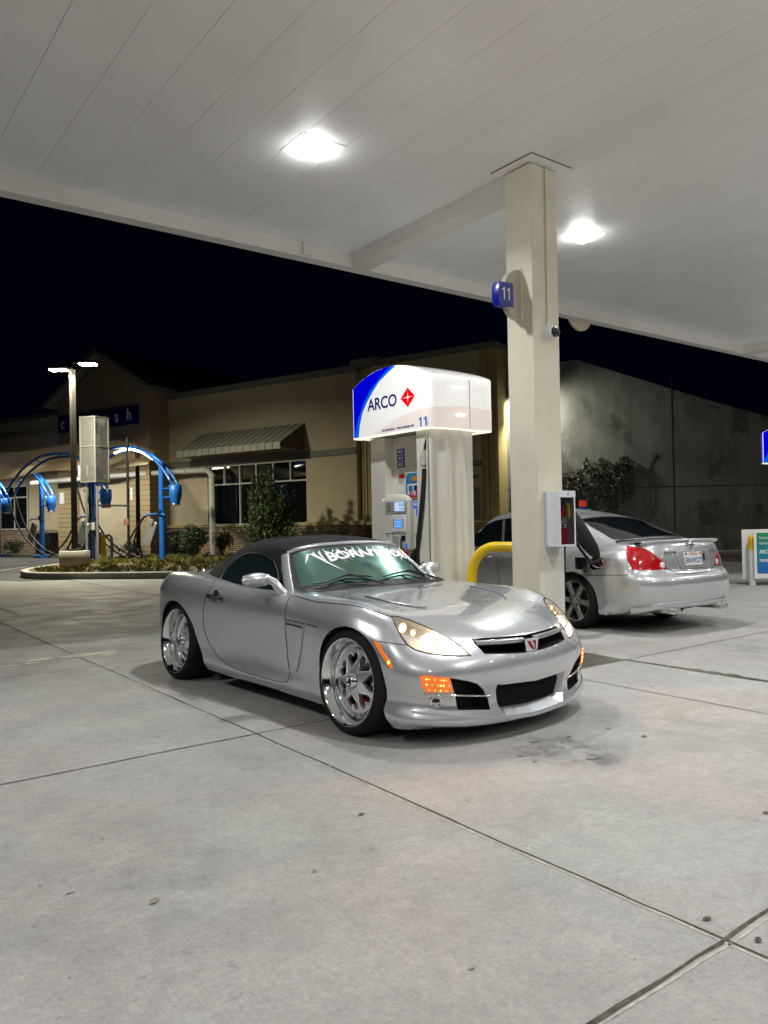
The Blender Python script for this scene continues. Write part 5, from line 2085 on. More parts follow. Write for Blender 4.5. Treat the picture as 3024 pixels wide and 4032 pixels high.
    mb.rbox(-7.12, -7.01, 1.855, 1.905, 0, .0015, .001, M_WHITE, seg=1)
    mb.rbox(-7.12, -7.0, 1.62, 1.73, 0, .0015, .001, M_WHITE, seg=1)
    for k in range(4):
        mb.box(-7.11, -7.02 - .012 * (k % 2), 1.864 + .010 * k, 1.867 + .010 * k, .0015, .002, M_PUMPG)
        mb.box(-7.115, -7.04 + .01 * (k % 2), 1.745 + .013 * k, 1.749 + .013 * k, 0, .001, M_PUMPG)
    mb.text('1-800-322-2726', .017, M_PUMPG, Matrix.Translation((-7.13, 1.585, .001)), .0003)
    mb.build('instruction_strip', cab_)
    # advert card
    M_AD1 = mat('advert_blue', (0.02, 0.20, 0.42), 0.35, noise=.3, nscale=14)
    M_AD2 = mat('advert_orange', (0.62, 0.20, 0.03), 0.35)
    mb = MB(T @ frame((5.492, 0, 0), (0, -1, 0), (0, 0, 1)))
    mb.rbox(-6.86, -6.50, 1.555, 1.85, -.004, .004, .003, M_WHITE, seg=1)
    mb.rbox(-6.85, -6.60, 1.565, 1.84, .004, .005, .0005, M_AD1, seg=1)
    mb.lathe([(.06, 0), (.045, .001), (0, .001)], 24, M_AD2, Matrix.Translation((-6.70, 1.75, .005)), arc=(0, math.pi))
    mb.rbox(-6.82, -6.55, 1.60, 1.72, .005, .0065, .0005, M_WHITE, seg=1)
    mb.rbox(-6.80, -6.73, 1.64, 1.70, .0065, .0075, .0005, M_AD1, seg=1)
    mb.rbox(-6.71, -6.52, 1.60, 1.70, .0065, .008, .0005, M_NAVY, seg=1)
    for k in range(6):
        mb.rbox(-6.78 + .038 * k, -6.755 + .038 * k, 1.59, 1.64, .008, .009, .0005, (M_RED, M_AD2, M_WHITE)[k % 3], seg=1)
    mb.rbox(-6.79, -6.52, 1.568, 1.588, .008, .009, .0005, M_RED, seg=1)
    for x, z in ((-6.84, 1.82), (-6.82, 1.575)):
        mb.lathe([(.014, .001), (0, .001)], 12, M_YELLOW, Matrix.Translation((x + .01, z, .006)))
    mb.build('advert_card', cab_)
    # hose with couplings and nozzle
    mb = MB(T)
    mb.tube([(5.40, 6.33, 2.28), (5.38, 6.34, 2.20), (5.36, 6.345, 2.12), (5.35, 6.35, 2.06)], .015, 10, M_BLACK)
    hp = spl([(5.35, 6.36, 1.86), (5.345, 6.37, 1.70), (5.34, 6.395, 1.50), (5.34, 6.43, 1.30), (5.345, 6.47, 1.12), (5.36, 6.50, .98), (5.37, 6.50, .80), (5.40, 6.49, .60), (5.44, 6.52, .50)], 12)
    mb.tube([tuple(p) for p in hp], [.028 if i % 2 else .024 for i in range(len(hp))], 12, M_BLACK)
    ho = mb.build('hose', root)
    mb = MB(T)
    for z0, z1, r in ((1.985, 2.065, .022), (1.90, 1.985, .034), (1.845, 1.90, .027)):
        y = 6.34 + (2.28 - z0) * .07
        mb.cyl((5.345, y + .005, z0), (5.35, y, z1), r, None, 14, mat('coupling_silver', (.66, .66, .66), .3, .4))
    mb.cyl((5.36, 6.368, 1.885), (5.36, 6.367, 1.895), .032, None, 14, M_BLACK)
    mb.build('breakaway_coupling', ho)
    mb = MB(T)
    mb.tube([(5.42, 6.56, 1.02), (5.40, 6.60, .97), (5.40, 6.65, .88), (5.41, 6.66, .80), (5.40, 6.62, .72)], [.02, .035, .045, .035, .02], 10, M_BLACK)
    mb.tube([(5.385, 6.64, .95), (5.37, 6.70, .93), (5.372, 6.71, .85), (5.385, 6.68, .80)], .007, 6, M_CHROME)
    mb.tube([(5.44, 6.50, .50), (5.42, 6.56, .55), (5.40, 6.62, .68), (5.40, 6.64, .76)], .018, 8, M_BLACK)
    mb.build('nozzle', root)
    mb = MB(T)
    mb.tube([(5.62, 6.68, 2.25), (5.62, 6.69, 2.1), (5.62, 6.70, 1.95), (5.62, 6.70, 1.86)], .02, 8, M_BLACK)
    mb.cyl((5.62, 6.70, 1.84), (5.62, 6.70, 1.92), .024, None, 12, M_CHROME)
    mb.build('rear_hose', root)
    return root


pump = make_pump()
prop(pump, 'cream fuel pump with a lit white and blue sign head behind the convertible', 'fuel pump', 'fuel pumps under the canopy')
pump2 = copy_tree(pump)
pump2.location = (5.79 + 9.63, 6.95, 0)
prop(pump2, 'fuel pump cut by the right picture edge with only its blue sign corner showing', 'fuel pump', 'fuel pumps under the canopy')
colB = copy_tree(col)
colB.location = (5.79 + 9.6, 5.18, 0)
prop(colB, 'cream canopy column of the next pump island outside the right picture edge', 'column')

# ------------------------------------------------------------ things on the column
# number flag
FZ = 3.46
flag = empty('pump_number_sign', (5.60, 5.19, FZ), 0, 'curved cream bracket with a blue number 11 plate on the column', 'sign')
TF = Matrix.Translation((-5.60, -5.19, -FZ))
M_FLAG = mat('bracket_cream', (0.50, 0.47, 0.39), 0.45)
mb = MB(TF)
n = 22
half = []
for k in range(n + 1):
    a = -math.pi / 2 + math.pi * k / n
    half.append((.225 * max(0, math.cos(a)) ** .8, .240 * math.sin(a)))
mb.prism([(-x, z) for x, z in half], -.032, .032, M_FLAG, frame((5.598, 5.19, FZ), (1, 0, 0), (0, 0, 1)))
mb.rbox(5.588, 5.601, 5.14, 5.24, FZ - .25, FZ + .25, .003, M_CREAM)
mb.build('bracket', flag)
mb = MB(TF)
M_FLAGB = mat('flag_blue', (0.004, 0.014, 0.30), 0.3, coat=.6)
ZP = 3.435
rows1, rows2, rows3 = [], [], []
for k in range(9):
    z = ZP - .112 + .224 * k / 8
    b_ = .022 * (1 - ((z - ZP) / .112) ** 2)
    xl, xr = 5.300 - b_, 5.475
    rows1.append([(xl, 5.146, z), (xr, 5.142, z)])
    rows2.append([(xl, 5.234, z), (xr, 5.238, z)])
    rows3.append([(xl, 5.146, z), (xl - .012, 5.19, z), (xl, 5.234, z)])
mb.grid(rows1, M_FLAGB, True); mb.grid(rows2, M_FLAGB, True, flip=True); mb.grid(rows3, M_FLAGB, True, flip=True)
for z, fl in ((ZP - .112, 0), (ZP + .112, 1)):
    mb.add([(5.30, 5.146, z), (5.475, 5.142, z), (5.475, 5.238, z), (5.30, 5.234, z)], [(0, 1, 2, 3)], M_FLAGB)
mb.add([(5.475, 5.142, ZP - .112), (5.475, 5.238, ZP - .112), (5.475, 5.238, ZP + .112), (5.475, 5.142, ZP + .112)], [(0, 1, 2, 3)], M_FLAGB)
fp = mb.build('number_plate', flag)
mb = MB(TF)
mb.eleven(.118, M_WHITE, frame((5.322, 5.1400, 3.378), (1, 0, 0), (0, 0, 1)), .002, .56, .26)
mb.build('number', fp)

# dome camera
camr = empty('security_camera', (5.79, 4.99, 3.09), 0, 'small white dome security camera at the foot of the conduit', 'camera')
TC = Matrix.Translation((-5.79, -4.99, -3.09))
mb = MB(TC @ frame((5.785, 5.01, 3.095), (1, 0, 0), (0, 0, 1), (0, -1, 0)))
mb.lathe([(.075, 0), (.075, .03), (.068, .05), (.060, .075), (.050, .082), (0, .082)], 28, M_WHITE)
mb.lathe([(.018, -.0), (.018, .02), (0, .02)], 12, M_WHITE, Matrix.Translation((0, .085, 0)))
mb.build('housing', camr)
mb = MB(TC @ frame((5.797, 4.928, 3.085), (1, 0, 0), (0, 0, 1), (.35, -1, -.25)))
mb.lathe([(.050 * math.cos(R(a)), .050 * math.sin(R(a))) for a in range(0, 91, 10)], 24, M_DKGLASS)
mb.lathe([(.058, -.004), (.056, .008), (.050, .006)], 24, M_WHITE)
mb.build('dome', camr)

# fire extinguisher cabinet
fx = empty('extinguisher_cabinet', (5.80, 5.01, 1.04), 0, 'white metal cabinet with a glass front holding a red extinguisher on the column', 'cabinet')
TX_ = Matrix.Translation((-5.80, -5.01, -1.04))
M_BOXW = mat('cabinet_white', (0.72, 0.74, 0.78), 0.35)
mb = MB(TX_)
x0, x1, y0, y1, z0, z1 = 5.688, 5.915, 4.825, 5.008, 1.040, 1.560
t = .006
mb.box(x0, x0 + t, y0, y1, z0, z1, M_BOXW)
mb.box(x1 - t, x1, y0, y1, z0, z1, M_BOXW)
mb.box(x0 + t, x1 - t, y0, y1, z0, z0 + t, M_BOXW)
mb.box(x0 + t, x1 - t, y0, y1, z1 - t, z1, M_BOXW)
mb.box(x0 + t, x1 - t, y1 - t, y1, z0 + t, z1 - t, M_BOXW)
mb.build('case', fx)
mb = MB(TX_)
f0 = y0 - .008
mb.rbox(x0 - .002, x0 + .017, f0, y0, z0, z1 - .062, .002, M_BOXW, seg=1)
mb.rbox(x1 - .017, x1 + .002, f0, y0, z0, z1 - .062, .002, M_BOXW, seg=1)
mb.rbox(x0 + .018, x1 - .018, f0, y0, z0, z0 + .017, .002, M_BOXW, seg=1)
mb.rbox(x0 - .002, x1 + .002, f0 - .004, y0, z1 - .060, z1 + .002, .002, M_BOXW, seg=1)
dr = mb.build('door_frame', fx)
mb = MB(TX_)
mb.add([(x0 + .012, y0 - .002, z0 + .012), (x1 - .012, y0 - .002, z0 + .012), (x1 - .012, y0 - .002, z1 - .05), (x0 + .012, y0 - .002, z1 - .05)], [(0, 1, 2, 3)], clear_lens('cabinet_glass', (.86, .84, .84), .10))
mb.build('glass', dr)
mb = MB(TX_)
mb.cyl(((x0 + x1) / 2, f0 - .009, z1 - .03), ((x0 + x1) / 2, f0 + .001, z1 - .03), .008, None, 12, M_CHROME)
mb.build('lock', dr)
ex = empty('fire_extinguisher', (5.790, 4.888, 1.048), 0, 'red fire extinguisher with a yellow tag behind the glass of the white cabinet', 'extinguisher')
mb = MB()
mb.lathe([(0, 0), (.050, 0), (.054, .008), (.054, .31), (.048, .335), (.025, .352), (.018, .37), (.018, .385), (0, .385)], 28, M_RED)
mb.build('tank', ex)
mb = MB()
mb.lathe([(.0545, .17), (.0545, .27)], 24, mat('label_grey', (0.16, 0.16, 0.17), 0.4), arc=(R(180), R(360)))
mb.lathe([(.0550, .17), (.0550, .20)], 24, M_WHITE, arc=(R(200), R(340)))
for k in range(5):
    mb.lathe([(.0552, .212 + k * .011), (.0552, .216 + k * .011)], 16, M_WHITE, arc=(R(215 + 5 * k), R(325)))
mb.lathe([(.0554, .175), (.0554, .195)], 6, M_BLACK, arc=(R(225), R(255)))
mb.lathe([(.0554, .175), (.0554, .195)], 6, M_BLACK, arc=(R(280), R(310)))
mb.build('label', ex)
mb = MB()
mb.rbox(-.012, .05, -.012, .012, .385, .41, .004, M_BLACK)
mb.rbox(-.03, .07, -.010, .010, .425, .436, .003, M_CHROME)
mb.tube([(-.015, 0, .395), (-.045, -.01, .38), (-.06, -.015, .33), (-.058, -.02, .25)], .009, 8, M_BLACK)
mb.build('valve', ex)
mb = MB(Matrix.Translation((.052, -.058, .27)) @ Matrix.Rotation(R(-7), 4, 'Y'))
mb.rbox(-.017, .017, -.001, .001, -.015, .13, .002, mat('tag_yellow', (0.75, 0.60, 0.03), 0.5), seg=1)
for k in range(6):
    mb.box(-.011, .011 - .004 * (k % 2), -.0016, -.001, .0 + .013 * k, .003 + .013 * k, M_PUMPG)
mb.tube([(0, 0, .125), (-.02, .02, .145), (-.05, .05, .135)], .0012, 4, M_WHITE)
mb.build('inspection_tag', ex)

# yellow hoop bollard
hb = empty('hoop_bollard', (5.88, 5.78, 0), R(25), 'bent yellow steel hoop bollard beside the base of the column', 'bollard')
mb = MB()
pts = [(0, .325, 0), (0, .325, .45)]
for k in range(13):
    a = math.pi / 2 * k / 12
    pts.append((0, .325 - .27 * (1 - math.cos(a)), .70 + .318 * math.sin(a)))
pts += [(0, -.05, 1.018)]
for k in range(13):
    a = math.pi / 2 * k / 12
    pts.append((0, -.09 - .24 * math.sin(a), .75 + .268 * math.cos(a)))
pts += [(0, -.33, .45), (0, -.33, 0)]
mb.tube(pts, .054, 18, M_YELLOW)
mb.build('hoop', hb)
# ------------------------------------------------------------ buildings behind
EX = Vector((-0.32557, 0.94552, 0))
P0 = Vector((15.0745, 26.9288, 0))
FM = frame(P0, -EX, (0, 0, 1))          # local x = -s, y = height, z = towards the forecourt
BRZ = math.atan2(-EX.y, -EX.x)
M_STUCCO = mat('tan_stucco', (0.46, 0.40, 0.27), 0.9, noise=0.06, nscale=2.2, bump=0.5, bscale=60)
M_STUCCO2 = mat('brown_stucco', (0.30, 0.24, 0.16), 0.9, noise=0.08, nscale=2.2, bump=0.5, bscale=60)
M_STRIPW = mat('ochre_panel', (0.42, 0.33, 0.14), 0.8, noise=0.06, nscale=3)
M_TRIM = mat('slate_trim', (0.16, 0.175, 0.16), 0.7, noise=0.15, nscale=3)
M_AWN = mat('awning_metal', (0.40, 0.41, 0.32), 0.45, noise=0.04, nscale=3)
M_MULL = mat('white_mullion', (0.50, 0.50, 0.47), 0.5)
M_PIPE = mat('white_pipe', (0.62, 0.61, 0.55), 0.45, noise=0.08, nscale=5)
M_VOID = mat('dark_interior', (0.01, 0.01, 0.012), 0.9)


def brick_mat(name, c1, c2, mortar, bw, bh, sq=1.0, off=.5):
    m = bpy.data.materials.new(name)
    m.use_nodes = True
    nt = m.node_tree
    b = nt.nodes['Principled BSDF']
    b.inputs['Roughness'].default_value = 0.85
    tc = nt.nodes.new('ShaderNodeTexCoord')
    nz = nt.nodes.new('ShaderNodeTexNoise')
    nz.inputs['Scale'].default_value = 4
    add = nt.nodes.new('ShaderNodeMixRGB')
    add.blend_type = 'ADD'
    add.inputs[0].default_value = 0.02
    nt.links.new(tc.outputs['Object'], nz.inputs['Vector'])
    nt.links.new(tc.outputs['Object'], add.inputs[1])
    nt.links.new(nz.outputs['Color'], add.inputs[2])
    br = nt.nodes.new('ShaderNodeTexBrick')
    br.offset = off
    br.inputs['Color1'].default_value = (*c1, 1)
    br.inputs['Color2'].default_value = (*c2, 1)
    br.inputs['Mortar'].default_value = (*mortar, 1)
    br.inputs['Scale'].default_value = 1.0
    br.inputs['Brick Width'].default_value = bw
    br.inputs['Row Height'].default_value = bh
    br.inputs['Mortar Size'].default_value = 0.012
    br.inputs['Bias'].default_value = -0.2
    nt.links.new(add.outputs[0], br.inputs['Vector'])
    nt.links.new(br.outputs['Color'], b.inputs['Base Color'])
    bp = nt.nodes.new('ShaderNodeBump')
    bp.inputs['Strength'].default_value = 0.6
    bp.inputs['Distance'].default_value = 0.03
    bp.invert = True
    nt.links.new(br.outputs['Fac'], bp.inputs['Height'])
    nt.links.new(bp.outputs[0], b.inputs['Normal'])
    MATS[name] = m
    return m


M_STONE = brick_mat('ledge_stone', (0.36, 0.27, 0.17), (0.17, 0.12, 0.08), (0.03, 0.022, 0.015), .42, .085)
M_BLOCK = brick_mat('ochre_block', (0.36, 0.28, 0.15), (0.32, 0.25, 0.13), (0.10, 0.08, 0.05), 1.9, .22, off=.0)

bld = empty('shop_building', P0, 0, 'tan stucco single storey shop with stone base, slate band and flat roof behind the pump', 'building')
bld.matrix_world = FM


def bpart(mb, name, parent=None):
    return mb.build(name, parent or bld)


def sbox(mb, s0, s1, z0, z1, o0, o1, m):
    mb.box(-s0, -s1, z0, z1, o0, o1, m)


mb = MB()
D_ = -6.0
sbox(mb, 7.6, 3.85, 1.2, 6.80, D_, 0, M_STUCCO)
sbox(mb, -1.53, -3.9, 1.2, 6.80, D_, 0, M_STUCCO)
sbox(mb, 3.85, -1.53, 3.76, 6.80, D_, 0, M_STUCCO)
sbox(mb, 7.6, -3.9, 0, 1.2, D_, -.002, M_STUCCO)
bpart(mb, 'wall')
mb = MB()
sbox(mb, 3.85, -1.53, 1.2, 3.76, D_, -.25, M_VOID)
bpart(mb, 'room')
mb = MB()
sbox(mb, 7.5, -4.3, 0, 1.20, -.001, .14, M_STONE)
bpart(mb, 'stone_base')
mb = MB()
sbox(mb, 7.5, 3.95, 1.20, 1.31, -.001, .18, M_STRIPW)
sbox(mb, -1.55, -4.3, 1.20, 1.36, -.001, .18, M_STRIPW)
sbox(mb, 3.95, -1.55, 1.20, 1.26, -.001, .18, M_STRIPW)
bpart(mb, 'ledge')
mb = MB()
sbox(mb, 7.5, -3.92, 3.80, 4.03, -.001, .07, M_TRIM)
bpart(mb, 'slate_band')
mb = MB()
sbox(mb, 7.5, -4.0, 6.78, 7.02, D_, .12, M_TRIM)
bpart(mb, 'parapet_cap')
mb = MB()
sbox(mb, 3.85, -1.53, 1.30, 3.76, -.16, -.12, M_DKGLASS)
bpart(mb, 'shop_window')
gw = bld.children[-1]
mb = MB()
for s in (3.85, 2.94, 2.06, 1.15, .25, -.65, -1.48):
    lo = 1.3 if s in (3.85, 2.06, .25, -1.48) else 2.96
    sbox(mb, s, s - .055, lo, 3.74, -.14, -.04, M_MULL)
for z in (1.27, 2.93, 3.70):
    sbox(mb, 3.85, -1.53, z, z + .06, -.14, -.035, M_MULL)
bpart(mb, 'window_frame', gw)
mb = MB()      # faint things behind the glass
sbox(mb, 2.75, 2.35, 1.3, 2.9, -.24, -.20, mat('display_unit', (0.10, 0.10, 0.09), 0.8))
sbox(mb, 1.9, 1.2, 3.2, 3.5, -.24, -.20, MATS['display_unit'])
bpart(mb, 'display_unit', gw)
# awning
mb = MB()
mb.add([(-4.16, 5.12, .02), (1.49, 5.12, .02), (1.37, 4.32, 1.3), (-4.23, 4.32, 1.3)], [(0, 1, 2, 3)], M_AWN)
mb.add([(-4.16, 5.09, .0), (1.49, 5.09, .0), (1.37, 4.28, 1.28), (-4.23, 4.28, 1.28)], [(3, 2, 1, 0)], M_AWN)
mb.box(-4.235, 1.375, 4.08, 4.33, 1.27, 1.31, M_AWN)
for sx in (-4.2, 1.43):
    mb.add([(sx, 5.08, .0), (sx, 4.1, .0), (sx, 4.1, 1.29), (sx, 4.30, 1.29)], [(0, 1, 2, 3), (3, 2, 1, 0)], M_STUCCO2)
bpart(mb, 'awning')
aw = bld.children[-1]
mb = MB()
for k in range(16):
    t = k / 15
    xa, xb = -4.16 + 5.65 * t, -4.23 + 5.60 * t
    mb.tube([(xa, 5.14, .03), (xb, 4.345, 1.315), (xb, 4.09, 1.318)], .014, 4, M_TRIM if 0 < k < 15 else M_AWN)
bpart(mb, 'awning_ribs', aw)
mb = MB()
mb.box(-4.2, 1.4, 4.09, 4.13, .02, 1.27, M_STUCCO2)
bpart(mb, 'awning_soffit', aw)
# right hand wing
wing = empty('entrance_wing', P0, 0, 'ochre and tan wing of the shop with a door, seen between pump and column', 'building')
wing.matrix_world = FM
mb = MB()
sbox(mb, -3.95, -4.55, 0, 6.9, D_, -.20, M_STRIPW)
sbox(mb, -4.55, -8.9, 0, 6.9, D_, -.05, M_STUCCO)
sbox(mb, -8.9, -9.5, 0, 6.9, D_, -.15, M_STRIPW)
bpart(mb, 'wall', wing)
for s in (-4.05, -4.2, -4.35, -9.0, -9.15, -9.3, -9.42):
    mb = MB()
    sbox(mb, s, s - .03, 1.3, 6.6, -.30, -.12 if s < -5 else -.17, M_TRIM if s in (-4.2, -9.15) else M_STRIPW)
    bpart(mb, 'panel_rib', wing)
mb = MB()
sbox(mb, -3.8, -4.95, 6.92, 7.18, D_, .2, M_TRIM)
sbox(mb, -4.95, -9.55, 6.9, 7.1, D_, .05, M_TRIM)
bpart(mb, 'parapet_cap', wing)
mb = MB()
sbox(mb, -4.6, -8.93, 3.08, 3.26, -.06, .06, M_TRIM)
sbox(mb, -4.6, -9.55, 0, 1.2, -.1, .05, M_STONE)
sbox(mb, -4.3, -9.55, 1.2, 1.30, -.1, .10, M_STRIPW)
bpart(mb, 'bands', wing)
mb = MB()
sbox(mb, -7.9, -8.82, .05, 2.38, -.05, .02, M_TRIM)
bpart(mb, 'door', wing)
mb = MB()
mb.lathe([(0, .05), (.12, .03), (.16, 0)], 14, M_ALLOY, Matrix.Translation((8.72, 2.72, .10)) @ Matrix.Rotation(R(-60), 4, 'X'))
bpart(mb, 'wall_lamp_hood', wing)

# car wash tower with gable
tower = empty('car_wash_tower', P0, 0, 'dark brown gabled tower of the car wash with a navy letter sign', 'building')
tower.matrix_world = FM
OF = 1.0
mb = MB()
gab = [(-12.8, 0), (-6.2, 0), (-6.2, 7.15), (-9.3, 8.85), (-12.8, 7.15)]
mb.prism(gab, -7.0, OF, M_STUCCO2)
bpart(mb, 'wall', tower)
mb = MB()
for a, b_ in (((-5.7, 6.98), (-9.3, 9.02)), ((-13.3, 6.98), (-9.3, 9.02))):
    d = Vector((b_[0] - a[0], b_[1] - a[1], 0)).normalized()
    n_ = Vector((-d.y, d.x, 0)) * (1 if a[0] > -9 else -1) * -1
    p = [a, b_, (b_[0], b_[1] + .22), (a[0], a[1] + .22)]
    mb.prism(p if a[0] < -9 else p[::-1], -7.2, OF + .45, M_TRIM)
bpart(mb, 'roof', tower)
mb = MB()
mb.box(-12.68, -6.92, 5.74, 6.55, OF, OF + .06, mat('sign_navy', (0.005, 0.012, 0.16), 0.4))
bpart(mb, 'sign_board', tower)
sb_ = tower.children[-1]
mb = MB()
M_LET = mat('letter_white', (0.85, 0.85, 0.88), 0.5)
for ch, s in zip('carwash', (12.32, 11.55, 10.75, 9.95, 9.15, 8.35, 7.50)):
    mb.text(ch, .74, M_LET, Matrix.Translation((-s, 5.93, OF + .07)), .02, 'CENTER', .9, .006)
bpart(mb, 'sign_letters', sb_)
mb = MB()
for s0, s1 in ((12.72, 11.22), (7.58, 6.18)):
    mb = MB()
    mb.box(-s0, -s1, 0, 4.6, OF - .3, OF + .10, M_BLOCK)
    bpart(mb, 'block_pier', tower)
mb = MB()
mb.box(-11.2, -7.6, .0, 3.55, OF - .02, OF + .015, M_STUCCO)
mb.box(-11.2, -7.6, .0, 3.55, OF - .6, OF - .55, M_STUCCO)
bpart(mb, 'bay_wall', tower)
mb = MB()
mb.box(-12.56, -12.22, 2.42, 2.94, OF + .10, OF + .12, M_WHITE)
bpart(mb, 'notice_board', tower)
mb = MB()
mb.box(-7.42, -7.30, 2.43, 2.98, OF + .10, OF + .12, M_WHITE)
bpart(mb, 'notice_board', tower)

# left wing
lw = empty('car_wash_wing', P0, 0, 'low tan building wing with dark windows left of the gabled tower', 'building')
lw.matrix_world = FM
mb = MB()
sbox(mb, 32, 12.8, 1.2, 6.85, D_, 0, M_STUCCO)
sbox(mb, 32, 12.8, 0, 1.2, D_, .12, M_STONE)
bpart(mb, 'wall', lw)
mb = MB()
sbox(mb, 32, 12.7, 6.84, 7.04, D_, .12, M_TRIM)
bpart(mb, 'parapet_cap', lw)
mb = MB()
sbox(mb, 22.4, 16.95, 1.27, 3.5, .0, .03, M_DKGLASS)
bpart(mb, 'shop_window', lw)
lg = lw.children[-1]
mb = MB()
for s in (22.4, 20.8, 19.5, 18.15, 16.98):
    sbox(mb, s, s - .06, 1.27, 3.5, .02, .07, M_MULL)
for z in (1.24, 2.88, 3.45):
    sbox(mb, 22.4, 16.92, z, z + .06, .02, .075, M_MULL)
bpart(mb, 'window_frame', lg)
mb = MB()
mb.add([(-22.6, 5.0, .02), (-16.6, 5.0, .02), (-16.5, 4.5, 1.2), (-22.7, 4.5, 1.2)], [(0, 1, 2, 3), (3, 2, 1, 0)], M_AWN)
mb.box(-22.7, -16.5, 4.3, 4.5, 1.17, 1.21, M_AWN)
for k in range(16):
    mb.tube([(-22.6 + .4 * k, 5.02, .03), (-22.6 + .4 * k, 4.52, 1.2)], .012, 4, M_TRIM)
bpart(mb, 'awning', lw)

# pale vacuum pipe along the wall
pipe = empty('vacuum_pipe', P0, 0, 'fat pale pipe running along the shop wall and down beside the window', 'pipe')
pipe.matrix_world = FM
mb = MB()
pts = [(-14, 3.45, 1.6), (-8, 3.50, 1.5), (-5.2, 3.58, .6), (-3.45, 3.55, .5), (-3.25, 3.50, .5), (-3.12, 3.40, .5), (-3.06, 3.22, .5), (-3.05, .0, .5)]
mb.tube(pts, .115, 14, M_PIPE)
for z in (3.25, .95):
    mb.cyl((-3.05, z, .5), (-3.05, z + .14, .5), .135, None, 14, M_PIPE)
for x, z_ in ((-4.6, .575), (-3.5, .5)):
    mb.cyl((x, 3.565, z_), (x + .14, 3.565, z_), .135, None, 14, M_PIPE)
bpart(mb, 'pipe_run', pipe)

# waste bins against the wall
bins = []
for i, (s, w, lb) in enumerate(((14.25, 1.05, 'black ribbed waste bin below the wall, left of the concrete lamp base'), (9.5, .98, 'black waste bin standing behind the yellow guard post'), (5.15, .70, 'black waste bin half hidden by the round shrub'))):
    b0 = empty('waste_bin', P0 + -EX * (-s) + Vector((FM[0][2], FM[1][2], 0)) * (1.75 if i == 1 else .7), 0, lb, 'bin', 'black waste bins along the wall')
    b0.rotation_euler = (0, 0, math.atan2(-EX.y, -EX.x))
    mb = MB()
    mb.rbox(-w / 2, w / 2, -.30, .30, .02, .98, .03, M_BLACK)
    for k in range(9):
        x = -w / 2 + w * (k + .5) / 9
        mb.box(x - .02, x + .02, -.325, -.30, .06, .92, M_BLACK)
    mb.build('bin_body', b0)
    mb = MB()
    mb.rbox(-w / 2 - .03, w / 2 + .03, -.34, .34, .98, 1.06, .02, M_BLACK)
    mb.build('bin_lid', b0)

# ------------------------------------------------------------ boundary wall on the right
W0 = Vector((17.46, 19.32, 0))
WM = frame(W0, (.798, -.6026, 0), (0, 0, 1))


def stained_wall(name):
    m = bpy.data.materials.new(name)
    m.use_nodes = True
    nt = m.node_tree
    L = nt.links
    b = nt.nodes['Principled BSDF']
    b.inputs['Roughness'].default_value = 0.9
    tc = nt.nodes.new('ShaderNodeTexCoord')

    def nz(scale, st, detail, lo, hi, c0, c1, dist=0.5):
        mp = nt.nodes.new('ShaderNodeMapping')
        mp.inputs['Scale'].default_value = st
        L.new(tc.outputs['Object'], mp.inputs[0])
        n = nt.nodes.new('ShaderNodeTexNoise')
        n.inputs['Scale'].default_value = scale
        n.inputs['Detail'].default_value = detail
        n.inputs['Roughness'].default_value = .62
        n.inputs['Distortion'].default_value = dist
        L.new(mp.outputs[0], n.inputs['Vector'])
        cr = nt.nodes.new('ShaderNodeValToRGB')
        cr.color_ramp.elements[0].position = lo
        cr.color_ramp.elements[1].position = hi
        cr.color_ramp.elements[0].color = (*c0, 1)
        cr.color_ramp.elements[1].color = (*c1, 1)
        L.new(n.outputs['Fac'], cr.inputs[0])
        return cr.outputs[0]

    def mul(a, c):
        x = nt.nodes.new('ShaderNodeMixRGB')
        x.blend_type = 'MULTIPLY'
        x.inputs[0].default_value = 1
        L.new(a, x.inputs[1])
        L.new(c, x.inputs[2])
        return x.outputs[0]
    base = nz(1.3, (1, .6, 1), 9, .3, .7, (.12, .124, .116), (.23, .232, .215), .3)
    streak = nz(3.0, (1.8, .16, 1), 7, .35, .65, (.86, .86, .85), (1.04, 1.04, 1.04), 0.1)
    patch_ = nz(.62, (1, .8, 1), 8, .56, .60, (1, 1, 1), (.62, .62, .62), .25)
    L.new(mul(mul(base, streak), patch_), b.inputs['Base Color'])
    MATS[name] = m
    return m


bw_ = empty('boundary_wall', W0, 0, 'tall stained grey concrete wall with a sloping top behind the sedan', 'wall')
bw_.matrix_world = WM
mb = MB()
M_SW = stained_wall('stained_concrete')
mb.prism([(-.05, 0), (19, 0), (19, 2.1), (12, 4.15), (8.8, 5.08), (4.21, 6.58), (1.55, 6.29), (-.05, 6.18)], -.25, 0, M_SW)
bpart(mb, 'wall_panel', bw_)
mb = MB()
for x in (1.95, 7.35, 12.9):
    mb.box(x, x + .035, 0, 6, -.01, .004, M_GAP)
for x0_, x1_ in ((0, 7.34), (7.40, 19)):
    mb.box(x0_, x1_, 2.28, 2.305, -.01, .004, M_GAP)
bpart(mb, 'panel_joints', bw_)
mb = MB()
mb.box(0, 19, 0, .14, .0, .5, M_CURB)
mb.box(0, 19, .14, .46, .0, .10, M_SW)
bpart(mb, 'footing', bw_)


# ------------------------------------------------------------ foliage helpers
def leaf_mat(name, c0, c1, rough=0.5):
    m = bpy.data.materials.new(name)
    m.use_nodes = True
    nt = m.node_tree
    b = nt.nodes['Principled BSDF']
    b.inputs['Roughness'].default_value = rough
    gi = nt.nodes.new('ShaderNodeNewGeometry')
    cr = nt.nodes.new('ShaderNodeValToRGB')
    cr.color_ramp.elements[0].color = (*c0, 1)
    cr.color_ramp.elements[1].color = (*c1, 1)
    nt.links.new(gi.outputs['Random Per Island'], cr.inputs[0])
    nt.links.new(cr.outputs[0], b.inputs['Base Color'])
    MATS[name] = m
    return m


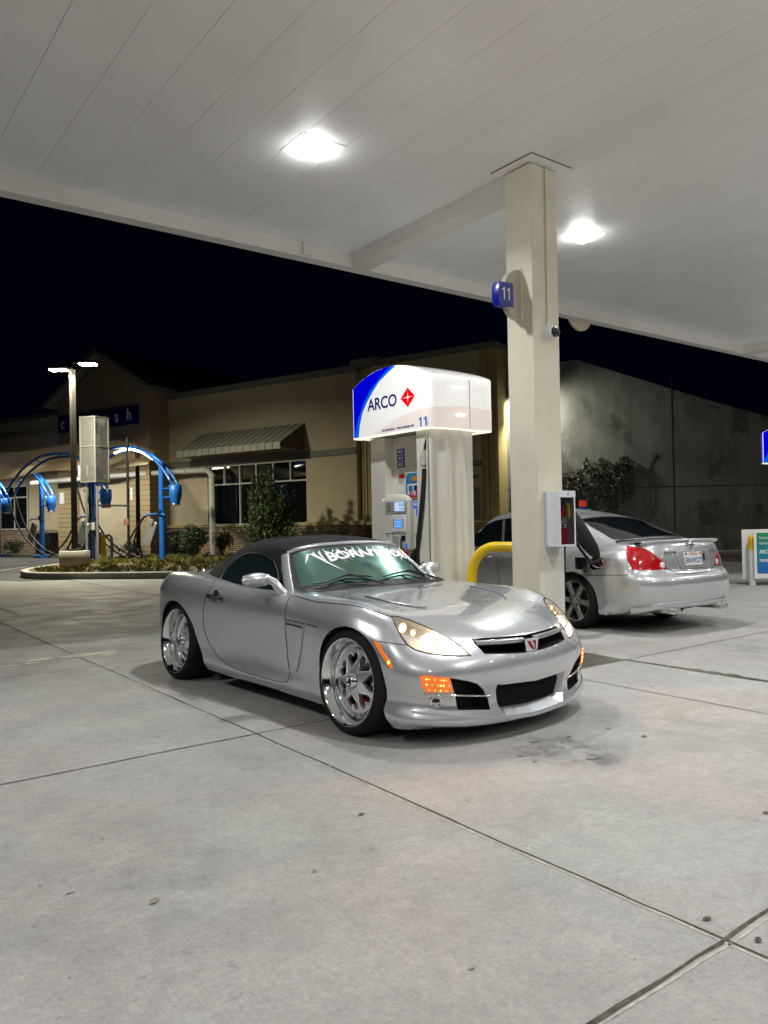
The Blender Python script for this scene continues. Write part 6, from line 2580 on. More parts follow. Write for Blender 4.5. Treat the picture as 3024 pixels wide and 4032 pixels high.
M_LEAF = leaf_mat('leaf_green', (0.030, 0.060, 0.018), (0.085, 0.13, 0.035))
M_LEAFD = leaf_mat('leaf_dark', (0.018, 0.035, 0.014), (0.05, 0.075, 0.03))
M_LEAFR = leaf_mat('ivy_leaf', (0.014, 0.017, 0.008), (0.040, 0.038, 0.018))
M_GRASS = leaf_mat('grass_blade', (0.07, 0.085, 0.014), (0.20, 0.20, 0.035))
M_BARK = mat('bark', (0.06, 0.045, 0.03), 0.9)


def leaves(mb, pts, size, m, rnd, flat_=None):
    for p in pts:
        a = Vector((rnd.gauss(0, 1), rnd.gauss(0, 1), rnd.gauss(0, 1))).normalized()
        if flat_ is not None:
            a = (a + Vector(flat_) * 1.6).normalized()
        u = a.orthogonal().normalized()
        u.rotate(Matrix.Rotation(rnd.uniform(0, 6.28), 3, a))
        v = a.cross(u)
        s = size * rnd.uniform(.6, 1.3)
        p = Vector(p)
        mb.add([p - u * s, p + v * s * .38, p + u * s, p - v * s * .38], [(0, 1, 2, 3)], m)


def shrub(name, loc, r, h, n, size, m, label, cat='shrub', seed=1, group=None, squash=1.0):
    rnd = random.Random(seed)
    root = empty(name, loc, 0, label, cat, group)
    mb = MB()
    lobes = [(rnd.gauss(0, r * .42), rnd.gauss(0, r * .42), h * rnd.uniform(.35, .75), rnd.uniform(.38, .6)) for _ in range(9)]
    pts = []
    while len(pts) < n:
        l = rnd.choice(lobes)
        d = Vector((rnd.gauss(0, 1), rnd.gauss(0, 1), rnd.gauss(0, 1))).normalized() * (rnd.random() ** .35) * l[3]
        p = (l[0] + d.x * r, l[1] + d.y * r, max(.03, l[2] + d.z * h * .6))
        if p[2] < h * 1.02: pts.append(p)
    leaves(mb, pts, size, m, rnd)
    mb.build('foliage', root)
    mb = MB()
    for k in range(6):
        a = rnd.uniform(0, 6.28)
        mb.tube([(0, 0, 0), (math.cos(a) * r * .3, math.sin(a) * r * .3, h * .35), (math.cos(a) * r * .5, math.sin(a) * r * .5, h * .7)], [.02, .014, .006], 5, M_BARK)
    mb.build('stems', root)
    return root


# ------------------------------------------------------------ planted island with kerb, grass, shrubs and a young tree
isl = [(4.85, 22.6), (4.80, 22.0), (5.0, 21.3), (5.5, 20.55), (6.3, 19.7), (7.6, 18.5), (9.5, 17.2), (12.5, 15.6), (14.6, 17.5), (15.6, 20.5), (14.6, 24.0), (13.0, 27.5), (11.9, 29.4), (10.2, 29.9), (8.6, 28.6), (7.0, 26.6), (5.6, 24.6), (5.0, 23.4)]
SP = [tuple(p) for p in spl(np.array(isl + [isl[0]]), 5)][:-1]
cen = Vector((9.6, 22.5, 0))


def inset(pts, d):
    out = []
    for i, p in enumerate(pts):
        a, b_ = Vector((*pts[i - 1], 0)), Vector((*pts[(i + 1) % len(pts)], 0))
        t = (b_ - a).normalized()
        n_ = Vector((-t.y, t.x, 0))
        out.append((p[0] + n_.x * d, p[1] + n_.y * d))
    return out


SI = inset(SP, .17)
mb = MB()
n = len(SP)
mb.grid([[(x, y, -.01), (x, y, .145), ((x + (a - x) * .15), (y + (b_ - y) * .15), .16), (a, b_, .16), (a, b_, .05)] for (x, y), (a, b_) in zip(SP, SI)], M_CURB, False, cu=True, flip=True)
prop(mb.build('island_curb'), kind='structure')
mb = MB()
M_SOIL = mat('bark_mulch', (0.085, 0.055, 0.03), 0.95, noise=0.5, nscale=14, bump=1.0, bscale=30)
mb.add([(x, y, .12) for x, y in SI], [tuple(range(n))], M_SOIL)
prop(mb.build('planting_bed'), kind='structure')


def inside(x, y, poly):
    c = False
    j = len(poly) - 1
    for i in range(len(poly)):
        if (poly[i][1] > y) != (poly[j][1] > y) and x < (poly[j][0] - poly[i][0]) * (y - poly[i][1]) / (poly[j][1] - poly[i][1]) + poly[i][0]:
            c = not c
        j = i
    return c


rnd = random.Random(8)
mb = MB()
tufts = []
while len(tufts) < 560:
    x, y = rnd.uniform(4.8, 14.5), rnd.uniform(16.5, 29.8)
    if inside(x, y, inset(SP, .3)) and (x - 6.72) ** 2 + (y - 24.42) ** 2 > .45 and not (5.9 < x < 6.9 and 23.0 < y < 24.3):
        dens = .5 + .5 * math.sin(x * 1.3 + y * .9)
        if rnd.random() < .25 + dens: tufts.append((x, y))
for x, y in tufts:
    hh = rnd.uniform(.08, .20)
    for k in range(16):
        a = rnd.uniform(0, 6.28)
        l = rnd.uniform(.3, 1) * hh
        dx, dy = math.cos(a), math.sin(a)
        q0 = (x + rnd.gauss(0, .05), y + rnd.gauss(0, .05))
        w = .010
        mb.add([(q0[0] - dy * w, q0[1] + dx * w, .12), (q0[0] + dy * w, q0[1] - dx * w, .12), (q0[0] + dx * l * .45, q0[1] + dy * l * .45, .12 + l * .8), (q0[0] + dx * l * .9, q0[1] + dy * l * .9, .12 + l)], [(0, 1, 2), (1, 3, 2)], M_GRASS)
prop(mb.build('ground_grass'), 'yellow green grass tufts growing over the planted island', 'grass', kind='stuff')

shrub('round_shrub', (11.95, 27.75, .10), .72, 1.22, 3600, .055, M_LEAFD, 'wide rounded dark green shrub right of the right hand blue post', seed=3)
shrub('upright_shrub', (12.35, 26.2, .10), .36, 1.05, 1500, .045, M_LEAFD, 'narrow clipped green shrub between the round shrub and the young tree', seed=4)
SMB = P0 + EX * 16.6 + Vector((FM[0][2], FM[1][2], 0)) * 1.0
shrub('low_shrub', (SMB.x, SMB.y, 0), .5, .72, 900, .06, M_LEAFD, 'small dark shrub at the left, behind the black hoses', seed=5)
SMB = P0 + EX * 7.0 + Vector((FM[0][2], FM[1][2], 0)) * 1.6
shrub('low_shrub', (SMB.x, SMB.y, 0), .5, .74, 900, .06, M_LEAFD, 'small dark shrub in front of the block pier, left of the right hand blue post', seed=6)
SMB = P0 + EX * -4.6 + Vector((FM[0][2], FM[1][2], 0)) * 1.0
shrub('low_shrub', (SMB.x, SMB.y, .0), .8, .90, 1500, .06, M_LEAFD, 'low spreading shrub against the stone base just left of the pump', seed=7)

# young tree in front of the window
TP = P0 + EX * -2.0 + Vector((FM[0][2], FM[1][2], 0)) * 2.6
tr = empty('young_tree', (TP.x, TP.y, .05), 0, 'young multi stemmed leafy tree in front of the shop window', 'tree')
rnd = random.Random(21)
mb, ml = MB(), MB()
tips = []
ws_ = -EX
for k in range(19):
    side = (k / 18 - .5) * 2
    az = side * 1.35
    lat = ws_ * (side * 1.15) + Vector((FM[0][2], FM[1][2], 0)) * rnd.uniform(-.55, .55)
    hgt = (3.35 - 1.25 * abs(side + .05) ** 1.5) * rnd.uniform(.72, 1.04)
    pts = [Vector((0, 0, 0)) + lat * .05, lat * .35 + Vector((0, 0, hgt * .35)), lat * .7 + Vector((0, 0, hgt * .65)), lat * rnd.uniform(.8, 1.0) + Vector((0, 0, hgt))]
    S = spl(np.array([tuple(p) for p in pts]), 6)
    mb.tube([tuple(p) for p in S], [.028 * (1 - i / (len(S) + 2)) + .004 for i in range(len(S))], 5, M_BARK)
    P_ = []
    for i, p in enumerate(S):
        t = i / (len(S) - 1)
        if t < .12: continue
        rr_ = .24 * math.sin(min(1, t * 1.05) * math.pi * .86 + .25) + .03
        for q_ in range(62):
            d = Vector((rnd.gauss(0, 1), rnd.gauss(0, 1), rnd.gauss(0, .9))) * rr_ * .55
            P_.append(Vector(p) + d)
    leaves(ml, P_, .058, M_LEAF, rnd)
for k in range(9):       # low side shoots
    a = rnd.uniform(-1, 1)
    lat = ws_ * (a * 1.35) + Vector((FM[0][2], FM[1][2], 0)) * rnd.uniform(-.4, .6)
    for i in range(14):
        t = i / 13
        p = lat * t + Vector((0, 0, .35 + .9 * t * rnd.uniform(.6, 1)))
        leaves(ml, [p + Vector((rnd.gauss(0, .09), rnd.gauss(0, .09), rnd.gauss(0, .09))) for _ in range(20)], .055, M_LEAF, rnd)
mb.build('trunk', tr)
ml.build('crown', tr)

# ivy on the boundary wall
ivy = empty('wall_ivy', W0, 0, 'dark ivy creeping over the stained concrete wall above the sedan roof', 'ivy')
ivy.matrix_world = WM
rnd = random.Random(4)
tops = [(2.0, 2.9), (2.2, 2.9), (2.46, 2.35), (3.1, 2.5), (3.7, 2.8), (4.3, 2.95), (4.45, 3.35), (4.75, 3.2), (5.0, 3.30), (5.35, 3.10), (5.7, 3.35), (5.95, 3.3), (6.0, 2.5), (5.85, 1.9), (5.5, 1.6)]


def top_at(x):
    return float(np.interp(x, [p[0] for p in tops[:12]], [p[1] for p in tops[:12]]))


pts = []
while len(pts) < 6800:
    x = rnd.uniform(1.95, 6.0)
    t = top_at(x) - abs(rnd.gauss(0, .08))
    y = t - (t - .5) * rnd.random() ** 1.25
    if x > 5.2 and y < 2.1 - (6.0 - x) * 1.2: continue
    k = math.sin(x * 7 + y * 3) * math.sin(y * 6 - x * 2.4)
    if k < -.35 and rnd.random() < .8: continue
    if y < 1.9 and rnd.random() < .45: continue
    pts.append((x, y, rnd.uniform(.01, .16)))
for k in range(260):
    t = rnd.random()
    pts.append((2.15 + .55 * t, 3.55 + .38 * math.sin(t * 1.7) + rnd.gauss(0, .035), rnd.uniform(.01, .06)))
mb = MB()
leaves(mb, pts, .045, M_LEAFR, rnd, (0, 0, 1))
mb.build('leaves', ivy)
mb = MB()
for k in range(16):
    x = 2.1 + k * .25
    P_ = [(x + rnd.gauss(0, .1), .3, .02)]
    yy = .3
    while yy < top_at(min(6, max(2, x))) - .2:
        yy += .35
        P_.append((P_[-1][0] + rnd.gauss(.03, .12), yy, .025))
    mb.tube(P_, .012, 4, M_BARK)
for k in range(7):
    P_ = [(5.0 + .1 * k, 1.9, .03), (5.3 + .12 * k, 2.0 + .1 * k, .04), (5.7 + .08 * k, 2.2 + .12 * k, .03), (6.1 + .1 * k, 2.15 + .13 * k, .02)]
    mb.tube(P_, .006, 4, M_BARK)
mb.build('stems', ivy)
ivy2 = empty('wall_ivy', W0, 0, 'ivy climbing a bare trunk on the wall between pump and column', 'ivy')
ivy2.matrix_world = WM
mb = MB()
pts = []
for k in range(2600):
    y = rnd.uniform(1.9, 3.5) if rnd.random() < .8 else rnd.uniform(1.0, 2.1)
    pts.append((.14 + .12 * math.sin(y * 4) + rnd.gauss(0, .13 if y > 2.1 else .07), y, rnd.uniform(.02, .2)))
leaves(mb, pts, .045, M_LEAFR, rnd, (0, 0, 1))
mb.build('leaves', ivy2)
mb = MB()
for k in range(4):
    mb.tube([(.15 + .08 * k, 0, .05), (.10 + .06 * k, 1.0, .06), (.22 + .03 * k, 1.9, .06), (.15, 3.0, .06)], .022, 5, M_CURB)
mb.build('stems', ivy2)
# ------------------------------------------------------------ car wash vacuum stations
M_LED = mat('led_tube', (1, 1, 1), 0.3, emit=(1.0, 0.97, 0.88), estr=24.0)
M_HOSE = mat('hose_black', (0.012, 0.012, 0.014), 0.4)
M_MATC = mat('mat_clip_steel', (0.62, 0.63, 0.64), 0.3, 0.7)
VR = math.atan2(-EX.y, -EX.x)       # local x = -s direction, local y = away from the forecourt


def station(loc, zs, label, led=False, ext=1.0, cut=False):
    root = empty('vacuum_station', loc, VR, label, 'vacuum', 'blue vacuum arches in front of the car wash')
    H = 3.47 * zs
    mb = MB()
    mb.cyl((0, 0, .06), (0, 0, H), .108, .100, 18, M_BLUE)
    mb.lathe([(.100, H), (.07, H + .035), (0, H + .045)], 18, M_BLUE)
    mb.build('post', root)
    mb = MB()
    mb.rbox(-.28, .28, -.28, .28, -.02, .10, .02, M_BLUE)
    mb.build('base_plate', root)
    arch = [(-4.43 * ext, 2.95), (-4.20 * ext, 3.20), (-3.55 * ext, 3.72), (-2.75 * ext, 4.07), (-2.10 * ext, 4.17), (-1.45, 4.14), (-.83, 3.97), (-.27, 3.67), (.25, 3.26), (.60, 2.86)]
    if cut: arch = arch[5:]
    A = spl(np.array(arch), 5)
    for dy, dz in ((-.16, 0), (.16, -.10)):
        mb = MB()
        mb.tube([(x, dy, (z + dz) * zs) for x, z in A], .050, 10, M_BLUE)
        a = mb.build('boom', root)
        mb = MB()
        x0, z0 = A[0]
        d = Vector((A[0][0] - A[1][0], 0, (A[0][1] - A[1][1]))).normalized()
        p0 = Vector((x0, dy, (z0 + dz) * zs))
        if not cut: mb.cyl(p0, p0 + d * .22, .045, None, 10, M_CHROME)
        else: mb.cyl(p0, p0 + d * .05, .055, None, 10, M_BLUE)
        mb.build('hose_collar', a)
    mb = MB()
    for k in (6, 14, 22, 30, 38):
        if k < len(A) - 1:
            x, z = A[k]
            mb.tube([(x, -.16, z * zs), (x, .16, (z - .10) * zs)], .028, 6, M_BLUE)
    mb.build('boom_brackets', root)
    if led:
        mb = MB()
        L_ = [(-2.50, 3.99), (-2.0, 4.07), (-1.45, 4.04), (-.90, 3.88), (-.40, 3.63)]
        S = spl(np.array(L_), 6)
        mb.tube([(x, -.02, z * zs) for x, z in S], .032, 8, M_LED)
        mb.build('led_strip', root)
    mb = MB()     # separator canister
    C = Matrix.Translation((.70, 0, 0))
    mb.M = C
    mb.lathe([(0, 2.70 * zs), (.17, 2.70 * zs), (.215, 2.68 * zs), (.215, 2.36 * zs), (.205, 2.30 * zs), (.15, 2.06 * zs), (.15, 2.03 * zs), (.0, 2.03 * zs)], 22, M_BLUE)
    cn = mb.build('canister', root)
    mb = MB(C)
    mb.lathe([(.15, 2.05 * zs), (.175, 2.04 * zs), (.175, 2.0 * zs), (0, 1.99 * zs)], 20, M_ALLOY)
    mb.build('dust_lid', cn)
    mb = MB()
    for z in (2.58, 2.28):
        mb.tube([(.1, 0, z * zs), (.52, 0, z * zs)], .032, 8, M_BLUE)
    mb.tube([(.58, -.16, 2.88 * zs), (.66, -.08, 2.69 * zs)], .045, 8, M_BLUE)
    mb.tube([(.58, .16, 2.78 * zs), (.72, .08, 2.69 * zs)], .045, 8, M_BLUE)
    mb.build('canister_arms', cn)
    # mat clip panel with bracket
    mb = MB(Matrix.Translation((-.45, -.18, 1.08 * zs)) @ Matrix.Rotation(R(26), 4, 'Y'))
    mb.rbox(-.22, .22, -.02, .02, -.46, .46, .01, M_MATC)
    for k in range(15):
        mb.box(-.19, .19, -.028, -.02, -.40 + .056 * k, -.385 + .056 * k, M_TRIM)
    mb.rbox(-.08, .08, -.07, -.02, .30, .50, .01, M_TRIM)
    mb.build('mat_clip', root)
    mb = MB()
    mb.tube([(-.12, -.1, 1.72 * zs), (-.55, -.14, 1.70 * zs), (-.75, -.1, 1.66 * zs)], .035, 8, M_BLUE)
    mb.tube([(0, -.1, 1.72 * zs), (.30, -.1, 1.66 * zs)], .04, 8, M_BLUE)
    mb.rbox(-.07, .07, -.14, 0, 1.66 * zs, 1.84 * zs, .01, M_BLACK)
    mb.tube([(0, -.1, .75 * zs), (-.55, -.14, .78 * zs)], .014, 6, M_BLACK)
    mb.build('hose_hook', root)
    # the two hanging hoses
    if cut: return root
    x0, z0 = A[0]
    for dy, sx, lowx in ((-.16, .0, -3.7), (.16, -.1, -3.1)):
        P_ = [(x0 - .10, dy, (z0 - .25) * zs), (x0 + .35, dy, 1.80 * zs), (x0 + 1.0, dy, 1.04 * zs), (x0 + 1.85, dy, .50 * zs), (x0 + 2.6, dy * 1.3, .25), (x0 + 3.0, dy * 1.5, .23), (-1.6 + sx, dy, .75), (-.95, -.12, 1.50 * zs), (-.68, -.12, 1.66 * zs)]
        mb = MB()
        mb.tube([tuple(p) for p in spl(np.array(P_), 8)], .034, 8, M_HOSE)
        mb.build('hose', root)
    return root


AT = lambda s, o: (P0 + EX * s + Vector((-.94552, -.32557, 0)) * o)
station(AT(.915, 4.9), 1.0, 'blue vacuum arch with a lit white tube under its boom, right of the lamp', led=True)
station(AT(4.70, 4.9), 1.0, 'blue vacuum arch standing behind the white mesh cage', ext=1.22)
station(AT(11.2, 2.9), 1.0, 'blue vacuum post and canister under the sail at the left, behind the lamp post', cut=True)
station(AT(14.7, 2.9), 1.0, 'blue vacuum post and canister cut by the left picture edge', cut=True)

# tan shade sail
M_SAIL = mat('shade_sail', (0.80, 0.66, 0.40), 0.85, noise=0.06, nscale=1.5)
nt = M_SAIL.node_tree
tl_ = nt.nodes.new('ShaderNodeBsdfTranslucent')
tl_.inputs[0].default_value = (.80, .62, .36, 1)
ms_ = nt.nodes.new('ShaderNodeMixShader')
ms_.inputs[0].default_value = .45
nt.links.new(nt.nodes['Principled BSDF'].outputs[0], ms_.inputs[1])
nt.links.new(tl_.outputs[0], ms_.inputs[2])
nt.links.new(ms_.outputs[0], nt.nodes['Material Output'].inputs[0])
sail = empty('shade_sail', P0, 0, 'tan fabric shade sail stretched over the vacuum bays', 'sail')
sail.matrix_world = FM
mb = MB()
rows = []
for i in range(41):
    s = 25 - 20.5 * i / 40
    sag = .16 * math.sin(i / 40 * math.pi * 3.0) ** 2
    zt = 4.95 + .04 * math.sin(i * .5) - .70 * max(0, 1 - (s - 4.5) / 2.6) ** 1.6
    zb_ = 3.58 + .07 * math.sin(i * .42 + 1) - sag
    rows.append([(-s + 2.5 * k / 8, zt + (zb_ - zt) * (k / 8) ** 1.15 - .06 * math.sin(k / 8 * math.pi), 2.2 + 2.4 * k / 8) for k in range(9)])
mb.grid(rows, M_SAIL, True, flip=True)
ob = mb.build('fabric', sail)
mb = MB()
mb.tube([(-26, 4.62, 2.2), (-15, 4.64, 2.2), (-6.0, 4.50, 2.2)], .03, 6, M_GREYMETAL)
mb.build('edge_cable', sail)

# lamps added unseen under the sail to brighten the bay wall and fabric
for i, s in enumerate((6.5, 10.0, 14.0, 18.0)):
    c = P0 + EX * s + Vector((-.94552, -.32557, 0)) * 3.1 + Vector((0, 0, 4.02))
    ul = empty('added_sail_lamp', c, VR, 'added hidden lamp under the shade sail, %s from the right' % ('first', 'second', 'third', 'fourth')[i], 'lamp', 'added hidden lamps under the shade sail')
    mb = MB()
    mb.rbox(-.6, .6, -.05, .05, 0, .05, .01, M_GREYMETAL)
    mb.tube([(-.4, 0, .05), (-.4, 0, .45)], .008, 4, M_GREYMETAL)
    mb.tube([(.4, 0, .05), (.4, 0, .45)], .008, 4, M_GREYMETAL)
    mb.build('housing', ul)
    mb = MB()
    mb.rbox(-.58, .58, -.04, .04, -.02, -.001, .008, M_LED)
    mb.build('tube', ul)
    bl_ = area('added_sail_light', (0, 0, -.03), 1.1, BAY_W, (1.0, .96, .85), size_y=.06)
    bl_.parent = ul

# ------------------------------------------------------------ lot lamp
lamp = empty('lot_lamp', (6.72, 24.42, 0), 0, 'tall twin headed parking lot lamp on a round concrete base, both heads lit', 'lamp')
mb = MB()
mb.lathe([(0, 0), (.44, 0), (.44, .585), (.425, .60), (0, .60)], 36, M_CURB)
mb.build('concrete_base', lamp)
mb = MB()
mb.rbox(-.19, .19, -.19, .19, .60, .66, .01, M_BLACK)
for sx in (-1, 1):
    for sy in (-1, 1):
        mb.cyl((sx * .14, sy * .14, .66), (sx * .14, sy * .14, .72), .018, None, 8, M_GREYMETAL)
bp_ = mb.build('base_plate', lamp)
mb = MB(Matrix.Rotation(R(20), 4, 'Z'))
mb.rbox(-.065, .065, -.065, .065, .66, 6.08, .008, mat('pole_bronze', (0.014, 0.012, 0.009), 0.6, .0))
mb.build('pole', lamp)
M_HEADL = mat('head_lens', (1, 1, 1), 0.3, emit=(1.0, 0.95, 0.72), estr=60.0)
for ang, dz, r_ in ((142.9, 0.0, .52), (-37.1, .16, .60)):
    d = Vector((math.cos(R(ang)), math.sin(R(ang)), 0))
    Th = Matrix.Translation((d.x * r_ * .80, d.y * r_ * .80, 6.10 + dz)) @ Matrix.Rotation(R(ang), 4, 'Z')
    mb = MB(Th)
    mb.rbox(-.27, .27, -.17, .17, -.01, .06, .02, MATS['pole_bronze'])
    mb.rbox(-r_ * .8, -.2, -.035, .035, -.01, .04, .01, MATS['pole_bronze'])
    hd = mb.build('lamp_head', lamp)
    mb = MB(Th)
    mb.rbox(-.24, .24, -.14, .14, -.045, -.012, .012, M_HEADL)
    mb.build('lens', hd)
    # the light the head throws, its own area lamp just under the lens
    L_ = area('lot_light', (0, 0, 0), .34, LOT_W, (1.0, .93, .70), size_y=.26, spread=R(142))
    L_.parent = hd
    L_.matrix_parent_inverse = Matrix.Identity(4)
    aim = (Vector((.44, .155, -1.3)) if ang > 0 else Vector((-.25, -.62, -1.1))).normalized()
    yq = Vector((0, 0, 1)).cross(-aim).normalized()
    L_.matrix_local = Matrix.Translation(Th.translation + d * .08 + Vector((0, 0, -.075))) @ frame((0, 0, 0), yq, (-aim).cross(yq), -aim)

# white mesh cage on posts
cg = empty('mesh_cage', (8.05, 26.75, 0), VR * 0 + math.atan2(-.6026, .798), 'tall white perforated cage holding vacuum gear, up on grey posts', 'equipment')


def perf_mat(name, a):
    m = bpy.data.materials.new(name)
    m.use_nodes = True
    nt = m.node_tree
    b = nt.nodes['Principled BSDF']
    b.inputs['Base Color'].default_value = (.17, .17, .16, 1)
    b.inputs['Roughness'].default_value = .5
    b.inputs['Alpha'].default_value = a
    MATS[name] = m
    return m


M_PERF = perf_mat('perforated_white', .40)
M_CAGE = mat('cage_white', (0.19, 0.19, 0.18), 0.5)
w, dpt, z0, z1 = .62, .62, 2.80, 5.00
rot = Matrix.Rotation(R(-22), 4, 'Z')
mb = MB(rot)
for sx in (-w / 2, w / 2):
    for sy in (-dpt / 2, dpt / 2):
        mb.box(sx - .022, sx + .022, sy - .022, sy + .022, z0, z1, M_CAGE)
for z in (z0, 3.98, z1 - .04):
    for sy in (-dpt / 2, dpt / 2):
        mb.box(-w / 2 + .022, w / 2 - .022, sy - .02, sy + .02, z, z + .035, M_CAGE)
    for sx in (-w / 2, w / 2):
        mb.box(sx - .02, sx + .02, -dpt / 2 + .022, dpt / 2 - .022, z, z + .035, M_CAGE)
mb.build('frame', cg)
mb = MB(rot)
mb.box(-w / 2 + .02, w / 2 - .02, -dpt / 2 - .004, -dpt / 2 + .002, z0 + .03, z1 - .03, M_PERF)
mb.box(-w / 2 + .02, w / 2 - .02, dpt / 2 - .002, dpt / 2 + .004, z0 + .03, z1 - .03, M_PERF)
mb.box(w / 2 - .002, w / 2 + .004, -dpt / 2 + .02, dpt / 2 - .02, z0 + .03, z1 - .03, M_PERF)
mb.box(-w / 2 - .004, -w / 2 + .002, -dpt / 2 + .02, dpt / 2 - .02, z0 + .03, z1 - .03, M_CAGE)
mb.build('perforated_panels', cg)
mb = MB(rot)
mb.cyl((0, .05, 3.3), (0, .05, 4.45), .17, None, 20, M_CAGE)
mb.rbox(-.14, .14, -.1, .18, 4.5, 4.8, .02, M_GREYMETAL)
mb.rbox(-.2, .2, -.15, .2, 2.85, 3.2, .02, M_GREYMETAL)
mb.build('vacuum_drum', cg)
mb = MB(rot)
for x, m_ in ((-.20, M_GREYMETAL), (.26, M_GREYMETAL)):
    mb.cyl((x, -.2, 0), (x, -.2, 2.8), .045, None, 12, m_)
mb.cyl((-.30, .22, 0), (-.30, .22, 2.8), .04, None, 12, M_BLACK)
mb.build('posts', cg)

# emergency stop, control box, black frame posts, guard post
fr_ = empty('pipe_frame', (8.0, 27.2, 0), math.atan2(-.6026, .798), 'black steel pipe frame with a cross bar beside the white cage', 'frame')
mb = MB()
mb.cyl((0, 0, 0), (0, 0, 3.5), .045, None, 12, M_BLACK)
mb.cyl((1.22, .25, 0), (1.22, .25, 4.35), .045, None, 12, M_BLACK)
mb.tube([(0, 0, 2.05), (1.22, .25, 2.02)], .035, 8, M_BLACK)
mb.build('uprights', fr_)
mb = MB()
mb.rbox(1.10, 1.28, .10, .20, 1.35, 1.56, .01, mat('pink_box', (.22, .10, .08), .5))
mb.build('control_box', fr_)
mb = MB()
mb.rbox(.0, .20, -.12, -.02, 1.20, 1.46, .01, M_PUMPG)
mb.build('control_box', fr_)
bk = empty('black_post', (10.42, 29.35, 0), 0, 'plain black post right of the white cage, under the lit arch', 'post')
mb = MB()
mb.cyl((0, 0, 0), (0, 0, 4.35), .085, .080, 14, M_BLACK)
mb.build('shaft', bk)
es = empty('emergency_stop', (8.0 - .22, 27.2 - .1, 3.05), math.atan2(-.6026, .798), 'grey box with a big red stop button left of the white cage', 'switch')
mb = MB()
mb.rbox(-.16, .16, -.06, .08, -.02, .34, .01, M_WHITE)
mb.build('box', es)
mb = MB(Matrix.Translation((.02, -.06, .17)) @ Matrix.Rotation(R(90), 4, 'X'))
mb.lathe([(.09, 0), (.09, .05), (.07, .07), (0, .075)], 18, M_RED)
mb.build('button', es)
gp = empty('guard_post', (8.9, 28.7, 0), 0, 'yellow round guard post with grey pipework beside it', 'bollard')
mb = MB()
mb.lathe([(.085, 0), (.085, .98), (.06, 1.03), (0, 1.05)], 18, M_YELLOW)
mb.build('post', gp)
pp = empty('gas_pipes', (9.15, 28.55, 0), 0, 'bent grey utility pipes right of the yellow guard post', 'pipe')
mb = MB()
mb.tube([(-.45, .3, 0), (-.45, .3, .9), (-.40, .28, 1.0), (-.05, .05, 1.0), (0, 0, .9), (0, 0, 0)], .05, 8, M_GREYMETAL)
mb.cyl((0, 0, .5), (0, 0, .62), .075, None, 12, M_GREYMETAL)
mb.cyl((-.45, .3, .5), (-.45, .3, .62), .075, None, 12, M_GREYMETAL)
mb.build('pipework', pp)

# painted bay lines on the asphalt
mb = MB()
M_LINE = mat('bay_line', (0.42, 0.42, 0.40), 0.8, noise=.2)
for a, b_ in (((5.0, 26.5), (6.3, 28.45)), ((5.65, 29.7), (7.0, 31.75)), ((3.6, 29.5), (5.2, 32.5))):
    ribbon(mb, a, b_, .10, .004, M_LINE, wob=.001, seed=9)
prop(mb.build('bay_lines'), kind='structure')
mb = MB()
cs = [P0 + EX * s + Vector((FM[0][2], FM[1][2], 0)) * 2.7 for s in (30, -9)]
d = (cs[1] - cs[0]).normalized()
nn = Vector((-d.y, d.x, 0)) * .08
mb.prism([(cs[0] + nn).xy[:], (cs[0] - nn).xy[:], (cs[1] - nn).xy[:], (cs[1] + nn).xy[:]][::-1], -.01, .13, M_CURB)
prop(mb.build('wall_curb'), kind='structure')

# ------------------------------------------------------------ wait / go signal and banner on the right
sg_ = empty('wash_signal', WM @ Vector((4.3, 0, .7)), math.atan2(-.6026, .798), 'red WAIT and blue GO car wash signal on a post in front of the ivy', 'signal')
mb = MB()
mb.cyl((.08, .02, 0), (.08, .02, 2.1), .035, None, 10, M_BLACK)
mb.rbox(-.03, .15, -.08, .06, 1.40, 1.95, .02, M_BLACK)
mb.build('post', sg_)
mb = MB()
mb.rbox(-.27, -.04, -.05, .03, 1.665, 1.86, .01, mat('signal_red', (.5, .03, .02), .4, emit=(.8, .05, .02), estr=.35))
mb.build('wait_box', sg_)
mb = MB()
mb.rbox(-.27, -.04, -.05, .03, 1.43, 1.645, .01, mat('signal_blue', (.01, .06, .3), .4, emit=(.02, .1, .6), estr=.16))
mb.build('go_box', sg_)
mb = MB(frame((-.155, -.054, 0), (1, 0, 0), (0, 0, 1)))
mb.text('WAIT', .10, M_WHITE, Matrix.Translation((0, 1.73, 0)), .001, 'CENTER', .8)
mb.text('GO', .10, M_WHITE, Matrix.Translation((0, 1.50, 0)), .001, 'CENTER', .8)
mb.build('lettering', sg_)
mb = MB(frame((.03, -.085, 1.53), (1, 0, 0), (0, 0, 1)))
mb.lathe([(.07, 0), (.06, .02), (0, .025)], 16, mat('green_lens', (.01, .15, .08), .2, emit=(.02, .5, .25), estr=.25))
mb.build('green_lamp', sg_)

bn = empty('banner_sleeve', (14.12, 7.46, 0), math.atan2(-.6026, .798), 'white framed green to blue banner sleeve wrapped round two posts by the right edge', 'banner')
M_BANW = mat('banner_white', (0.80, 0.80, 0.78), 0.5)


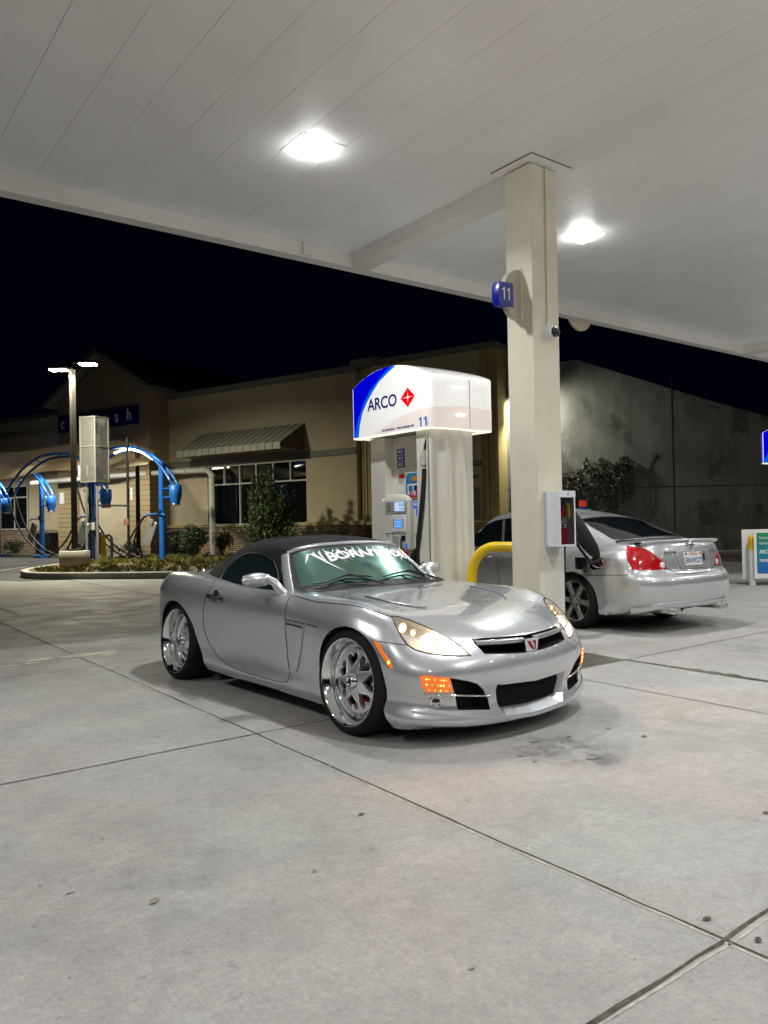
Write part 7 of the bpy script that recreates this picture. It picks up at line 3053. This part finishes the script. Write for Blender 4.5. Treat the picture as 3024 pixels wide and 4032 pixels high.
def grad_mat(name):
    m = bpy.data.materials.new(name)
    m.use_nodes = True
    nt = m.node_tree
    b = nt.nodes['Principled BSDF']
    b.inputs['Roughness'].default_value = .4
    tc = nt.nodes.new('ShaderNodeTexCoord')
    sx = nt.nodes.new('ShaderNodeSeparateXYZ')
    cr = nt.nodes.new('ShaderNodeValToRGB')
    cr.color_ramp.elements[0].position = .35
    cr.color_ramp.elements[0].color = (.01, .16, .42, 1)
    cr.color_ramp.elements[1].position = .95
    cr.color_ramp.elements[1].color = (.02, .24, .10, 1)
    e = cr.color_ramp.elements.new(.62)
    e.color = (.01, .22, .28, 1)
    nt.links.new(tc.outputs['Object'], sx.inputs[0])
    nt.links.new(sx.outputs['Z'], cr.inputs[0])
    nt.links.new(cr.outputs[0], b.inputs['Base Color'])
    MATS[name] = m
    return m


mb = MB()
mb.rbox(0.02, 1.55, -.105, -.095, .13, 1.025, .002, M_BANW, seg=1)
mb.rbox(-.10, 1.50, .115, .125, .11, 1.03, .002, M_BANW, seg=1)
mb.build('sleeve', bn)
mb = MB()
mb.rbox(.07, 1.50, -.108, -.105, .22, .97, .001, grad_mat('banner_gradient'), seg=1)
gr_ = mb.build('printed_panel', bn)
mb = MB(frame((0, -.1095, 0), (1, 0, 0), (0, 0, 1)))
mb.text('Sustainable fuel meets', .075, M_BANW, Matrix.Translation((.115, .855, 0)), .0006, 'LEFT', .92)
mb.text('nonstop performance.', .075, M_BANW, Matrix.Translation((.115, .755, 0)), .0006, 'LEFT', .92)
mb.text('ARCO now has', .105, M_BANW, Matrix.Translation((.115, .585, 0)), .0006, 'LEFT', .80, .002)
mb.text('renewable diesel', .105, M_BANW, Matrix.Translation((.115, .435, 0)), .0006, 'LEFT', .80, .002)
mb.build('lettering', gr_)
for i, x in enumerate((0.03, 1.42)):
    b_ = empty('sleeve_post', Vector((14.12, 7.46, 0)) + Vector((.798, -.6026, 0)) * x + Vector((.6026, .798, 0)) * .01, 0, ('white post with a yellow top at the open end of the green banner', 'white post with a yellow top inside the far end of the green banner')[i], 'bollard', 'posts inside the banner sleeve')
    mb = MB()
    mb.cyl((0, 0, 0), (0, 0, .66), .058, None, 18, M_BANW)
    mb.build('lower_sleeve', b_)
    mb = MB()
    mb.cyl((0, 0, .66), (0, 0, .86), .059, None, 18, M_YELLOW)
    mb.lathe([(.059, .86), (.045, .91), (.02, .94), (0, .945)], 18, M_YELLOW)
    mb.build('yellow_cap', b_)

# wall pack lighting the stained wall
wp = empty('wall_pack', WM @ Vector((2.25, 5.32, .62)), math.atan2(-.6026, .798), 'hooded wall lamp lighting the stained wall, hidden behind the column', 'lamp')
mb = MB()
mb.rbox(-.16, .16, -.16, .16, .0, .14, .02, M_BLACK)
mb.box(-.02, .02, .1, .62, .05, .09, M_BLACK)
mb.box(-.175, -.16, -.16, .16, -.34, .05, M_BLACK)  # unseen side fin, added to keep this light off the shop wing
mb.build('hood', wp)
mb = MB()
mb.rbox(-.13, .13, -.13, .13, -.02, .0, .008, mat('wallpack_lens', (1, 1, 1), .3, emit=(1.0, .95, .66), estr=20))
mb.build('lens', wp)
L_ = area('wall_light', (0, 0, -.04), .22, WALL_W, (1.0, .97, .80), rot=(R(22), R(-34), 0))
L_.parent = wp

# ------------------------------------------------------------ person refuelling the sedan
M_JACKET = mat('black_jacket', (0.014, 0.014, 0.016), 0.85, bump=.6, bscale=25)
M_JEANS = mat('dark_jeans', (0.016, 0.020, 0.034), 0.9)
M_SKIN = mat('skin', (0.42, 0.22, 0.15), 0.5)
M_HAIR = mat('hair_dark', (0.015, 0.010, 0.008), 0.7)
M_SHOE = mat('shoe_black', (0.012, 0.012, 0.012), 0.5)


def skinned(name, joints, edges, parent, m, sub=2, root=0):
    me = bpy.data.meshes.new(name)
    me.from_pydata([j[0] for j in joints], edges, [])
    o = bpy.data.objects.new(name, me)
    COL.objects.link(o)
    sk = o.modifiers.new('s', 'SKIN')
    sk.use_smooth_shade = True
    for i, j in enumerate(joints):
        r = j[1] if isinstance(j[1], tuple) else (j[1], j[1])
        me.skin_vertices[0].data[i].radius = r
        me.skin_vertices[0].data[i].use_root = (i == root)
    sb = o.modifiers.new('u', 'SUBSURF')
    sb.levels = sub
    sb.render_levels = sub
    bpy.context.view_layer.update()
    dg = bpy.context.evaluated_depsgraph_get()
    me2 = bpy.data.meshes.new_from_object(o.evaluated_get(dg))
    o.modifiers.clear()
    o.data = me2
    me2.name = name
    me2.materials.clear()
    me2.materials.append(m)
    for p in me2.polygons: p.use_smooth = True
    bpy.data.meshes.remove(me)
    o.parent = parent
    return o


# person stands by the left rear wheel, right arm reaching back to the nozzle (world axes, base between the feet)
pb = Vector((6.98, 6.02, 0))
per = empty('person', pb, 0, 'person in black jacket and dark jeans refuelling the sedan, half behind the column', 'person')
rel = lambda x, y, z: (x - pb.x, y - pb.y, z)
J = [
    (rel(6.93, 6.00, .95), (.135, .12)),     # 0 pelvis
    (rel(6.90, 5.96, 1.10), (.125, .105)),   # 1 waist
    (rel(6.88, 5.93, 1.27), (.155, .115)),   # 2 chest
    (rel(6.84, 5.92, 1.39), (.145, .11)),    # 3 upper chest
    (rel(6.80, 5.92, 1.48), (.055, .055)),   # 4 neck
    (rel(6.76, 5.91, 1.56), (.080, .085)),   # 5 head low
    (rel(6.74, 5.90, 1.65), (.085, .095)),   # 6 head
    (rel(6.735, 5.90, 1.72), (.055, .065)),   # 7 crown
    (rel(6.92, 5.77, 1.37), (.115, .115)),   # 8 right shoulder
    (rel(6.985, 5.66, 1.19), (.108, .108)),   # 9 right upper arm
    (rel(7.06, 5.60, 1.04), (.096, .096)),   # 10 elbow
    (rel(7.15, 5.585, .94), (.080, .080)),   # 11 forearm
    (rel(7.255, 5.60, .855), (.034, .036)),  # 12 wrist
    (rel(6.82, 6.07, 1.38), (.075, .075)),   # 13 left shoulder
    (rel(6.76, 6.13, 1.16), (.058, .058)),   # 14 left elbow side
    (rel(6.80, 6.10, .96), (.045, .045)),    # 15 left forearm
    (rel(6.84, 6.05, .86), (.032, .036)),    # 16 left wrist
    (rel(6.95, 5.93, .88), (.105, .105)),    # 17 right hip
    (rel(6.97, 5.93, .52), (.068, .072)),    # 18 right knee
    (rel(6.95, 5.95, .12), (.045, .050)),    # 19 right ankle
    (rel(6.92, 6.12, .88), (.105, .105)),    # 20 left hip
    (rel(6.93, 6.16, .52), (.068, .072)),    # 21 left knee
    (rel(6.90, 6.18, .12), (.045, .050)),    # 22 left ankle
]
Eg = [(0, 1), (1, 2), (2, 3), (3, 4), (4, 5), (5, 6), (6, 7), (3, 8), (8, 9), (9, 10), (10, 11), (11, 12), (3, 13), (13, 14), (14, 15), (15, 16), (0, 17), (17, 18), (18, 19), (0, 20), (20, 21), (21, 22)]
bodyp = skinned('body', J, Eg, per, M_SKIN)
me = bodyp.data
me.materials.append(M_JACKET)
me.materials.append(M_JEANS)
me.materials.append(M_HAIR)
for p in me.polygons:
    c = p.center
    if c.z > 1.475:
        back = (c - Vector(rel(6.74, 5.90, 1.63))).dot(Vector((-.9, .1, .5)))
        p.material_index = 3 if (back > .02 or c.z > 1.70) else 0
    elif c.z < .90 and abs(c.x - (7.24 - pb.x)) > .12 and not (c.z > .80 and c.x < -.1):
        p.material_index = 2
    else:
        p.material_index = 1
jk = []
mb = MB()       # jacket hem band and hood
mb.lathe([(.150, .905), (.156, .93), (.150, .96)], 24, M_JACKET, Matrix.Translation(rel(6.93, 6.0, 0)) @ Matrix.Diagonal((.95, 1.1, 1, 1)))
mb.build('jacket_hem', per)
for k, (ax_, ay) in enumerate(((6.95, 5.95), (6.90, 6.18))):
    mb = MB(Matrix.Translation(rel(ax_ + .07, ay, 0)))
    rows = []
    for i in range(9):
        t = i / 8
        w = .048 * math.sin(math.pi * (.18 + .72 * t)) + .006
        hgt = .085 - .045 * t
        x = -.13 + .27 * t
        rows.append([(x, -w, 0), (x, -w, hgt * .5), (x, -w * .5, hgt), (x, w * .5, hgt), (x, w, hgt * .5), (x, w, 0)])
    mb.grid(rows, M_SHOE, True)
    mb.add(rows[0], [(0, 1, 2, 3, 4, 5)], M_SHOE)
    mb.add(rows[-1], [(5, 4, 3, 2, 1, 0)], M_SHOE)
    mb.build('shoe', per)
# face
FD_ = Vector((.75, -.55, -.05)).normalized()
hc = Vector(rel(6.74, 5.898, 1.62))
sd = FD_.cross(Vector((0, 0, 1))).normalized()
mb = MB()
nz_ = hc + FD_ * .088
mb.tube([tuple(nz_ + Vector((0, 0, .03))), tuple(nz_ + FD_ * .018 - Vector((0, 0, .005))), tuple(nz_ + FD_ * .004 - Vector((0, 0, .02)))], [.007, .012, .009], 8, M_SKIN)
for s_ in (-1, 1):
    e = hc + FD_ * .080 + sd * .030 * s_ + Vector((0, 0, .025))
    mb.cyl(e, e + FD_ * .008, .011, .006, 10, M_WHITE)
    mb.cyl(e + FD_ * .008, e + FD_ * .0095, .005, .005, 8, M_BLACK)
    er = hc + sd * .084 * s_
    mb.tube([tuple(er + Vector((0, 0, .03))), tuple(er + sd * .012 * s_ + Vector((0, 0, .01))), tuple(er - Vector((0, 0, .03)))], [.008, .014, .008], 8, M_SKIN)
mo = hc + FD_ * .082 - Vector((0, 0, .048))
mb.tube([tuple(mo - sd * .022), tuple(mo + FD_ * .004), tuple(mo + sd * .022)], [.003, .006, .003], 6, mat('lips', (.3, .10, .08), .5))
mb.build('face', per)
# right hand: palm and five fingers closed over the nozzle handle
wr = Vector(rel(7.255, 5.60, .855))
pd = Vector((.70, -.10, -.62)).normalized()
hs = Vector((.25, .92, .10))
hs = (hs - pd * hs.dot(pd)).normalized()
pn = pd.cross(hs).normalized()
if pn.z > 0: pn = -pn
pj = [(tuple(wr), (.022, .03)), (tuple(wr + pd * .045), (.018, .034)), (tuple(wr + pd * .085), (.014, .036))]
skinned('right_palm', pj, [(0, 1), (1, 2)], per, M_SKIN)
for i, L_ in enumerate((.068, .078, .074, .058)):
    b0 = wr + pd * .078 + hs * (-.027 + .018 * i)
    p1 = b0 + pd * L_ * .38 + pn * L_ * .10
    p2 = p1 + pd * L_ * .10 + pn * L_ * .36
    p3 = p2 - pd * L_ * .20 + pn * L_ * .20
    skinned('finger', [(tuple(b0), .0095), (tuple(p1), .0090), (tuple(p2), .0082), (tuple(p3), .0068)], [(0, 1), (1, 2), (2, 3)], per, M_SKIN)
t0 = wr + pd * .03 - hs * .030
skinned('thumb', [(tuple(t0), .012), (tuple(t0 - hs * .018 + pd * .025 + pn * .012), .0105), (tuple(t0 - hs * .010 + pd * .048 + pn * .03), .0085)], [(0, 1), (1, 2)], per, M_SKIN)
wl = Vector(rel(6.84, 6.05, .86))
skinned('left_palm', [(tuple(wl), (.022, .03)), (tuple(wl - Vector((0, 0, .045))), (.018, .034)), (tuple(wl - Vector((0, 0, .085))), (.014, .034))], [(0, 1), (1, 2)], per, M_SKIN)
for i, L_ in enumerate((.066, .076, .072, .056)):
    b0 = wl + Vector((.005, -.027 + .018 * i, -.078))
    skinned('finger', [(tuple(b0), .0095), (tuple(b0 + Vector((.012, 0, -L_ * .45))), .009), (tuple(b0 + Vector((.032, 0, -L_ * .8))), .007)], [(0, 1), (1, 2)], per, M_SKIN)
skinned('thumb', [(tuple(wl + Vector((.01, -.03, -.03))), .011), (tuple(wl + Vector((.03, -.042, -.055))), .0095), (tuple(wl + Vector((.04, -.038, -.08))), .008)], [(0, 1), (1, 2)], per, M_SKIN)

# fuel nozzle in the sedan and its hose back to the island
nzl = empty('fuel_nozzle', (7.34, 5.60, .80), 0, 'black fuel nozzle held in the open filler of the sedan', 'nozzle')
mb = MB()
mb.tube([(.09, .01, -.02), (.02, .0, -.005), (-.02, .0, .0)], [.012, .014, .03], 10, M_CHROME)
mb.tube([(-.01, 0, 0), (-.06, -.01, .02), (-.12, .01, .02), (-.17, .04, -.01)], [.036, .038, .030, .024], 12, M_BLACK)
mb.build('spout_and_body', nzl)
mb = MB()
mb.tube([(-.03, -.02, -.04), (-.07, -.03, -.065), (-.13, -.01, -.055), (-.16, .02, -.03)], .007, 6, M_CHROME)
mb.build('lever', nzl)
mb = MB()
S = spl(np.array([(-.17, .04, -.01), (-.21, .12, .12), (-.30, .26, .32), (-.44, .46, .30), (-.62, .62, .0), (-.78, .75, -.45), (-1.0, .95, -.55), (-1.10, 1.05, -.40)]), 8)
mb.tube([tuple(p) for p in S], .018, 8, M_BLACK)
mb.build('hose', nzl)
